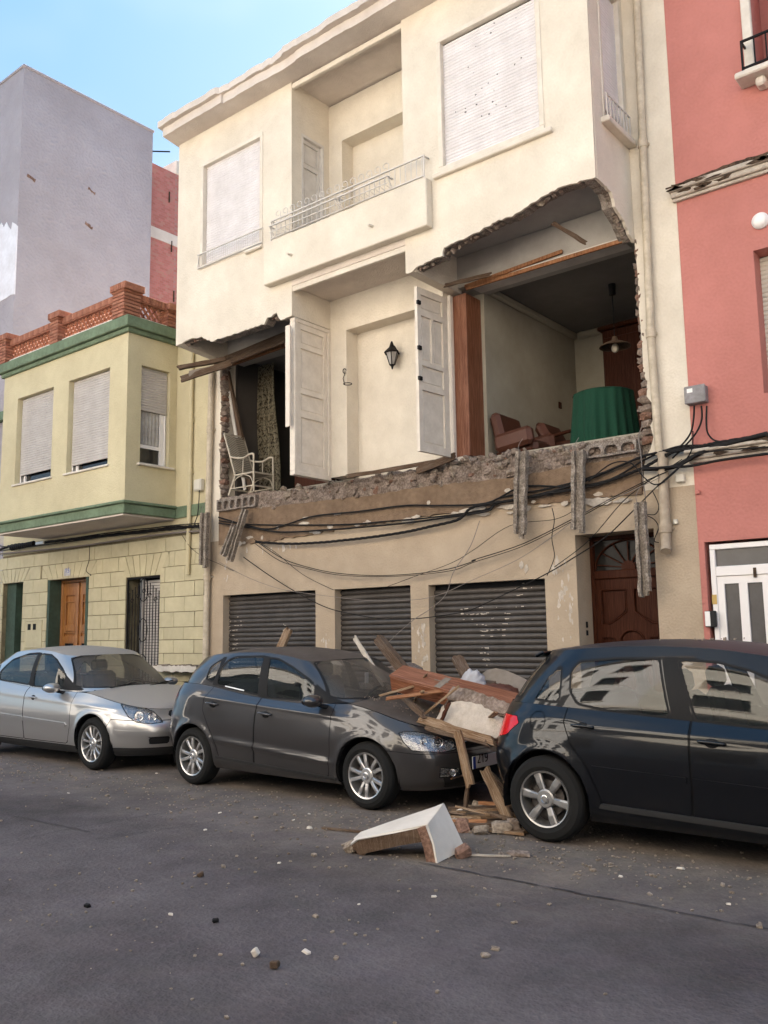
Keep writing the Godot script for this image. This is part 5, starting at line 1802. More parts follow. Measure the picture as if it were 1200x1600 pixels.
func make_car(sp: Dictionary) -> Node3D:
	var o := thing(sp.name, sp.label, "car", sp.at, sp.get("turn", 0.0))
	var body: Material = sp.paint
	var dusty: Material = sp.dusty
	var lo := lower_skin(sp)
	var skin: MB = lo[0]
	var seams := MB.new()
	var skin_left := MB.new()
	# a dark inner shell closes the gaps
	var shell := pushed(skin, -0.02)
	for w in sp.wheels:
		skin = cut(skin, arch_poly(w, sp.wr, sp.arch))[1]
		shell = cut(shell, arch_poly(w, sp.wr, sp.arch - 0.01))[1]
	for c in sp.lamps:   # [name, outline, mode, clear?, bulbs]
		var q := carve(refined(skin, P2(c[1]), c[2], 1), P2(c[1]), c[2], 0.003)
		shell = cut(shell, P2(c[1]), c[2], 0.004)[1]
		skin = q[1]
		seams.add(q[2])
		for k in 2:
			if c[3]:
				lamp_unit(o, c[0], q[0], k == 0, c[4])
			else:
				part(c[0], q[0] if k == 0 else MB.new().add(q[0], MIRROR), M.red_lens, o, true)
	part("inner_shell", both(shell), M.black, o, true)
	for c in sp.panels:   # [name, outline, mode, material, one each side?, gap]
		var q := carve(skin, P2(c[1]), c[2], c[5])
		skin = q[1]
		seams.add(q[2])
		if c[4]:
			for k in 2:
				var pn := part(c[0], q[0] if k == 0 else MB.new().add(q[0], MIRROR), c[3], o, true)
				if c[0] == "front_door" or c[0] == "rear_door":
					handle(pn, sp.handles[0 if c[0] == "rear_door" else 1], k == 0, body)
		elif c[0] == "fuel_flap":
			part(c[0], q[0], c[3], o, true)
			skin_left.add(q[0])
		else:
			part(c[0], both(q[0]), c[3], o, true)
	for c in sp.get("strips", []):   # mouldings: pieces of skin standing proud
		var q := cut(refined(lo[0], P2(c[0]), c[1], 2), P2(c[0]), c[1])
		var proud := MB.new().add(pushed(q[0], c[2]))
		proud.add(edge_wall(q[0], c[2]))
		if c[4] in ["side_moulding", "sill_trim", "chrome_strip"]:
			part(c[4], proud, c[3], o, true)
			part(c[4], MB.new().add(proud, MIRROR), c[3], o, true)
		else:
			part(c[4], both(proud), c[3], o, true)
	part("body_shell", both(skin).add(skin_left, MIRROR), body, o, true)
	part("panel_gaps", both(pushed(seams, -0.012)), M.trim, o, true)
	# bonnet and the cowl; the deck under the cabin is left out
	var deck: MB = lo[1]
	var cab := cut(deck, P2([-9, -2, sp.cowl, -2, sp.cowl, 2, -9, 2]), 4)
	var bon := carve(cab[1], P2([sp.bonnet, -0.1, sp.bonnet, 0.4, sp.bonnet - 0.12, 2, 9, 2, 9, -0.1]), 4, 0.0)
	part("bonnet", both(bon[0]), dusty, o, true)
	part("cowl", both(pushed(bon[1], -0.012)), M.trim, o, true)
	# greenhouse
	var up := upper_skin(sp)
	part("roof", both(up[1]), dusty, o, true)
	var sides := by_normal(up[0])
	var sd: MB = sides[0]
	var edges := MB.new()
	for c in sp.windows:   # [name, outline, material]
		var q := carve(sd, P2(c[1]), 0, 0.009)
		sd = q[1]
		edges.add(q[2])
		for k in 2:
			var g := pushed(q[0], -0.006)
			part(c[0], g if k == 0 else MB.new().add(g, MIRROR), c[2], o, true)
	for c in sp.pillars:
		var q := cut(sd, P2(c), 0)
		sd = q[1]
		edges.add(pushed(q[0], 0.001))
		var q2 := cut(sides[1], P2(c), 0)
		sides[1] = q2[1]
		edges.add(pushed(q2[0], 0.001))
	part("window_seals", both(edges), M.trim, o, true)
	var fr := carve(sides[1], P2(sp.screen), 1, 0.008)
	part("windscreen", both(pushed(fr[0], -0.004)), sp.screen_glass, o, true)
	var re := carve(sides[2], P2(sp.rear_screen), 6, 0.008)
	part("rear_window", both(pushed(re[0], -0.004)), M.glass, o, true)
	part("screen_seals", both(MB.new().add(fr[2]).add(re[2])), M.trim, o, true)
	part("cabin_frame", both(MB.new().add(sd).add(fr[1]).add(re[1])), body, o, true)
	# wheels in their wells
	for w in sp.wheels:
		for s in [1.0, -1.0]:
			wheel(o, V(w, sp.wr, s * sp.track), sp.wr, sp.rim, sp.style, s > 0)
			var well := MB.new()
			for k in 18:
				var a0: float = -0.25 + (PI + 0.5) * k / 18.0; var a1: float = -0.25 + (PI + 0.5) * (k + 1) / 18.0
				var r: float = sp.arch + 0.012
				var z0: float = s * (sp.track - 0.2); var z1: float = s * (sp.track + 0.06)
				well.quad(V(w + cos(a0) * r, sp.wr + sin(a0) * r, z0), V(w + cos(a1) * r, sp.wr + sin(a1) * r, z0), V(w + cos(a1) * r, sp.wr + sin(a1) * r, z1), V(w + cos(a0) * r, sp.wr + sin(a0) * r, z1))
				well.tri(V(w, sp.wr, z0), V(w + cos(a0) * r, sp.wr + sin(a0) * r, z0), V(w + cos(a1) * r, sp.wr + sin(a1) * r, z0))
			part("wheel_well", well, M.black, o, true)
	# floor and cabin
	var L: float = sp.wheels[0]
	part("underbody", MB.new().box(V(0, 0.25, 0), V(3.4, 0.1, 1.1)).box(V(0, 0.27, 0), V(-L * 2 - 0.8, 0.06, 1.46)), M.black, o, true)
	part("cabin_floor", bx(-1.5, 1.0, 0.32, 0.36, -0.7, 0.7), M.seat, o, true)
	part("dashboard", MB.new().box(V(sp.cowl - 0.28, 0.82, 0), V(0.5, 0.22, 1.3), Basis(), 0.06), M.plastic, o, true)
	part("steering_wheel", ring_mb(V(sp.cowl - 0.62, 0.86, -0.36), 0.18, 0.016, Basis(Vector3(0, 0, 1), PI / 2 - 0.5)), M.plastic, o, true)
	for s in [-0.36, 0.36]:
		var st := part("seat", MB.new().box(V(0.02, 0.5, s), V(0.5, 0.18, 0.48), Basis(), 0.06).box(V(-0.28, 0.82, s), V(0.15, 0.62, 0.48), Basis(Vector3(0, 0, 1), 0.2), 0.06), M.seat, o, true)
		part("headrest", MB.new().box(V(-0.37, 1.2, s), V(0.1, 0.17, 0.26), Basis(Vector3(0, 0, 1), 0.15), 0.04), M.seat, st, true)
	part("rear_bench", MB.new().box(V(-0.85, 0.5, 0), V(0.5, 0.2, 1.2), Basis(), 0.06).box(V(-1.15, 0.8, 0), V(0.15, 0.6, 1.2), Basis(Vector3(0, 0, 1), 0.3), 0.06), M.seat, o, true)
	# mirrors, wipers
	for s in [1.0, -1.0]:
		var mp: Vector3 = sp.mirror * V(1, 1, s)
		var mi := part("door_mirror", MB.new().ball(mp, sp.mirror_size, Basis(Vector3.UP, 0.12 * s), 18, 12), sp.get("mirror_paint", body), o, true)
		part("mirror_foot", MB.new().bar(mp - V(-0.02, 0.04, 0.05 * s), V(mp.x + 0.07, mp.y - 0.07, sp.green.w_b * s), 0.05, 0.04, 0.01), M.trim, mi, true)
		part("mirror_glass", MB.new().ball(mp - V(sp.mirror_size.x * 0.72, 0, 0), sp.mirror_size * V(0.35, 0.8, 0.85)), M.win_dark, mi, true)
	for s in [-0.1, 0.5]:
		part("wiper", MB.new().tube(P3([sp.cowl + 0.12, curve_y(sp.levels[-1].y, sp.cowl) + 0.05, s, sp.cowl + 0.02, curve_y(sp.levels[-1].y, sp.cowl) + 0.075, s - 0.3, sp.cowl - 0.04, curve_y(sp.levels[-1].y, sp.cowl) + 0.09, s - 0.5]), 0.008, 5), M.trim, o, true)
	return o


func edge_wall(s: MB, d: float) -> MB:   # the rim between a piece of skin and the same piece pushed out
	var count := {}
	var key := func(p: Vector3) -> Vector3i:
		return Vector3i((p * 5000.0).round())
	for i in range(0, s.v.size(), 3):
		for k in 3:
			var a: Vector3i = key.call(s.v[i + k]); var b: Vector3i = key.call(s.v[i + (k + 1) % 3])
			if count.has([b, a]):
				count.erase([b, a])
			else:
				count[[a, b]] = [i + k, i + (k + 1) % 3]
	var mb := MB.new()
	for e in count.values():
		var a := s.v[e[0]]; var b := s.v[e[1]]
		mb.quad(b, a, a + s.n[e[0]] * d, b + s.n[e[1]] * d)
	return mb


func ring_mb(at: Vector3, r: float, t: float, b: Basis) -> MB:
	var p := PackedVector3Array()
	for i in 25:
		var a := TAU * i / 24.0
		p.append(at + b * V(cos(a) * r, 0, sin(a) * r))
	return MB.new().tube(p, t, 6)


func handle(door: Node3D, q: Array, right: bool, m: Material) -> void:   # q: x, y, z, tilt
	var b := Basis(Vector3(0, 0, 1), q[3])
	var x := Transform3D(b, V(q[0], q[1], q[2]))
	if not right:
		x = MIRROR * x
	part("handle_recess", MB.new().add(MB.new().ball(V(0, -0.008, -0.012), V(0.055, 0.036, 0.016), Basis(), 16, 8), x), M.trim, door, true)
	var pts := P3([-0.085, 0.0, -0.005, -0.075, 0.002, 0.018, 0.0, 0.004, 0.026, 0.075, 0.002, 0.018, 0.085, 0.0, -0.005])
	part("handle", MB.new().add(MB.new().tube(smooth_line(pts, 4), 0.011, 8), x), m, door, true)


func cars() -> void:
	# grey hatchback in the middle
	var grey := paint(0.048, 0.045, 0.045, 0.45, 0.28)
	var grey_dust := paint(0.115, 0.098, 0.088, 0.15, 0.5, false, T.dirty)
	var hatch := {
		"name": "grey_hatchback", "label": "dark grey hatchback with rubble and planks fallen on its bonnet", "at": V(-6.66, 0, -7.19), "paint": grey, "dusty": grey_dust,
		"wheels": [-1.235, 1.235], "wr": 0.302, "arch": 0.352, "rim": 0.205, "style": 0, "track": 0.735, "pf": [9.0, 2.5], "pr": [11.0, 2.8], "crown": 0.05, "cowl": 0.98, "bonnet": 1.0,
		"levels": [
			{"y": [[-1.95, 0.32], [-1.235, 0.22], [0, 0.19], [1.235, 0.19], [2.03, 0.19]], "w": 0.76, "xf": 1.93, "xr": 1.84},
			{"y": [[-1.95, 0.40], [-1.235, 0.31], [0, 0.28], [1.235, 0.27], [2.03, 0.27]], "w": 0.815, "xf": 2.00, "xr": 1.90},
			{"y": [[-1.95, 0.54], [-1.235, 0.52], [0, 0.49], [1.235, 0.46], [2.03, 0.44]], "w": 0.838, "xf": 2.03, "xr": 1.93},
			{"y": [[-1.95, 0.73], [-1.235, 0.71], [0, 0.67], [1.235, 0.61], [2.03, 0.55]], "w": 0.842, "xf": 2.00, "xr": 1.91},
			{"y": [[-1.95, 0.94], [-1.235, 0.92], [0, 0.84], [0.9, 0.80], [1.4, 0.72], [2.03, 0.63]], "w": 0.815, "xf": 1.93, "xr": 1.84},
			{"y": [[-1.94, 1.07], [-1.2, 1.065], [-0.4, 0.965], [0.3, 0.915], [0.85, 0.925], [1.0, 0.925], [1.3, 0.865], [1.54, 0.79], [1.75, 0.725], [2.03, 0.66]], "w": 0.748, "xf": 1.84, "xr": 1.79},
		],
		"creases": [[-1.1, 0.935, 1.0, 0.80, 0.011, 0.016], [-0.85, 0.505, 0.80, 0.385, 0.026, 0.024]],
		"green": {"pf": [5.0, 2.2], "pr": [9.0, 2.6], "xf_b": 1.03, "xr_b": 1.78, "xf_t": 0.36, "xr_t": 1.58, "w_b": 0.735, "w_t": 0.57, "crown": 0.05, "bulge": 0.035,
			"top": [[-1.6, 1.315], [-1.3, 1.36], [-1.0, 1.392], [-0.6, 1.408], [-0.3, 1.40], [0.07, 1.355], [0.4, 1.27]]},
		"panels": [
			["lower_grille", [-0.1, 0.215, 0.50, 0.215, 0.55, 0.30, 0.52, 0.37, -0.1, 0.37], 1, M.trim, false, 0.003],
			["front_bumper", [1.44, 0.545, 1.60, 0.535, 1.75, 0.52, 2.3, 0.515, 2.3, 0, 1.3, 0, 1.3, 0.5], 0, grey, false, 0.003],
			["radiator_grille", [-0.1, 0.545, 0.40, 0.545, 0.43, 0.60, 0.36, 0.625, -0.1, 0.63], 1, M.trim, false, 0.003],
			["front_door", [-0.205, 1.3, -0.24, 0.60, -0.255, 0.285, 0.765, 0.25, 0.80, 0.5, 0.81, 1.3], 0, grey, true, 0.004],
			["rear_door", [-0.212, 1.3, -0.247, 0.60, -0.262, 0.286, -0.79, 0.31, -0.86, 0.50, -0.97, 0.66, -1.06, 0.80, -1.065, 0.92, -0.98, 1.03, -0.95, 1.3], 0, grey, true, 0.004],
			["rear_bumper", [-2.3, 0.60, -1.62, 0.60, -1.5, 0.3, -1.5, 0, -2.3, 0], 0, grey, false, 0.003],
		],
		"lamps": [
			["headlight", [0.575, 0.695, 0.63, 0.712, 0.74, 0.705, 0.90, 0.672, 1.03, 0.62, 1.12, 0.56, 1.08, 0.54, 0.97, 0.528, 0.68, 0.548, 0.61, 0.62], 2, true, [[V(1.862, 0.612, 0.56), 0.040, false], [V(1.905, 0.588, 0.44), 0.036, true], [V(1.785, 0.635, 0.67), 0.026, true]]],
			["fog_light", [0.93, 0.40, 1.12, 0.375, 1.13, 0.31, 0.92, 0.31], 2, true, [[V(1.945, 0.345, 0.47), 0.030, true]]],
			["tail_light", [-1.1, 1.01, -0.66, 0.995, -0.62, 0.93, -0.69, 0.82, -1.02, 0.78, -1.1, 0.78], 3, false, []],
		],
		"strips": [[[-0.84, 0.31, -0.84, 0.335, 0.86, 0.25, 0.86, 0.225], 0, 0.008, M.plastic, "sill_trim"], [[1.02, 0.30, 1.16, 0.33, 1.19, 0.355, 1.2, 0.34, 1.17, 0.31, 1.03, 0.287], 2, 0.006, M.chrome, "chrome_strip"]],
		"windows": [
			["rear_quarter_glass", [-1.15, 1.125, -1.14, 1.255, -1.0, 1.338, -0.975, 1.25, -1.01, 1.085], M.glass],
			["rear_door_glass", [-0.955, 1.065, -0.945, 1.24, -0.90, 1.325, -0.78, 1.362, -0.345, 1.368, -0.29, 0.975], M.glass],
			["front_door_glass", [-0.165, 0.955, -0.265, 1.352, -0.14, 1.342, 0.09, 1.265, 0.34, 1.155, 0.46, 1.095, 0.50, 0.935], M.glass_clear],
		],
		"pillars": [[-0.30, 0.96, -0.36, 1.376, -0.25, 1.36, -0.15, 0.94], [0.50, 0.925, 0.46, 1.105, 0.56, 1.045, 0.70, 0.97, 0.88, 0.915], [-1.02, 1.06, -1.0, 1.36, -0.93, 1.36, -0.94, 1.05]],
		"screen": [-0.67, 0.985, -0.62, 0.965, 0, 0.955, 0.62, 0.965, 0.67, 0.985, 0.51, 1.30, 0.4, 1.325, 0, 1.335, -0.4, 1.325, -0.51, 1.3], "screen_glass": M.glass_dusty,
		"rear_screen": [-0.6, 1.12, 0.6, 1.12, 0.5, 1.34, -0.5, 1.34],
		"handles": [[-0.90, 0.872, 0.838, -0.06], [-0.08, 0.80, 0.842, -0.07]], "mirror": V(0.64, 0.955, 0.89), "mirror_size": V(0.085, 0.062, 0.115),
	}
	hatch.dusty.uv1_scale = Vector3.ONE * 0.7
	var car := make_car(hatch)
	# number plate, grille bars, brand ring left off under the rubble
	var npl := part("number_plate", bx(2.02, 2.032, 0.355, 0.465, -0.26, 0.26, 0.004), M.plate_white, car, true)
	part("plate_band", bx(2.0325, 2.034, 0.357, 0.463, 0.215, 0.258), M.plate_blue, npl, true)
	part("plate_digits", text_mb("219", 0.078, V(2.0345, 0.372, 0.19), Basis(Vector3(0, 0, -1), Vector3.UP, Vector3(1, 0, 0))), M.black, npl, true)
	for y in [0.565, 0.60]:
		part("grille_bar", MB.new().tube(P3([1.955, y, -0.38, 1.985, y, 0, 1.955, y, 0.38]), 0.006, 5), M.chrome, car, true)
	part("window_sticker", MB.new().box(V(-0.65, 1.035, 0.742), V(0.30, 0.012, 0.003), Basis(Vector3(0, 0, 1), -0.13) * Basis(Vector3(1, 0, 0), -0.45)), M.plate_white, car, true)
	part("air_freshener", MB.new().box(V(0.52, 1.13, -0.05), V(0.01, 0.11, 0.06), Basis(), 0.004), M.plate_white, car, true)

	# silver saloon at the left
	var silver := paint(0.42, 0.41, 0.40, 0.75, 0.3)
	var silver_dust := paint(0.36, 0.335, 0.31, 0.3, 0.45, false)
	make_car({
		"name": "silver_saloon", "label": "silver saloon with a scuffed front bumper, behind the dark grey hatchback", "at": V(-11.165, 0, -7.22), "paint": silver, "dusty": silver_dust,
		"wheels": [-1.375, 1.375], "wr": 0.315, "arch": 0.362, "rim": 0.215, "style": 1, "track": 0.775, "pf": [7.5, 2.4], "pr": [9.0, 2.6], "crown": 0.06, "cowl": 1.08, "bonnet": 1.12,
		"levels": [
			{"y": [[-2.31, 0.30], [-1.375, 0.2], [0, 0.17], [1.375, 0.18], [2.3, 0.19]], "w": 0.79, "xf": 2.2, "xr": 2.2},
			{"y": [[-2.31, 0.40], [-1.375, 0.3], [0, 0.28], [1.375, 0.28], [2.3, 0.29]], "w": 0.855, "xf": 2.27, "xr": 2.28},
			{"y": [[-2.31, 0.55], [-1.375, 0.53], [0, 0.52], [1.375, 0.5], [2.3, 0.46]], "w": 0.882, "xf": 2.31, "xr": 2.31},
			{"y": [[-2.31, 0.75], [-1.375, 0.74], [0, 0.70], [1.375, 0.66], [2.3, 0.57]], "w": 0.882, "xf": 2.27, "xr": 2.27},
			{"y": [[-2.31, 0.95], [-1.375, 0.93], [0, 0.86], [1.0, 0.80], [1.6, 0.73], [2.3, 0.64]], "w": 0.855, "xf": 2.19, "xr": 2.2},
			{"y": [[-2.3, 1.06], [-1.2, 1.035], [-0.4, 0.965], [0.5, 0.915], [0.9, 0.915], [1.15, 0.905], [1.4, 0.865], [1.75, 0.79], [2.05, 0.72], [2.3, 0.68]], "w": 0.79, "xf": 2.10, "xr": 2.1},
		],
		"creases": [[-1.6, 0.905, 1.8, 0.735, 0.007, 0.02]],
		"green": {"pf": [4.5, 2.1], "pr": [7.0, 2.4], "xf_b": 1.20, "xr_b": 1.95, "xf_t": 0.42, "xr_t": 1.35, "w_b": 0.775, "w_t": 0.60, "crown": 0.05, "bulge": 0.04,
			"top": [[-1.5, 1.30], [-1.0, 1.405], [-0.41, 1.44], [0.02, 1.415], [0.28, 1.36], [0.5, 1.29]]},
		"panels": [
			["bumper_intake", [0.10, 0.33, 0.30, 0.33, 0.33, 0.36, 0.33, 0.41, 0.11, 0.41], 1, M.trim, true, 0.003],
			["bumper_intake", [0.38, 0.33, 0.58, 0.33, 0.60, 0.41, 0.38, 0.41], 1, M.trim, true, 0.003],
			["lower_skirt", [1.76, 0.285, 2.5, 0.285, 2.5, 0, 1.6, 0, 1.6, 0.285], 0, M.plastic, false, 0.002],
			["lower_skirt", [-1.05, 0.0, -1.05, 0.27, 1.1, 0.265, 1.1, 0.0], 0, M.plastic, false, 0.002],
			["radiator_grille", [-0.1, 0.61, 0.30, 0.61, 0.33, 0.655, 0.27, 0.70, -0.1, 0.71], 1, M.trim, false, 0.003],
			["front_bumper", [1.72, 0.62, 2.5, 0.585, 2.5, 0, 1.6, 0, 1.6, 0.4], 0, silver, false, 0.004],
			["front_door", [-0.215, 1.3, -0.22, 0.60, -0.2, 0.285, 0.83, 0.285, 0.90, 0.5, 0.92, 1.3], 0, silver, true, 0.004],
			["rear_door", [-0.223, 1.3, -0.228, 0.60, -0.208, 0.285, -0.93, 0.29, -1.05, 0.55, -1.25, 0.75, -1.27, 0.9, -1.15, 1.3], 0, silver, true, 0.004],
			["rear_bumper", [-2.6, 0.62, -1.85, 0.62, -1.7, 0.3, -1.7, 0, -2.6, 0], 0, silver, false, 0.004],
		],
		"lamps": [
			["headlight", [0.72, 0.79, 0.80, 0.795, 0.92, 0.775, 1.12, 0.70, 1.22, 0.62, 1.25, 0.575, 1.10, 0.565, 0.95, 0.585, 0.84, 0.65], 2, true, [[V(2.03, 0.66, 0.66), 0.05, true], [V(2.10, 0.645, 0.52), 0.045, true]]],
			["tail_light", [-1.3, 0.95, -0.8, 0.95, -0.78, 0.72, -1.3, 0.7], 3, false, []],
		],
		"strips": [[[-0.92, 0.60, -0.22, 0.575, -0.22, 0.52, -0.90, 0.545], 0, 0.014, silver, "side_moulding"], [[-0.2, 0.572, 0.80, 0.54, 0.84, 0.515, 0.80, 0.488, -0.2, 0.518], 0, 0.014, silver, "side_moulding"], [[1.78, 0.50, 2.5, 0.47, 2.5, 0.41, 1.80, 0.44], 0, 0.012, silver, "bumper_strip"]],
		"windows": [
			["rear_quarter_glass", [-1.5, 1.07, -1.25, 1.25, -1.17, 1.15, -1.17, 1.05], M.glass],
			["rear_door_glass", [-1.10, 1.035, -1.13, 1.15, -0.93, 1.31, -0.56, 1.39, -0.325, 1.40, -0.275, 0.98], M.glass],
			["front_door_glass", [-0.18, 0.965, -0.24, 1.392, 0.0, 1.375, 0.18, 1.31, 0.37, 1.20, 0.50, 1.11, 0.53, 0.945], M.glass],
		],
		"pillars": [[-0.28, 0.97, -0.335, 1.41, -0.23, 1.40, -0.17, 0.95], [0.53, 0.935, 0.50, 1.115, 0.60, 1.06, 0.70, 1.0, 0.95, 0.915]],
		"screen": [-0.71, 0.985, -0.66, 0.965, 0, 0.945, 0.66, 0.965, 0.71, 0.985, 0.545, 1.325, 0.4, 1.355, 0, 1.375, -0.4, 1.355, -0.545, 1.325], "screen_glass": M.glass_dusty,
		"rear_screen": [-0.6, 1.1, 0.6, 1.1, 0.5, 1.36, -0.5, 1.36],
		"handles": [[-0.95, 0.865, 0.874, -0.05], [0.0, 0.83, 0.875, -0.05]], "mirror": V(0.55, 0.965, 0.93), "mirror_size": V(0.095, 0.065, 0.115),
	})

	# dark blue hatchback at the right
	var navy := paint(0.003, 0.0035, 0.005, 0.0, 0.35)
	navy.clearcoat = 0.75
	var navy_dust := paint(0.04, 0.036, 0.042, 0.1, 0.42, false)
	var blue := make_car({
		"name": "dark_blue_hatchback", "label": "dark blue five-door hatchback with a red tail light, in front of the grey hatchback", "at": V(-2.18, 0, -7.03), "paint": navy, "dusty": navy_dust,
		"wheels": [-1.304, 1.304], "wr": 0.318, "arch": 0.372, "rim": 0.208, "style": 2, "track": 0.765, "pf": [7.5, 2.4], "pr": [7.0, 2.4], "crown": 0.06, "cowl": 1.22, "bonnet": 1.25,
		"levels": [
			{"y": [[-2.03, 0.27], [-1.3, 0.2], [0, 0.18], [1.3, 0.18], [2.18, 0.2]], "w": 0.78, "xf": 2.08, "xr": 1.90},
			{"y": [[-2.03, 0.37], [-1.3, 0.3], [0, 0.28], [1.3, 0.27], [2.18, 0.28]], "w": 0.84, "xf": 2.15, "xr": 1.98},
			{"y": [[-2.03, 0.56], [-1.3, 0.55], [0, 0.54], [1.3, 0.5], [2.18, 0.45]], "w": 0.868, "xf": 2.18, "xr": 2.03},
			{"y": [[-2.03, 0.75], [-1.3, 0.74], [0, 0.71], [1.3, 0.65], [2.18, 0.57]], "w": 0.868, "xf": 2.12, "xr": 1.99},
			{"y": [[-2.03, 0.92], [-1.3, 0.90], [0, 0.84], [1.0, 0.82], [1.6, 0.75], [2.18, 0.65]], "w": 0.84, "xf": 2.05, "xr": 1.93},
			{"y": [[-2.03, 1.02], [-1.3, 1.01], [-0.2, 0.945], [0.4, 0.91], [0.95, 0.92], [1.3, 0.90], [1.6, 0.83], [1.95, 0.75], [2.18, 0.69]], "w": 0.775, "xf": 1.95, "xr": 1.88},
		],
		"creases": [[-1.0, 0.875, 1.2, 0.81, 0.006, 0.02]],
		"green": {"pf": [4.5, 2.1], "pr": [7.0, 2.4], "xf_b": 1.32, "xr_b": 1.87, "xf_t": 0.60, "xr_t": 1.53, "w_b": 0.765, "w_t": 0.60, "crown": 0.045, "bulge": 0.035,
			"top": [[-1.55, 1.38], [-1.39, 1.405], [-1.06, 1.44], [-0.68, 1.458], [-0.375, 1.455], [-0.02, 1.435], [0.31, 1.385], [0.65, 1.30]]},
		"panels": [
			["front_bumper", [1.68, 0.60, 2.5, 0.56, 2.5, 0, 1.6, 0, 1.6, 0.5], 0, navy, false, 0.004],
			["radiator_grille", [-0.1, 0.58, 0.3, 0.58, 0.3, 0.68, -0.1, 0.68], 1, M.trim, false, 0.003],
			["front_door", [-0.205, 1.4, -0.165, 0.95, -0.15, 0.53, -0.165, 0.29, 0.85, 0.28, 0.93, 0.5, 0.97, 1.4], 0, navy, true, 0.004],
			["rear_door", [-0.215, 1.4, -0.175, 0.95, -0.16, 0.53, -0.175, 0.29, -0.82, 0.31, -0.93, 0.58, -1.06, 0.74, -1.13, 0.90, -1.12, 1.0, -1.1, 1.4], 0, navy, true, 0.004],
			["rear_bumper", [-2.5, 0.655, -1.74, 0.655, -1.66, 0.58, -1.6, 0.3, -1.6, 0, -2.5, 0], 0, navy, false, 0.004],
			["fuel_flap", circle_list(-1.365, 0.895, 0.072), 0, navy, false, 0.003],
		],
		"lamps": [
			["tail_light", [-1.18, 0.93, -0.60, 0.918, -0.55, 0.865, -0.68, 0.765, -0.99, 0.71, -1.18, 0.70], 3, false, []],
			["headlight", [0.80, 0.74, 1.0, 0.74, 1.2, 0.62, 0.9, 0.6], 2, true, []],
		],
		"strips": [[[-0.90, 0.60, -0.19, 0.573, -0.19, 0.535, -0.88, 0.56], 0, 0.012, navy, "side_moulding"], [[-0.15, 0.572, 0.86, 0.535, 0.88, 0.50, -0.15, 0.534], 0, 0.012, navy, "side_moulding"], [[-0.84, 0.335, 0.90, 0.285, 0.90, 0.245, -0.86, 0.30], 0, 0.016, M.plastic, "sill_trim"]],
		"windows": [
			["rear_quarter_glass", [-1.50, 1.055, -1.34, 1.235, -1.225, 1.315, -1.205, 1.2, -1.205, 1.03], M.glass],
			["rear_door_glass", [-1.05, 1.03, -1.115, 1.12, -1.13, 1.27, -1.07, 1.345, -0.755, 1.37, -0.425, 1.37, -0.325, 0.96, -0.77, 0.985], M.glass_clear],
			["front_door_glass", [-0.285, 1.362, 0.0, 1.345, 0.22, 1.29, 0.47, 1.19, 0.78, 1.02, 0.84, 0.94, 0.35, 0.92, -0.14, 0.945], M.glass_clear],
		],
		"pillars": [[-0.41, 1.385, -0.305, 0.94, -0.155, 0.93, -0.28, 1.38]],
		"screen": [-0.76, 0.985, 0, 0.96, 0.75, 0.985, 0.58, 1.31, 0.4, 1.34, 0, 1.36, -0.4, 1.34, -0.58, 1.31], "screen_glass": M.glass_dusty,
		"rear_screen": [-0.62, 1.05, 0.62, 1.05, 0.5, 1.38, -0.5, 1.38],
		"handles": [[-0.965, 0.875, 0.845, -0.05], [-0.01, 0.815, 0.86, -0.06]], "mirror": V(0.78, 1.0, 0.95), "mirror_size": V(0.09, 0.07, 0.11),
	})
	part("hatch_spoiler", MB.new().box(V(-1.505, 1.395, 0), V(0.09, 0.028, 1.0), Basis(Vector3(0, 0, 1), 0.4), 0.012), navy, blue, true)


func circle_list(x: float, y: float, r: float) -> Array:
	var a := []
	for i in 20:
		a.append(x + cos(TAU * i / 20) * r)
		a.append(y + sin(TAU * i / 20) * r)
	return a


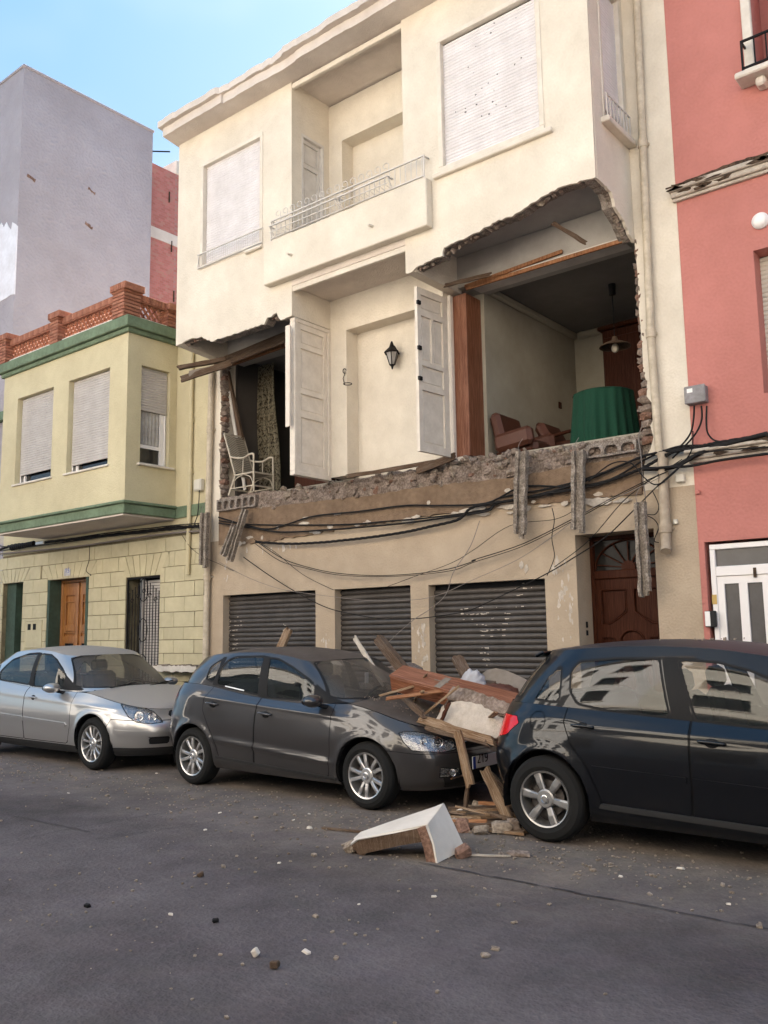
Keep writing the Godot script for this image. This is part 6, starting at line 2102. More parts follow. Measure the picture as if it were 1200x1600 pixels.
# ------------------------------------------------------------------ what is in the rooms and on the walls
func furnishings() -> void:
	# white cane armchair on the brink of the left room, facing right
	var o := thing("cane_armchair", "white cane armchair at the brink of the left torn room", "armchair", V(-10.55, 3.83, -9.6))
	var fr := MB.new()
	for z in [-9.40, -9.82]:
		fr.tube(P3([-10.83, 3.83, z, -10.68, 4.14, z, -10.80, 4.46, z, -10.96, 4.87, z]), 0.016, 7)
		fr.tube(P3([-10.24, 3.83, z, -10.25, 4.43, z]), 0.016, 7)
		fr.tube(smooth_line(P3([-10.80, 4.46, z, -10.66, 4.42, z, -10.48, 4.40, z, -10.34, 4.44, z, -10.25, 4.43, z]), 4), 0.016, 7)
		fr.tube(P3([-10.68, 4.14, z, -10.25, 4.14, z]), 0.015, 7)
		fr.tube(P3([-10.80, 3.93, z, -10.25, 3.93, z]), 0.011, 6)
		fr.tube(smooth_line(P3([-10.77, 3.95, z, -10.66, 4.08, z, -10.5, 4.12, z]), 4), 0.009, 6)
		fr.tube(smooth_line(P3([-10.26, 3.95, z, -10.32, 4.07, z, -10.45, 4.12, z]), 4), 0.009, 6)
		fr.tube(P3([-10.5, 4.14, z, -10.49, 4.40, z]), 0.009, 6)
	for q in [[-10.96, 4.87], [-10.68, 4.14], [-10.25, 4.14], [-10.25, 3.93], [-10.80, 4.46], [-10.80, 3.93]]:
		fr.tube(P3([q[0], q[1], -9.40, q[0], q[1], -9.82]), 0.015, 7)
	part("frame", fr, M.wicker, o)
	part("seat", bx(-10.68, -10.26, 4.135, 4.165, -9.80, -9.42, 0.012), M.wicker_back, o)
	var up := V(-0.28, 0.73, 0).normalized()
	var bd := Basis(up, Vector3(0, 0, 1), V(up.y, -up.x, 0))
	var mid := V(-10.815, 4.51, -9.61)
	part("woven_back", MB.new().box(mid, V(0.70, 0.39, 0.016), bd, 0.006), M.wicker_back, o)
	var wv := MB.new()
	for i in 18:   # weave in a herringbone
		var c := mid + bd * V(-0.33 + i * 0.038, 0, 0.011)
		wv.bar(c + bd * V(0.05, -0.19, 0), c + bd * V(-0.02, 0, 0.002), 0.011, 0.008).bar(c + bd * V(-0.02, 0, 0.002), c + bd * V(0.05, 0.19, 0), 0.011, 0.008)
	stuff("back_weave", wv, M.wicker, o)
	# curtain with its folds
	var rows := []
	for i in 9:
		var row := []
		for k in 61:
			var t := k / 60.0
			row.append(V(-11.35 + t * (0.62 + 0.02 * i), 6.22 - i * 0.295, -10.3 + 0.05 * sin(t * 34.0 + i * 0.15) + 0.02 * sin(t * 12.0 + i)))
		rows.append(row)
	single("leaf_print_curtain", MB.new().grid(rows), M.curtain, "leaf-print curtain hanging behind the white cane armchair", "curtain", V(-11.0, 3.9, -10.3))
	var ch := thing("wooden_chest", "dark wooden chest on the floor behind the left loggia door", "chest", V(-9.4, 3.83, -9.95))
	part("box", bx(-9.75, -9.0, 3.85, 4.18, -10.2, -9.8, 0.01), M.wood_dark, ch)
	part("lid", bx(-9.78, -8.98, 4.181, 4.23, -10.22, -9.78, 0.012), M.wood_dark, ch)
	beam("leaning_door_jamb", V(-10.86, 3.85, -9.95), V(-11.12, 5.95, -9.60), 0.10, 0.05, M.wood_old, "weathered door jamb leaning at the left edge of the left torn room", "jamb")
	beam("torn_casing", V(-10.96, 4.0, -9.86), V(-11.10, 5.6, -9.62), 0.06, 0.02, M.white_paint, "white painted casing strip leaning beside the weathered jamb", "casing")
	beam("broken_pole", V(-10.7, 6.02, -9.2), V(-11.32, 5.90, -8.75), 0.07, 0.06, M.wood_old, "broken brown pole jutting out below the left bay", "pole")
	beam("shutter_lath", V(-10.6, 5.93, -9.2), V(-11.22, 5.68, -8.72), 0.11, 0.03, M.wood_old, "lower grey lath jutting out below the left bay, under the pole", "lath")
	beam("shutter_lath", V(-10.75, 5.87, -9.1), V(-11.12, 5.77, -8.8), 0.10, 0.02, M.card, "short grey lath lying over the lower jutting lath", "lath")
	beam("hanging_board", V(-11.0, 6.0, -9.25), V(-8.85, 6.17, -9.3), 0.26, 0.025, M.wood_old, "long sagging board across the top of the left torn room", "board", V(0.1, 0.6, 1))
	beam("loose_batten", V(-4.40, 6.12, -9.25), V(-4.62, 6.30, -8.9), 0.05, 0.035, M.wood_old, "dark batten sticking out under the right bay's ceiling", "batten")
	beam("loose_lath", V(-6.35, 6.10, -9.2), V(-5.75, 6.11, -9.3), 0.05, 0.02, M.wood_old, "dark splintered lath above the wood clad pillar", "lath")
	beam("sagging_casing", V(-6.62, 3.83, -9.42), V(-8.2, 3.80, -9.3), 0.05, 0.03, M.wood_old, "grey board lying along the brink of the loggia floor", "board")
	beam("fallen_plank", V(-7.0, 3.74, -9.38), V(-6.42, 3.86, -9.40), 0.09, 0.04, M.wood_old, "split grey plank at the foot of the right door", "plank")
	# right room
	var a := thing("leather_armchair", "reddish brown leather armchair in the right torn room", "armchair", V(-5.9, 3.83, -10.05))
	part("back_cushion", MB.new().box(V(-6.04, 4.25, -10.1), V(0.16, 0.42, 0.6), Basis(Vector3(0, 0, 1), 0.25), 0.05), M.leather, a)
	part("arm", MB.new().box(V(-5.78, 4.05, -9.82), V(0.56, 0.24, 0.15), Basis(Vector3(0, 0, 1), 0.12), 0.05), M.leather, a)
	part("arm", MB.new().box(V(-5.78, 4.05, -10.4), V(0.56, 0.24, 0.13), Basis(Vector3(0, 0, 1), 0.12), 0.05), M.leather, a)
	part("seat", bx(-6.0, -5.5, 3.87, 4.04, -10.33, -9.9, 0.05), M.leather, a)
	part("base", bx(-6.04, -5.5, 3.835, 3.9, -10.42, -9.78, 0.01), M.wood_dark, a)
	var c2 := thing("dark_armchair", "dark low armchair between the leather armchair and the green table", "armchair", V(-5.55, 3.83, -10.75))
	part("back_cushion", MB.new().box(V(-5.72, 4.2, -10.75), V(0.16, 0.45, 0.55), Basis(Vector3(0, 0, 1), 0.5), 0.06), M.leather, c2)
	part("seat", bx(-5.75, -5.2, 3.88, 4.1, -11.0, -10.5, 0.05), M.leather, c2)
	for z in [-10.47, -11.03]:
		part("arm_rail", MB.new().tube(P3([-5.75, 4.15, z, -5.3, 4.2, z, -5.16, 4.17, z]), 0.025, 7), M.wood_dark, c2)
		part("turned_post", MB.new().lathe([Vector2(0.02, 0), Vector2(0.03, 0.07), Vector2(0.018, 0.12), Vector2(0.032, 0.2), Vector2(0.02, 0.3)], Transform3D(Basis(), V(-5.2, 3.87, z)), 10), M.wood_dark, c2)
	var t := thing("round_table", "round table under a floor-length dark green cloth in the right torn room", "table", V(-4.72, 3.83, -10.25))
	part("table_top", MB.new().lathe([Vector2(0, 0.67), Vector2(0.35, 0.67), Vector2(0.35, 0.69), Vector2(0, 0.69)], Transform3D(Basis(), V(-4.72, 3.83, -10.25)), 24), M.wood_dark, t)
	part("table_leg", MB.new().tube(P3([-4.72, 3.84, -10.25, -4.72, 4.53, -10.25]), 0.05, 8), M.wood_dark, t)
	var cl := []
	for i in 9:
		var row := []
		var v := i / 8.0
		for k in 97:
			var an := TAU * k / 96.0
			var r := 0.375 + v * 0.05 + (0.005 + 0.024 * v) * sin(an * 21.0) + 0.008 * sin(an * 8.0 + 1.0)
			row.append(V(-4.72 + cos(an) * r, 4.53 - v * 0.69, -10.25 - sin(an) * r))
		cl.append(row)
	var top := MB.new().grid(cl)
	top.lathe([Vector2(0.38, 4.527), Vector2(0.36, 4.542), Vector2(0.0, 4.545)], Transform3D(Basis(), V(-4.72, 0, -10.25)), 40)
	single("green_tablecloth", top, M.green_cloth, "dark green cloth hanging in pleats from the round table", "tablecloth", V(-4.72, 3.83, -10.25))
	var w := thing("dark_wardrobe", "tall dark wooden wardrobe against the right torn room's back wall", "wardrobe", V(-4.95, 3.83, -12.2))
	part("carcass", bx(-5.5, -4.3, 3.84, 6.0, -12.48, -12.0, 0.01), M.wood_dark, w)
	for x in [-5.47, -4.89]:
		part("door", bx(x, x + 0.56, 3.92, 5.88, -11.999, -11.975, 0.008), M.wood_dark, w)
	part("cornice", bx(-5.55, -4.25, 6.0, 6.07, -12.48, -11.93, 0.02), M.wood_dark, w)
	var pd := thing("pendant_lamp", "unlit pendant lamp with a wide dish shade in the right torn room", "lamp", V(-4.86, 6.26, -11.0))
	part("canopy", MB.new().lathe([Vector2(0.0, 6.1), Vector2(0.045, 6.11), Vector2(0.05, 6.26)], Transform3D(Basis(), V(-4.86, 0, -11.0)), 14), M.iron, pd)
	part("cord", MB.new().tube(P3([-4.86, 6.12, -11.0, -4.86, 5.52, -11.0]), 0.006, 5), M.iron, pd)
	part("shade", MB.new().lathe([Vector2(0.21, 5.375), Vector2(0.20, 5.395), Vector2(0.12, 5.435), Vector2(0.05, 5.455), Vector2(0.03, 5.52), Vector2(0.0, 5.53)], Transform3D(Basis(), V(-4.86, 0, -11.0)), 28), M.wood_old, pd)
	part("bulb", MB.new().ball(V(-4.86, 5.36, -11.0), V(0.05, 0.065, 0.05)), M.wicker, pd)
	single("wall_switch", bx(-6.199, -6.18, 4.93, 5.03, -11.95, -11.87, 0.006), M.wood_dark, "small dark switch on the right torn room's side wall", "switch", V(-6.2, 4.93, -11.9))
	# lantern and hook in the loggia
	var l := thing("wall_lantern", "black wall lantern with frosted panes in the first floor loggia", "lantern", V(-7.5, 5.3, -9.6))
	var lx := Transform3D(Basis.from_scale(V(0.86, 0.9, 0.86)), V(-7.5, 5.28, -9.48))
	part("lantern_body", MB.new().lathe([Vector2(0.045, 0.05), Vector2(0.105, 0.24)], lx, 6, false), M.net, l)
	part("roof", MB.new().lathe([Vector2(0.14, 0.235), Vector2(0.13, 0.255), Vector2(0.05, 0.33), Vector2(0.025, 0.40), Vector2(0.012, 0.43), Vector2(0, 0.43)], lx, 6, false), M.iron, l)
	part("finial", MB.new().lathe([Vector2(0, -0.03), Vector2(0.014, -0.01), Vector2(0.02, 0.02), Vector2(0.05, 0.052), Vector2(0, 0.054)], lx, 10), M.iron, l)
	for i in 6:
		var an := TAU * i / 6
		part("edge_bar", MB.new().tube(PackedVector3Array([lx * V(cos(an) * 0.047, 0.05, -sin(an) * 0.047), lx * V(cos(an) * 0.108, 0.24, -sin(an) * 0.108)]), 0.007, 5), M.iron, l)
	part("bracket", MB.new().tube(P3([-7.5, 5.55, -9.6, -7.5, 5.6, -9.55, -7.5, 5.62, -9.48]), 0.012, 6), M.iron, l)
	var hk := PackedVector3Array()
	for k in 12:
		hk.append(V(-8.27 + 0.035 * cos(k * 0.55) * (1.0 - k * 0.05), 5.36 + 0.035 * sin(k * 0.55), -9.335))
	var hook := MB.new().tube(hk, 0.006, 5).tube(P3([-8.25, 5.33, -9.335, -8.29, 5.25, -9.33, -8.24, 5.14, -9.31]), 0.006, 5)
	hook.add(ring_mb(V(-8.15, 5.13, -9.27), 0.06, 0.006, Basis()))
	single("flowerpot_hook", hook, M.iron, "curled iron pot holder on the loggia pillar, left of the lantern", "hook", V(-8.27, 5.2, -9.34))
	# on the red and yellow walls
	var bl := thing("bulkhead_lamp", "round white lamp on the red wall below the upper string course", "lamp", V(-2.49, 5.86, FZ))
	part("base", MB.new().lathe([Vector2(0.088, 0.0), Vector2(0.088, 0.03), Vector2(0.08, 0.035)], Transform3D(Basis(Vector3.RIGHT, PI / 2), V(-2.49, 5.86, FZ + 0.004)), 24), M.enamel, bl)
	part("diffuser", MB.new().ball(V(-2.49, 5.86, FZ + 0.03), V(0.084, 0.084, 0.05)), M.enamel, bl)
	var jb := thing("grey_junction_box", "grey electrical box over the joint of the cream and red walls", "electrical box", V(-3.265, 4.1, FZ))
	part("case", bx(-3.38, -3.16, 4.0, 4.19, FZ + 0.001, FZ + 0.1, 0.01), M.grey_box, jb)
	part("lid", bx(-3.385, -3.155, 4.0, 4.195, FZ + 0.101, FZ + 0.118, 0.008), M.grey_box, jb)
	part("name_tag", bx(-3.35, -3.29, 4.12, 4.165, FZ + 0.118, FZ + 0.121), M.enamel, jb)
	var mt := thing("pale_meter_box", "small pale plastic box on the yellow wall, above black leads", "electrical box", V(-11.64, 4.0, FZ))
	part("case", bx(-11.73, -11.55, 4.0, 4.2, FZ, FZ + 0.09, 0.015), M.light_box, mt)
	part("lid", bx(-11.715, -11.565, 4.02, 4.185, FZ + 0.091, FZ + 0.1, 0.006), M.light_box, mt)
	single("cream_junction_box", bx(-3.56, -3.46, 3.17, 3.26, FZ, FZ + 0.06, 0.008), M.light_box, "small cream box below the cables, right of the drain pipe", "electrical box", V(-3.5, 3.17, FZ))
	single("cable_clip_box", bx(-3.62, -3.575, 2.72, 2.77, FZ, FZ + 0.04, 0.006), M.light_box, "tiny cream box halfway down beside the drain pipe", "electrical box", V(-3.6, 2.72, FZ))
	single("red_clip_box", bx(-3.36, -3.315, 3.02, 3.065, FZ + 0.004, FZ + 0.045, 0.006), M.red, "tiny box painted red on the red wall's left edge", "electrical box", V(-3.34, 3.02, FZ))
	var ic := thing("door_intercom", "grey and black intercom on the left jamb of the white glazed door", "intercom", V(-3.29, 1.5, FZ))
	part("case", bx(-3.335, -3.225, 1.60, 1.77, FZ + 0.004, FZ + 0.06, 0.008), M.plastic, ic)
	part("cover", bx(-3.33, -3.275, 1.61, 1.765, FZ + 0.061, FZ + 0.07, 0.004), M.enamel, ic)
	single("yellow_sticker", bx(-3.272, -3.222, 1.84, 1.94, FZ - 0.02, FZ - 0.015), mat(0.5, 0.33, 0.1, 0.6), "small yellow notice above the intercom on the white door frame", "notice", V(-3.25, 1.84, FZ))
	drain("drain_pipe", P3([-11.31, 9.6, FZ + 0.07, -11.33, 5.8, FZ + 0.07, -11.37, 3.6, FZ + 0.07, -11.40, 0.15, FZ + 0.07]), 0.05, [7.6, 5.0, 2.55], M.pipe, "cream drain pipe at the left corner of the damaged house")
	drain("drain_pipe", P3([-11.87, 6.6, FZ + 0.05, -11.88, 4.0, FZ + 0.05, -11.9, 2.62, FZ + 0.05]), 0.038, [5.25, 4.35], M.yellow, "thin yellow drain pipe on the yellow house beside its bay")
	drain("drain_pipe", P3([-3.66, 9.8, FZ + 0.06, -3.70, 7.16, FZ + 0.06, -3.74, 4.85, FZ + 0.06, -3.72, 3.5, FZ + 0.06]), 0.045, [7.18, 4.9], M.pipe, "cream upper drain pipe between the right torn room and the red wall")
	drain("drain_pipe", P3([-3.68, 3.52, FZ + 0.07, -3.70, 2.62, FZ + 0.07, -3.695, 2.5, FZ + 0.09, -3.68, 2.42, FZ + 0.14]), 0.058, [2.68], M.pipe_tan, "tan drain pipe ending in an elbow, right of the wooden door")
	# concrete joists that hang from the broken floor
	joist(V(-5.39, 3.76, -9.36), V(-5.45, 2.70, -9.34), 0.15, 1, "rough concrete joist hanging above the right shutter's middle")
	joist(V(-4.64, 3.66, -9.36), V(-4.68, 2.71, -9.34), 0.145, 2, "rough concrete joist hanging at the left corner of the entrance door")
	joist(V(-3.93, 2.98, -9.36), V(-3.90, 1.95, -9.30), 0.125, 3, "longest hanging joist in front of the wooden entrance door")
	joist(V(-11.26, 3.58, -9.30), V(-11.28, 2.70, -9.30), 0.16, 4, "upright joist over the drain pipe at the left corner")
	joist(V(-10.36, 3.55, -9.36), V(-10.62, 2.76, -9.28), 0.10, 5, "slanting joist hanging above the left shutter")
	joist(V(-10.52, 3.30, -9.28), V(-10.74, 2.80, -9.22), 0.085, 6, "short splinter of joist beside the slanting joist")


func beam(called: String, a: Vector3, b: Vector3, w: float, d: float, m: Material, label: String, category: String, up := Vector3(0, 0, 1), ragged := 0.006) -> MeshInstance3D:   # a plank along its own y axis, split at the ends
	var y := (b - a).normalized()
	var x := y.cross(up).normalized()
	var o := MeshInstance3D.new()
	o.name = numbered(called)
	add_child(o)
	var L := (b - a).length()
	rng.seed = hash(label)
	var poly := PackedVector2Array()
	for i in 5:
		poly.append(Vector2(-w / 2 + w * i / 4.0, -rng.randf_range(0, 1) * minf(0.05, L * 0.08)))
	for i in 5:
		poly.append(Vector2(w / 2 + rng.randf_range(-1, 1) * ragged, L * (0.1 + 0.2 * i)))
	for i in 5:
		poly.append(Vector2(w / 2 - w * i / 4.0, L + rng.randf_range(-0.4, 1) * minf(0.05, L * 0.08)))
	for i in 5:
		poly.append(Vector2(-w / 2 + rng.randf_range(-1, 1) * ragged, L * (0.9 - 0.2 * i)))
	o.mesh = MB.new().prism(poly, Transform3D(Basis(), V(0, 0, d / 2)), d).mesh(m)
	o.transform = Transform3D(Basis(x, y, x.cross(y)), a)
	o.set_meta("label", label)
	o.set_meta("category", category)
	return o


func joist(a: Vector3, b: Vector3, w: float, s: int, label: String) -> void:   # T-shaped concrete joist, broken at both ends, with a bare wire
	var o := thing("concrete_joist", label, "joist", b, 0.0, "concrete joists hanging from the broken floor")
	var d := (b - a).normalized()
	var x := d.cross(Vector3(0, 0, 1)).normalized()
	var z := x.cross(d)
	rng.seed = s * 11
	for q in [[0.0, w * 0.42, 0.05, 0.0], [-w * 0.36, w * 0.3, 0.07, 0.03], [w * 0.36, w * 0.3, 0.07, 0.03]]:
		var mb := MB.new()
		var n := 12
		var rings := []
		for i in n + 1:
			var c: Vector3 = a.lerp(b, float(i) / n) + x * (q[0] + rng.randf_range(-1, 1) * 0.006) + z * q[3]
			if i == n:
				c += d * rng.randf_range(-0.06, 0.03)
			var hw: float = q[1] * 0.5 * rng.randf_range(0.86, 1.1); var hd: float = q[2] * 0.5 * rng.randf_range(0.85, 1.1)
			rings.append([c - x * hw - z * hd, c + x * hw - z * hd, c + x * hw + z * hd, c - x * hw + z * hd])
		for i in n:
			for k in 4:
				var l := (k + 1) % 4
				mb.quad(rings[i][k], rings[i + 1][k], rings[i + 1][l], rings[i][l])
		mb.quad(rings[0][0], rings[0][1], rings[0][2], rings[0][3]); mb.quad(rings[n][3], rings[n][2], rings[n][1], rings[n][0])
		part("web" if q[0] == 0.0 else "flange", mb.rough(0.004, s), M.concrete, o)
	part("bare_wire", MB.new().tube(smooth_line(PackedVector3Array([a + d * 0.1 + z * 0.05, a - d * 0.05 + z * 0.08 + x * 0.02, a - d * 0.16 + z * 0.02])), 0.004, 4), M.cable_grey, o)


func wires() -> void:
	var list := [
		["thick black cable sagging below the brown plaster band, twisted", 0.020, -9.400, [-10.203, 3.032, -9.509, 2.95, -8.88, 2.919, -8.333, 2.914, -7.813, 2.918, -7.278, 2.938, -6.848, 2.973, -6.399, 3.025, -6.159, 3.162, -5.617, 3.189, -5.106, 3.217, -4.563, 3.237, -4.166, 3.308, -3.872, 3.382, -3.586, 3.495, -3.314, 3.515, -3.052, 3.532, -2.555, 3.54]],
		["black cable rising in a hump across the plaster band", 0.012, -9.430, [-11.101, 3.506, -10.426, 3.311, -9.947, 3.214, -9.539, 3.25, -8.954, 3.319, -8.089, 3.302, -7.293, 3.303, -6.71, 3.243, -5.985, 3.197, -5.455, 3.345, -4.796, 3.268, -4.3, 3.295, -3.88, 3.471, -3.512, 3.557, -3.166, 3.528, -2.565, 3.515]],
		["black cable along the lower edge of the plaster band", 0.014, -9.410, [-11.076, 3.406, -10.296, 3.261, -9.67, 3.142, -8.889, 3.096, -7.903, 3.068, -7.283, 3.06, -6.701, 3.069, -5.976, 3.09, -5.801, 3.173, -5.111, 3.234, -4.626, 3.309, -4.164, 3.436, -3.812, 3.514, -3.424, 3.527]],
		["black cable just above the lower edge of the plaster band", 0.011, -9.435, [-11.106, 3.449, -10.378, 3.326, -9.296, 3.218, -8.272, 3.136, -7.505, 3.115, -6.909, 3.097, -5.991, 3.118, -5.814, 3.239, -5.123, 3.283, -4.574, 3.349, -4.056, 3.468, -3.708, 3.537, -3.379, 3.544]],
		["thin cable with the deepest sag over the middle shutters", 0.007, -9.380, [-10.448, 2.81, -9.892, 2.505, -9.245, 2.194, -8.684, 1.971, -8.154, 1.858, -7.651, 1.788, -7.172, 1.777, -6.828, 1.793, -6.352, 1.84, -6.19, 1.878, -5.65, 2.069, -5.139, 2.265, -4.748, 2.442, -4.371, 2.639, -4.064, 2.876, -3.767, 3.119, -3.451, 3.351, -3.335, 3.496, -3.314, 3.695]],
		["pair of thin cables hanging in a long curve above the shutters", 0.006, -9.370, [-10.091, 3.003, -9.578, 2.734, -9.09, 2.581, -8.49, 2.452, -7.756, 2.379, -7.072, 2.367, -6.544, 2.398, -6.147, 2.478, -6.162, 2.49, -5.449, 2.637, -4.784, 2.874, -4.284, 3.065, -3.869, 3.212, -3.614, 3.29]],
		["thin cable hanging just under its twin above the shutters", 0.005, -9.390, [-10.192, 3.002, -9.649, 2.704, -9.11, 2.559, -8.508, 2.431, -7.772, 2.365, -7.088, 2.35, -6.485, 2.381, -6.176, 2.461, -5.462, 2.61, -4.796, 2.848, -4.294, 3.046, -3.821, 3.223, -3.564, 3.34]],
		["thin grey cable crossing the shutter tops from the left corner", 0.004, -9.360, [-11.008, 2.771, -10.342, 2.492, -9.617, 2.279, -8.848, 2.161, -7.879, 2.042, -7.151, 2.022, -6.694, 2.074, -6.164, 2.243, -5.52, 2.448, -5.01, 2.705, -4.525, 2.976, -4.042, 3.121, -3.696, 3.231]],
		["short straight wire from the cable knot to the left pillar", 0.004, -9.420, [-10.252, 3.074, -9.781, 2.84, -9.187, 2.469, -8.583, 2.218]],
		["straight wire rising from the middle shutter to the right", 0.004, -9.400, [-7.577, 2.222, -7.096, 2.339, -6.526, 2.474, -6.178, 2.617, -5.63, 2.88, -5.023, 2.899, -4.731, 2.995]],
		["broken grey wire dangling between the middle and right shutters", 0.005, -9.350, [-6.046, 2.972, -6.198, 2.658, -6.459, 2.348, -6.576, 2.084, -6.803, 1.912, -7.15, 1.739, -7.593, 1.437]],
		["kinked wire dangling beside the right shutter corner", 0.005, -9.380, [-5.038, 3.031, -5.013, 2.881, -5.055, 2.681, -5.032, 2.475, -5.076, 2.362, -5.146, 2.236]],
		["heavy black cable running over the red wall above the string course", 0.026, -9.400, [-3.902, 3.359, -3.596, 3.332, -3.375, 3.397, -3.158, 3.487, -2.927, 3.506, -2.554, 3.552]],
		["black cable crossing the drain pipe below the heavy cable", 0.015, -9.370, [-3.862, 3.349, -3.611, 3.336, -3.369, 3.317, -3.055, 3.336, -2.803, 3.34, -2.561, 3.337]],
		["thin black cable looping from the plaster band to the red wall", 0.008, -9.360, [-4.54, 3.292, -4.258, 3.456, -4.024, 3.439, -3.864, 3.238, -3.7, 3.163, -3.389, 3.367, -3.147, 3.439, -2.553, 3.405]],
		["thin wire rising diagonally behind the joists to the pipe", 0.005, -9.390, [-5.044, 2.332, -4.589, 2.615, -4.179, 3, -3.879, 3.188, -3.451, 3.406]],
		["left cable of three from the grey box", 0.010, -9.410, [-3.289, 3.975, -3.305, 3.829, -3.357, 3.674, -3.492, 3.539, -3.677, 3.437]],
		["middle cable of three from the grey box", 0.010, -9.415, [-3.215, 3.963, -3.224, 3.816, -3.288, 3.686, -3.408, 3.563, -3.571, 3.437]],
		["right cable of three from the grey box, bent to the right", 0.010, -9.420, [-3.162, 3.955, -3.176, 3.739, -3.156, 3.631, -3.08, 3.557, -2.882, 3.527, -2.561, 3.538]],
		["grey wire hanging from the broken corner to the lowest joist", 0.006, -9.400, [-3.873, 3.857, -3.933, 3.726, -3.913, 3.527, -3.909, 3.248, -3.891, 3.053, -3.918, 2.836]],
		["thin crooked wire curling beside the lowest joist", 0.005, -9.420, [-3.812, 3.101, -3.752, 2.931, -3.799, 2.84, -3.911, 2.851, -3.817, 2.787, -3.767, 2.688, -3.83, 2.558, -3.776, 2.527]],
		["thick dark cable bundle under the green ledge of the yellow house", 0.030, -9.420, [-18.104, 3.486, -17.531, 3.537, -16.704, 3.513, -14.944, 3.479, -13.181, 3.449, -12.192, 3.425, -11.59, 3.408]],
		["grey cable strip under the dark bundle of the yellow house", 0.018, -9.440, [-18.134, 3.396, -16.595, 3.361, -15.327, 3.338, -14.279, 3.342, -13.206, 3.353, -12.216, 3.348, -11.568, 3.322]],
		["thin black cable above the dark bundle of the yellow house", 0.010, -9.400, [-18.062, 3.445, -17.07, 3.454, -15.825, 3.486, -14.797, 3.505, -13.362, 3.495, -12.85, 3.481, -12.168, 3.47, -11.566, 3.445]],
		["thin dark cable twisting along the bundle of the yellow house", 0.012, -9.380, [-18.033, 3.553, -17.381, 3.468, -16.496, 3.445, -15.357, 3.438, -13.973, 3.443, -12.921, 3.412, -12.236, 3.456, -11.54, 3.377]],
		["hanging loop of cable over the yellow house door", 0.006, -9.440, [-14.791, 3.315, -14.789, 3.049, -14.883, 2.857, -14.733, 2.766, -14.746, 2.759]],
		["thin wire slanting from the bundle to the house corner", 0.004, -9.420, [-12.048, 3.302, -11.787, 3.059, -11.445, 2.875, -11.109, 2.759, -10.722, 2.613]],
		["black cable bending down beside the left joist", 0.018, -9.400, [-11.565, 3.407, -11.472, 3.238, -11.389, 3.087, -11.375, 2.983, -11.403, 2.776, -11.393, 2.255]],
		["pair of black leads from the pale meter box", 0.008, -9.420, [-11.582, 4.004, -11.594, 3.801, -11.639, 3.591, -11.719, 3.437]],
	]
	rng.seed = 90
	for w in list:
		var pts := PackedVector3Array()
		var a: Array = w[3]
		for i in range(0, a.size(), 2):
			pts.append(V(a[i], a[i + 1], w[2] + rng.randf_range(-0.008, 0.008)))
		pts = smooth_line(pts, 6)
		var grey: bool = w[0].contains("grey")
		var m: Material = M.cable_grey if grey and not w[0].contains("box") else M.cable
		if w[0].contains("twisted") or w[0].contains("bundle under"):
			# three strands laid round each other
			var o := thing("cable", w[0], "cable", pts[pts.size() / 2])
			for s in 3:
				var p := PackedVector3Array()
				var fine := smooth_line(pts, 3)
				for i in fine.size():
					var an := i * 0.55 + TAU * s / 3
					p.append(fine[i] + V(0, cos(an), sin(an)) * w[1] * 0.5)
				part("strand", MB.new().tube(p, w[1] * 0.55, 5), m, o)
		else:
			single("cable", MB.new().tube(pts, w[1], 6), m, w[0], "cable", pts[pts.size() / 2])
	# clamps of the yellow house's bundle
	var cl := thing("cable_insulator", "row of dark ribbed insulators under the left end of the green ledge", "insulator", V(-17.0, 3.5, FZ))
	for i in 12:
		part("rib", MB.new().tube(P3([-17.55 + i * 0.075, 3.47 + i * 0.003, -9.38, -17.51 + i * 0.075, 3.47 + i * 0.003, -9.38]), 0.055, 8), M.cable, cl)
	part("end_clamp", bx(-16.6, -16.3, 3.46, 3.52, -9.44, -9.36, 0.01), M.alu, cl)


# ------------------------------------------------------------------ what fell
func chunk(called: String, at: Vector3, s: Vector3, turn: Vector3, m: Material, label: String, category: String, k: int, group := "") -> MeshInstance3D:
	var o := MeshInstance3D.new()
	o.name = numbered(called)
	add_child(o)
	o.mesh = MB.new().box(Vector3(), Vector3.ONE, Basis(), 0.16).rough(0.09, k).mesh(m)
	o.transform = Transform3D(Basis.from_euler(turn) * Basis.from_scale(s), at)
	o.set_meta("label", label)
	o.set_meta("category", category)
	if group:
		o.set_meta("group", group)
	return o


func slab(called: String, outline: Array, x: Transform3D, d: float, faces_: Material, core: Material, label: String, category: String) -> Node3D:   # a piece of wall: a plastered face over a rough core
	var o := thing(called, label, category, x.origin)
	var p := jag(outline + [outline[0], outline[1]], 0.05, 0.012, hash(label))
	p.remove_at(p.size() - 1)
	part("core", MB.new().prism(p, x * Transform3D(Basis(), V(0, 0, -0.012)), d).rough(0.008, 4), core, o)
	var q := Geometry2D.offset_polygon(p, -0.008)
	part("plaster_face", MB.new().prism(q[0], x, 0.0115), faces_, o)
	return o


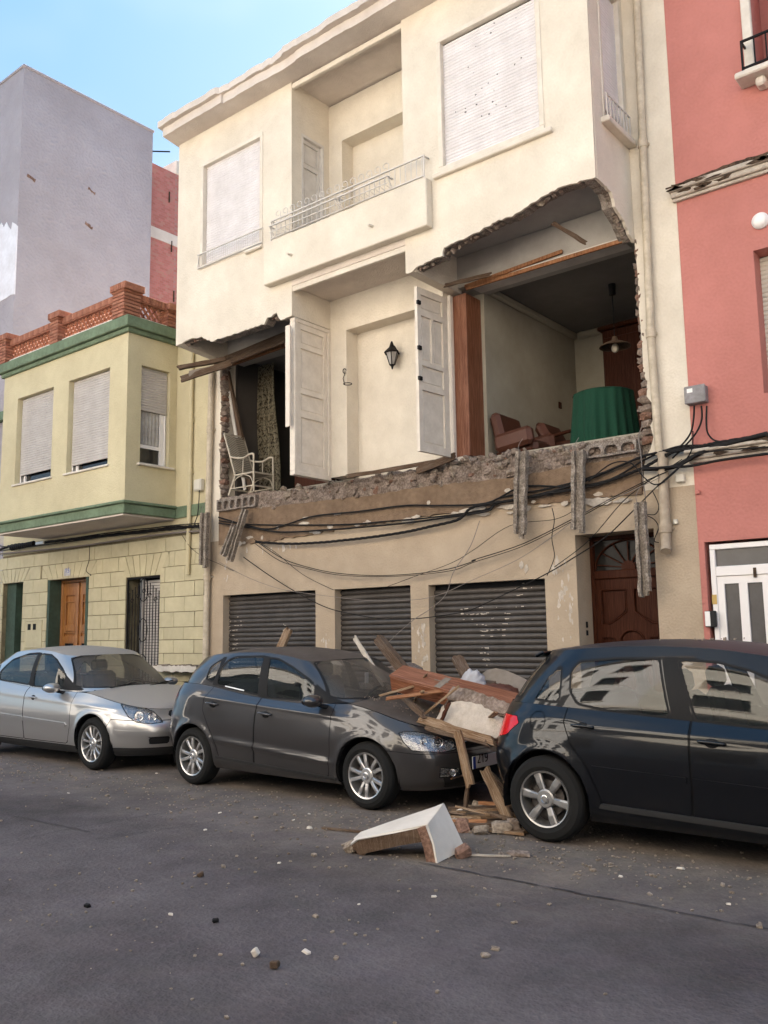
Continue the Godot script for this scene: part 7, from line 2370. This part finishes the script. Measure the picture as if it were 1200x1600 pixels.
func debris() -> void:
	# long wood-faced curtain box across the grey car's bonnet
	var A := V(-5.56, 1.15, -7.02); var B := V(-4.22, 0.90, -7.06)
	var y := (B - A).normalized()
	var up := Vector3(0.12, 1, 0.42)
	var x := y.cross(up).normalized()
	var cb := thing("wooden_curtain_box", "long orange-brown wooden box lying across the grey car's bonnet", "box", A)
	cb.transform = Transform3D(Basis(x, y, x.cross(y)), A)
	var L := (B - A).length()
	part("top_board", MB.new().box(V(0, L / 2, 0.075), V(0.24, L, 0.02), Basis(), 0.004), M.wood_red, cb, true)
	part("side_board", MB.new().box(V(0.112, L / 2, -0.01), V(0.018, L - 0.02, 0.148), Basis(), 0.004), M.wood_red, cb, true)
	part("side_board", MB.new().box(V(-0.112, L / 2, -0.01), V(0.018, L - 0.02, 0.148), Basis(), 0.004), M.wood_red, cb, true)
	part("end_board", MB.new().box(V(0, 0.012, -0.01), V(0.2, 0.018, 0.14), Basis(), 0.004), M.wood_red, cb, true)
	part("tape", MB.new().box(V(0.02, L * 0.42, 0.0865), V(0.20, 0.07, 0.002)).box(V(0.0, L * 0.40, 0.087), V(0.012, 0.16, 0.003)), M.card, cb, true)
	# plaster slab below it, torn along the top
	var s1 := Transform3D(Basis(Vector3(0.97, -0.2, 0).normalized(), Vector3(0.15, 0.85, -0.5).normalized(), Vector3(0, 0, 1)).orthonormalized(), V(-4.92, 0.78, -6.72))
	slab("plaster_slab", [0.0, 0.0, 0.70, 0.02, 0.72, 0.2, 0.5, 0.27, 0.3, 0.30, 0.04, 0.22], s1, 0.10, M.old_white, M.rubble, "cream plaster slab leaning under the wooden box on the bonnet", "slab")
	var torn := slab("torn_wall_piece", [0.0, 0.0, 0.66, -0.02, 0.68, 0.10, 0.2, 0.13, 0.02, 0.11], Transform3D(s1.basis, V(-4.86, 1.0, -6.86)), 0.12, M.rubble, M.rubble, "ragged grey wall crust along the top of the cream slab", "rubble")
	torn.set_meta("kind", "thing")
	beam("dark_slot_board", V(-4.82, 0.77, -6.70), V(-4.74, 0.95, -6.74), 0.03, 0.02, M.wood_dark, "short dark stick stuck on the cream plaster slab", "stick")
	beam("splintered_rail", V(-5.0, 0.80, -6.66), V(-4.22, 0.66, -6.62), 0.075, 0.05, M.wood_raw, "splintered rail under the cream plaster slab", "rail", Vector3(0, 0.4, 1), 0.012)
	beam("crossing_rail", V(-4.9, 0.73, -6.64), V(-4.25, 0.64, -6.60), 0.05, 0.03, M.wood_old, "darker rail just below the splintered rail", "rail", Vector3(0, 0.4, 1), 0.008)
	beam("upright_batten", V(-4.31, 0.33, -6.40), V(-4.42, 0.73, -6.40), 0.075, 0.03, M.wood_raw, "pale batten standing before the grey car's number plate", "batten")
	beam("snapped_stick", V(-4.48, 0.02, -6.55), V(-4.33, 0.34, -6.40), 0.03, 0.02, M.wood_old, "thin snapped stick below the pale upright batten", "stick")
	beam("leaning_plank", V(-4.0, 0.03, -6.5), V(-4.30, 0.42, -6.62), 0.09, 0.03, M.wood_raw, "plank leaning down between the two dark cars, in front", "plank")
	beam("leaning_plank", V(-3.95, 0.06, -6.7), V(-4.38, 0.36, -6.75), 0.10, 0.03, M.wood_old, "darker plank leaning behind the front leaning plank", "plank")
	beam("leaning_plank", V(-4.1, 0.02, -6.85), V(-4.25, 0.5, -6.95), 0.08, 0.04, M.wood_old, "steep dark plank in the gap between the two dark cars", "plank")
	beam("bonnet_stick", V(-5.30, 0.985, -6.78), V(-4.95, 0.845, -6.62), 0.05, 0.035, M.wood_old, "short grey stick on the bonnet left of the cream slab", "stick")
	beam("windscreen_lath", V(-6.62, 1.53, -7.62), V(-5.98, 1.09, -7.30), 0.055, 0.02, M.old_white, "white lath lying over the right edge of the grey car's windscreen", "lath")
	beam("windscreen_beam", V(-6.55, 1.52, -7.95), V(-5.72, 1.08, -7.5), 0.11, 0.08, M.wood_old, "thick brown beam beside the white lath by the windscreen", "beam")
	beam("cross_plank", V(-5.95, 1.14, -7.6), V(-4.9, 1.06, -7.7), 0.16, 0.03, M.wood_old, "dark plank lying behind the wooden box", "plank", Vector3(0, 1, 0.3), 0.015)
	beam("cross_plank", V(-5.5, 1.30, -8.0), V(-4.85, 0.85, -7.5), 0.12, 0.05, M.wood_old, "dark plank slanting down towards the bonnet behind the wooden box", "plank", Vector3(0.3, 1, 0.5))
	beam("cross_plank", V(-5.75, 1.12, -7.3), V(-5.2, 1.1, -7.45), 0.05, 0.03, M.wood_raw, "narrow pale batten against the back of the wooden box", "batten", Vector3(0, 1, 0.3))
	# pile on the pavement behind the cars
	chunk("masonry_lump", V(-6.9, 0.95, -8.75), V(0.6, 0.5, 0.35), V(0.2, 0.4, 0.15), M.rubble, "brown lump of masonry in front of the pillar between the shutters", "rubble", 9)
	chunk("masonry_lump", V(-6.3, 0.75, -8.6), V(0.8, 0.55, 0.5), V(0.1, -0.3, -0.1), M.rubble, "big masonry lump at the foot of the right shutter", "rubble", 12)
	chunk("masonry_lump", V(-5.5, 0.6, -8.4), V(0.9, 0.6, 0.6), V(0.3, 0.6, 0.1), M.rubble, "masonry lump under the grey bent sheet", "rubble", 14)
	chunk("masonry_lump", V(-7.6, 0.55, -8.7), V(0.9, 0.7, 0.5), V(0.0, 0.2, 0.2), M.rubble_light, "pale masonry lump behind the grey car's roof", "rubble", 16)
	chunk("masonry_lump", V(-8.7, 0.5, -8.8), V(1.0, 0.7, 0.5), V(0.2, -0.2, 0.0), M.rubble, "masonry lump on the pavement left of the middle shutter", "rubble", 18)
	chunk("masonry_lump", V(-10.2, 0.4, -8.9), V(0.9, 0.5, 0.4), V(0.2, -0.5, 0.1), M.rubble, "masonry lump on the pavement below the left shutter", "rubble", 19)
	var sheet := []
	for i in 7:
		var row := []
		for k in 9:
			var u := k / 8.0; var v := i / 6.0
			row.append(V(-5.42 + u * 0.85 + v * 0.05, 1.22 - 0.35 * pow(absf(u - 0.42) * 1.6, 1.5) - v * 0.42 + 0.02 * sin(u * 9.0), -8.15 + v * 0.45 + 0.04 * sin(u * 6.0 + v * 3.0)))
		sheet.append(row)
	var sh := MB.new().grid(sheet)
	var sh2 := MB.new().add(sh)
	for i in sh.v.size():
		sh2.v[i] += V(0, -0.008, -0.004)
	single("bent_sheet", sh.add(sh2), M.card, "grey bent sheet lying on the pile before the right shutter", "sheet", V(-5.0, 0.9, -8.0))
	single("crumpled_cloth", crumple(V(-5.06, 1.06, -7.62), V(0.14, 0.15, 0.1), 5, 0.3), M.cloth_grey, "crumpled pale blue-grey cloth on the pile", "cloth", V(-5.1, 1.0, -7.6))
	single("crumpled_cloth", crumple(V(-4.72, 0.98, -7.55), V(0.24, 0.11, 0.14), 8, 0.25), M.leather, "crumpled dark red-brown cover beside the pale cloth", "cloth", V(-4.7, 0.9, -7.5))
	beam("shutter_plank", V(-9.52, 0.7, -8.85), V(-9.36, 1.66, -9.28), 0.13, 0.05, M.wood_raw, "pale plank standing on end before the left shutter", "plank")
	beam("shutter_stick", V(-9.7, 0.9, -9.0), V(-10.05, 1.35, -9.25), 0.025, 0.02, M.iron, "thin dark rod leaning left of the standing plank", "rod")
	beam("shutter_stick", V(-9.05, 0.9, -8.9), V(-8.72, 1.33, -9.2), 0.02, 0.02, M.iron, "thin dark rod leaning right of the standing plank", "rod")
	beam("roof_side_plank", V(-8.42, 1.18, -8.7), V(-8.85, 1.34, -8.8), 0.09, 0.05, M.wood_old, "short grey plank seen over the grey car's roof", "plank")
	slab("wall_fragment", [0.0, 0.0, 0.62, 0.01, 0.58, 0.07, 0.05, 0.06], Transform3D(Basis(), V(-8.45, 1.18, -8.75)), 0.2, M.plaster_white, M.rubble, "white edged fragment of wall behind the grey car's roof", "rubble")
	rng.seed = 71
	for i in 42:   # laths and splinters through the heap
		var p := V(rng.randf_range(-5.5, -4.25), 0, rng.randf_range(-7.7, -6.62))
		p.y = lerpf(1.04, 0.78, (p.x + 5.5) / 1.25) + rng.randf_range(0.0, 0.08)
		if i > 27:
			p = V(rng.randf_range(-4.55, -3.95), rng.randf_range(0.03, 0.14), rng.randf_range(-6.9, -6.2))
		var st := rng.get_state()
		var d := V(rng.randf_range(-1, 1), rng.randf_range(-0.28, 0.28), rng.randf_range(-0.5, 0.5)).normalized() * rng.randf_range(0.15, 0.5)
		if i > 27:
			d.y *= 0.2
		var o := beam("splintered_lath", p - d * 0.5, p + d * 0.5, rng.randf_range(0.02, 0.05), rng.randf_range(0.01, 0.03), [M.wood_raw, M.wood_old, M.wood_old, M.wood_orange][i % 4], "short splintered lath lying in the heap on the bonnet" if i <= 27 else "short splintered lath lying in the heap on the road", "lath", V(rng.randf_range(-1, 1), 1, rng.randf_range(-0.5, 0.5)), 0.006)
		o.set_meta("group", "splinters in the heap on the bonnet" if i <= 27 else "splinters in the heap on the road")
		rng.set_state(st)
		for k in 12:
			rng.randf()
	for i in 52:   # broken brick and mortar
		var p := V(rng.randf_range(-5.2, -4.35), 0, rng.randf_range(-7.9, -7.2))
		p.y = lerpf(0.95, 0.74, (p.x + 5.2) / 0.9) + rng.randf_range(0.0, 0.07)
		if i > 28:
			p = V(rng.randf_range(-4.6, -3.8), 0.03, rng.randf_range(-7.1, -6.1))
		var s := rng.randf_range(0.035, 0.11)
		chunk("masonry_fragment", p, V(s * 1.4, s * 0.8, s), V(rng.randf() * 6.0, rng.randf() * 6.0, rng.randf() * 6.0), [M.rubble, M.rubble_light, M.broken_brick, M.plaster_white][rng.randi_range(0, 3)], "broken lump of brick or mortar in the heap on the bonnet" if i <= 28 else "broken lump of brick or mortar between the cars on the road", "rubble", i * 5, "masonry fragments in the heap on the bonnet" if i <= 28 else "masonry fragments on the road between the cars")
	# boards flat on the road between the cars
	for q in [[-4.62, 0.03, -6.62, -4.0, 0.05, -6.85, 0.2, 0.025, "raw", "board lying flat at the back of the heap on the road"], [-4.5, 0.06, -6.38, -3.85, 0.07, -6.72, 0.14, 0.03, "raw", "upper board on the road heap between the cars"], [-4.36, 0.03, -6.12, -3.86, 0.05, -6.50, 0.13, 0.03, "old", "front board of the heap between the cars"], [-4.1, 0.02, -6.30, -3.75, 0.02, -6.34, 0.2, 0.02, "raw", "pale square board under the dark blue car's rear wheel"], [-4.58, 0.085, -6.52, -4.12, 0.10, -6.80, 0.05, 0.02, "old", "thin lath on top of the road heap"], [-4.45, 0.09, -6.35, -4.1, 0.12, -6.58, 0.03, 0.02, "raw", "splinter lying across the front boards"]]:
		beam("road_board", V(q[0], q[1], q[2]), V(q[3], q[4], q[5]), q[6], q[7], M.wood_raw if q[8] == "raw" else M.wood_old, q[9], "board", Vector3.UP, 0.01)
	chunk("brick_piece", V(-3.92, 0.045, -6.26), V(0.15, 0.08, 0.1), V(0.1, 0.5, 0.0), M.rubble_light, "pale brick end beside the dark blue car's rear tyre", "brick", 21)
	# the L-shaped block of wall on the road: two plastered faces over a brick core
	var blk := thing("wall_block", "white plastered L-shaped block of broken wall lying on the road", "block", V(-4.1, 0, -5.3))
	var r0 := V(-3.87, 0.25, -5.20); var r1 := V(-4.03, 0.315, -5.62)      # the ridge, near and far end
	var l0 := V(-4.42, 0.105, -5.03); var l1 := V(-4.53, 0.11, -5.20)       # end of the long limb
	var g0 := V(-3.80, 0.0, -5.22); var g1 := V(-3.82, 0.02, -5.59)         # foot of the short limb
	limb(blk, [l0 + V(-0.02, -0.03, 0.0), l0.lerp(r0, 0.06), l0.lerp(r0, 0.5) + V(0, 0.004, 0), l0.lerp(r0, 0.9), r0], [l1 + V(-0.02, -0.03, 0.0), l1.lerp(r1, 0.05), l1.lerp(r1, 0.5), l1.lerp(r1, 0.9), r1], 0.12, 1)
	limb(blk, [r0 + V(0.004, -0.003, 0), r0.lerp(g0, 0.5) + V(0.012, 0, 0), g0], [r1 + V(0.004, -0.003, 0), r1.lerp(g1, 0.5) + V(0.012, 0, 0), g1], 0.085, 2)
	chunk("plaster_crumb", V(-4.50, 0.035, -5.10), V(0.10, 0.07, 0.08), V(0.3, 0.2, 0.5), M.rubble_light, "pale crumb of mortar at the left end of the wall block", "rubble", 31)
	chunk("plaster_crumb", V(-3.75, 0.035, -5.45), V(0.11, 0.07, 0.09), V(0.1, 0.9, 0.5), M.broken_brick, "brown brick crumb against the right foot of the wall block", "rubble", 33)
	beam("road_stick", V(-5.18, 0.012, -5.55), V(-4.84, 0.014, -5.62), 0.022, 0.016, M.wood_old, "dark stick on the road left of the wall block", "stick", Vector3.UP, 0.003)
	beam("road_stick", V(-3.76, 0.010, -5.48), V(-3.48, 0.012, -5.62), 0.018, 0.012, M.old_white, "thin white stick on the road right of the wall block", "stick", Vector3.UP, 0.003)
	chunk("flat_stone", V(-3.45, 0.014, -5.72), V(0.16, 0.028, 0.09), V(0, 0.3, 0), M.rubble, "flat brown shard at the tip of the thin white stick", "stone", 35)
	chunk("road_stone", V(-3.458, 0.025, -3.2), V(0.034, 0.036, 0.026), V(0.2, 0.4, 0.5), M.plaster_white, "brightest white plaster chip in the empty foreground of the road", "stone", 36)
	chunk("road_stone", V(-3.27, 0.02, -3.15), V(0.042, 0.03, 0.03), V(0.0, 0.3, 0.0), M.old_brown, "dark brick cube on the road beside the white chip", "stone", 37)
	chunk("road_stone", V(-4.03, 0.015, -3.43), V(0.034, 0.022, 0.024), V(0.3, 0.8, 0.2), M.black, "black pebble left of the white chip", "stone", 38)
	chunk("road_stone", V(-4.87, 0.012, -4.01), V(0.04, 0.03, 0.035), V(0.1, 0.5, 0.4), M.old_brown, "round dark pebble before the grey car's front wheel", "stone", 39)
	chunk("road_stone", V(-4.88, 0.010, -3.17), V(0.04, 0.02, 0.025), V(0.1, 0.2, 0.0), M.black, "dark flake at the left of the foreground", "stone", 40)
	# pale chips, alike
	var first: MeshInstance3D = null
	rng.seed = 52
	for row in [
		[-7.75, -4.15, -8.06, -5.43, -6.81, -5.26, -6.42, -5.5, -4.58, -4.0, -4.93, -4.26, -3.43, -3.09, -3.4, -3.7],
		[-3.29, -3.39, -3.12, -3.42, -5.64, -5.65, -5.55, -5.97, -5.72, -5.93, -3.61, -4.16, -4.35, -3.37, -8.59, -5.07],
		[-8.54, -5.29, -6.71, -5.95, -4.66, -4.64, -4.69, -4.56, -4.64, -4.86, -5.3, -5.5, -5.06, -5.35, -4.67, -5.22],
		[-5.51, -5.39, -5.99, -5.54, -5.97, -4.96, -8.88, -6.64, -8.97, -6.47, -7.17, -5.79, -7.2, -5.18, -2.9, -4.74],
		[-2.7, -4.41, -2.71, -4.81, -3.19, -4.87, -2.55, -3.88, -2.84, -5.64, -2.63, -5.61, -2.48, -5.75, -2.39, -6.01],
		[-2.32, -5.34, -2.04, -5.79, -1.88, -5.41, -2.56, -3.99, -3.34, -4.54, -3.3, -5.28, -2.79, -5.8, -1.62, -5.11],
	]:
		for i in range(0, row.size(), 2):
			var s := rng.randf_range(0.012, 0.034)
			var xf := Transform3D(Basis.from_euler(V(rng.randf_range(-0.3, 0.3), rng.randf() * TAU, rng.randf_range(-0.3, 0.3))) * Basis.from_scale(V(s * 1.5, s * 0.5, s)), V(row[i], s * 0.28, row[i + 1]))
			if first == null:
				first = chunk("plaster_chip", xf.origin, Vector3.ONE, Vector3(), M.rubble_light, "small pale plaster chip lying on the asphalt", "stone", 50, "pale plaster chips scattered over the road")
				first.transform = xf
			else:
				var c: MeshInstance3D = first.duplicate()
				c.name = numbered("plaster_chip")
				add_child(c)
				c.transform = xf
				c.set_meta("label", "small pale plaster chip lying on the asphalt")
				if rng.randf() < 0.3:
					c.material_override = M.plaster_white
	# what nobody could count: grit on the road, crumbs on the cars and on the pile
	var grit := MB.new()
	var one := MB.new().box(Vector3(), Vector3.ONE, Basis(), 0.2).rough(0.12, 3)
	rng.seed = 66
	for i in 1700:
		var z := -6.15 + rng.randfn(0.0, 0.55) if i % 9 else rng.randf_range(-6.2, -2.6)
		var xx := rng.randf_range(-12.5, -0.5) if i % 3 else -4.2 + rng.randfn(0.0, 1.2)
		if z < -6.3 and rng.randf() < 0.5:
			z = -6.2 + rng.randf() * 0.6
		var s := rng.randf_range(0.004, 0.016) * (1.6 if rng.randf() < 0.06 else 1.0)
		grit.add(one, Transform3D(Basis(Vector3.UP, rng.randf() * TAU) * Basis.from_scale(V(s * 1.4, s * 0.7, s)), V(xx, s * 0.3, z)))
	var g := single("road_grit", grit, M.rubble_light, "pale grit strewn over the asphalt along the cars", "grit", V(-6, 0, -5.5))
	g.set_meta("kind", "stuff")
	var cr := MB.new()
	for i in 260:
		var q := i % 4
		var p := V(rng.randf_range(-5.7, -4.9), 0, rng.randf_range(-7.75, -6.6))
		var ly := curve_y([[0.85, 0.965], [1.0, 0.965], [1.3, 0.905], [1.54, 0.835], [1.75, 0.77]], p.x + 6.66)
		p.y = ly + 0.012
		if q == 3:
			p = V(rng.randf_range(-9.5, -5.0), 0.13, rng.randf_range(-9.3, -8.4))
		var s := rng.randf_range(0.003, 0.009) * (1.0 if q < 3 else 4.0)
		cr.add(one, rock_x(p, V(s * 1.4, s, s)))
	for i in 16:
		var t := rng.randf()
		cr.add(one, rock_x(V(lerpf(-2.9, -2.2, t), 1.51 - 0.008, -6.95 + rng.randf_range(-0.35, 0.35)), V(0.02, 0.008, 0.015) * rng.randf_range(0.3, 1.2)))
	var g2 := single("plaster_crumbs", cr, M.rubble_light, "white plaster crumbs on the car bonnet, car roof and pavement", "crumbs", V(-5, 0.9, -7))
	g2.set_meta("kind", "stuff")
	# ledge with crumbs at the foot of the yellow house's corner
	slab("ledge_block", [0.0, 0.0, 1.15, 0.0, 1.15, 0.11, 0.0, 0.11], Transform3D(Basis(), V(-12.62, 1.02, FZ + 0.2)), 0.19, M.plaster_white, M.rubble_light, "pale stone ledge with crumbs at the yellow house's right corner", "ledge")


func limb(o: Node3D, near: Array, far: Array, t: float, s: int) -> void:   # one arm of the block: plaster outside, brick core below
	var n: Vector3 = ((near[1] - near[0]).cross(far[0] - near[0])).normalized()
	if n.y < 0.0:
		n = -n
	rng.seed = s
	var top := MB.new(); var core := MB.new()
	var strip := func(f: float) -> Array:
		var r := []
		for k in 9:
			var row := []
			for i in near.size():
				var p: Vector3 = near[i].lerp(far[i], k / 8.0)
				if k == 0 or k == 8:
					p += (far[i] - near[i]).normalized() * rng.randf_range(-0.012, 0.012)
				if i == near.size() - 1 and s == 1:
					p -= (near[i] - near[i - 1]).normalized() * f * 0.9
				row.append(p - n * f)
			r.append(row)
		return r
	var a: Array = strip.call(0.0); var b: Array = strip.call(0.014); var c: Array = strip.call(t)
	for k in 8:
		for i in near.size() - 1:
			core.quad(c[k][i], c[k][i + 1], c[k + 1][i + 1], c[k + 1][i])
	top.grid(a)
	for e in [[top, a, b], [core, b, c]]:
		for k in 8:
			for i in [0, near.size() - 1]:
				e[0].quad(e[1][k][i], e[1][k + 1][i], e[2][k + 1][i], e[2][k][i])
		for i in near.size() - 1:
			for k in [0, 8]:
				e[0].quad(e[1][k][i], e[1][k][i + 1], e[2][k][i + 1], e[2][k][i])
	part("plaster_face", top, M.plaster_white, o)
	part("brick_core", core.rough(0.005, s), M.wood_old if s == 1 else M.broken_brick, o)


func crumple(at: Vector3, r: Vector3, s: int, amp: float) -> MB:
	var f := FastNoiseLite.new()
	f.seed = s
	f.frequency = 1.6
	f.fractal_octaves = 3
	var rows := []
	for i in 17:
		var row := []
		for k in 25:
			var ph := PI * i / 16.0; var a := TAU * k / 24.0
			var d := Vector3(sin(ph) * cos(a), cos(ph), sin(ph) * sin(a))
			var q := 1.0 + amp * 1.6 * absf(f.get_noise_3dv(d)) - amp * 0.5
			row.append(at + d * r * q)
		rows.append(row)
	return MB.new().grid(rows)
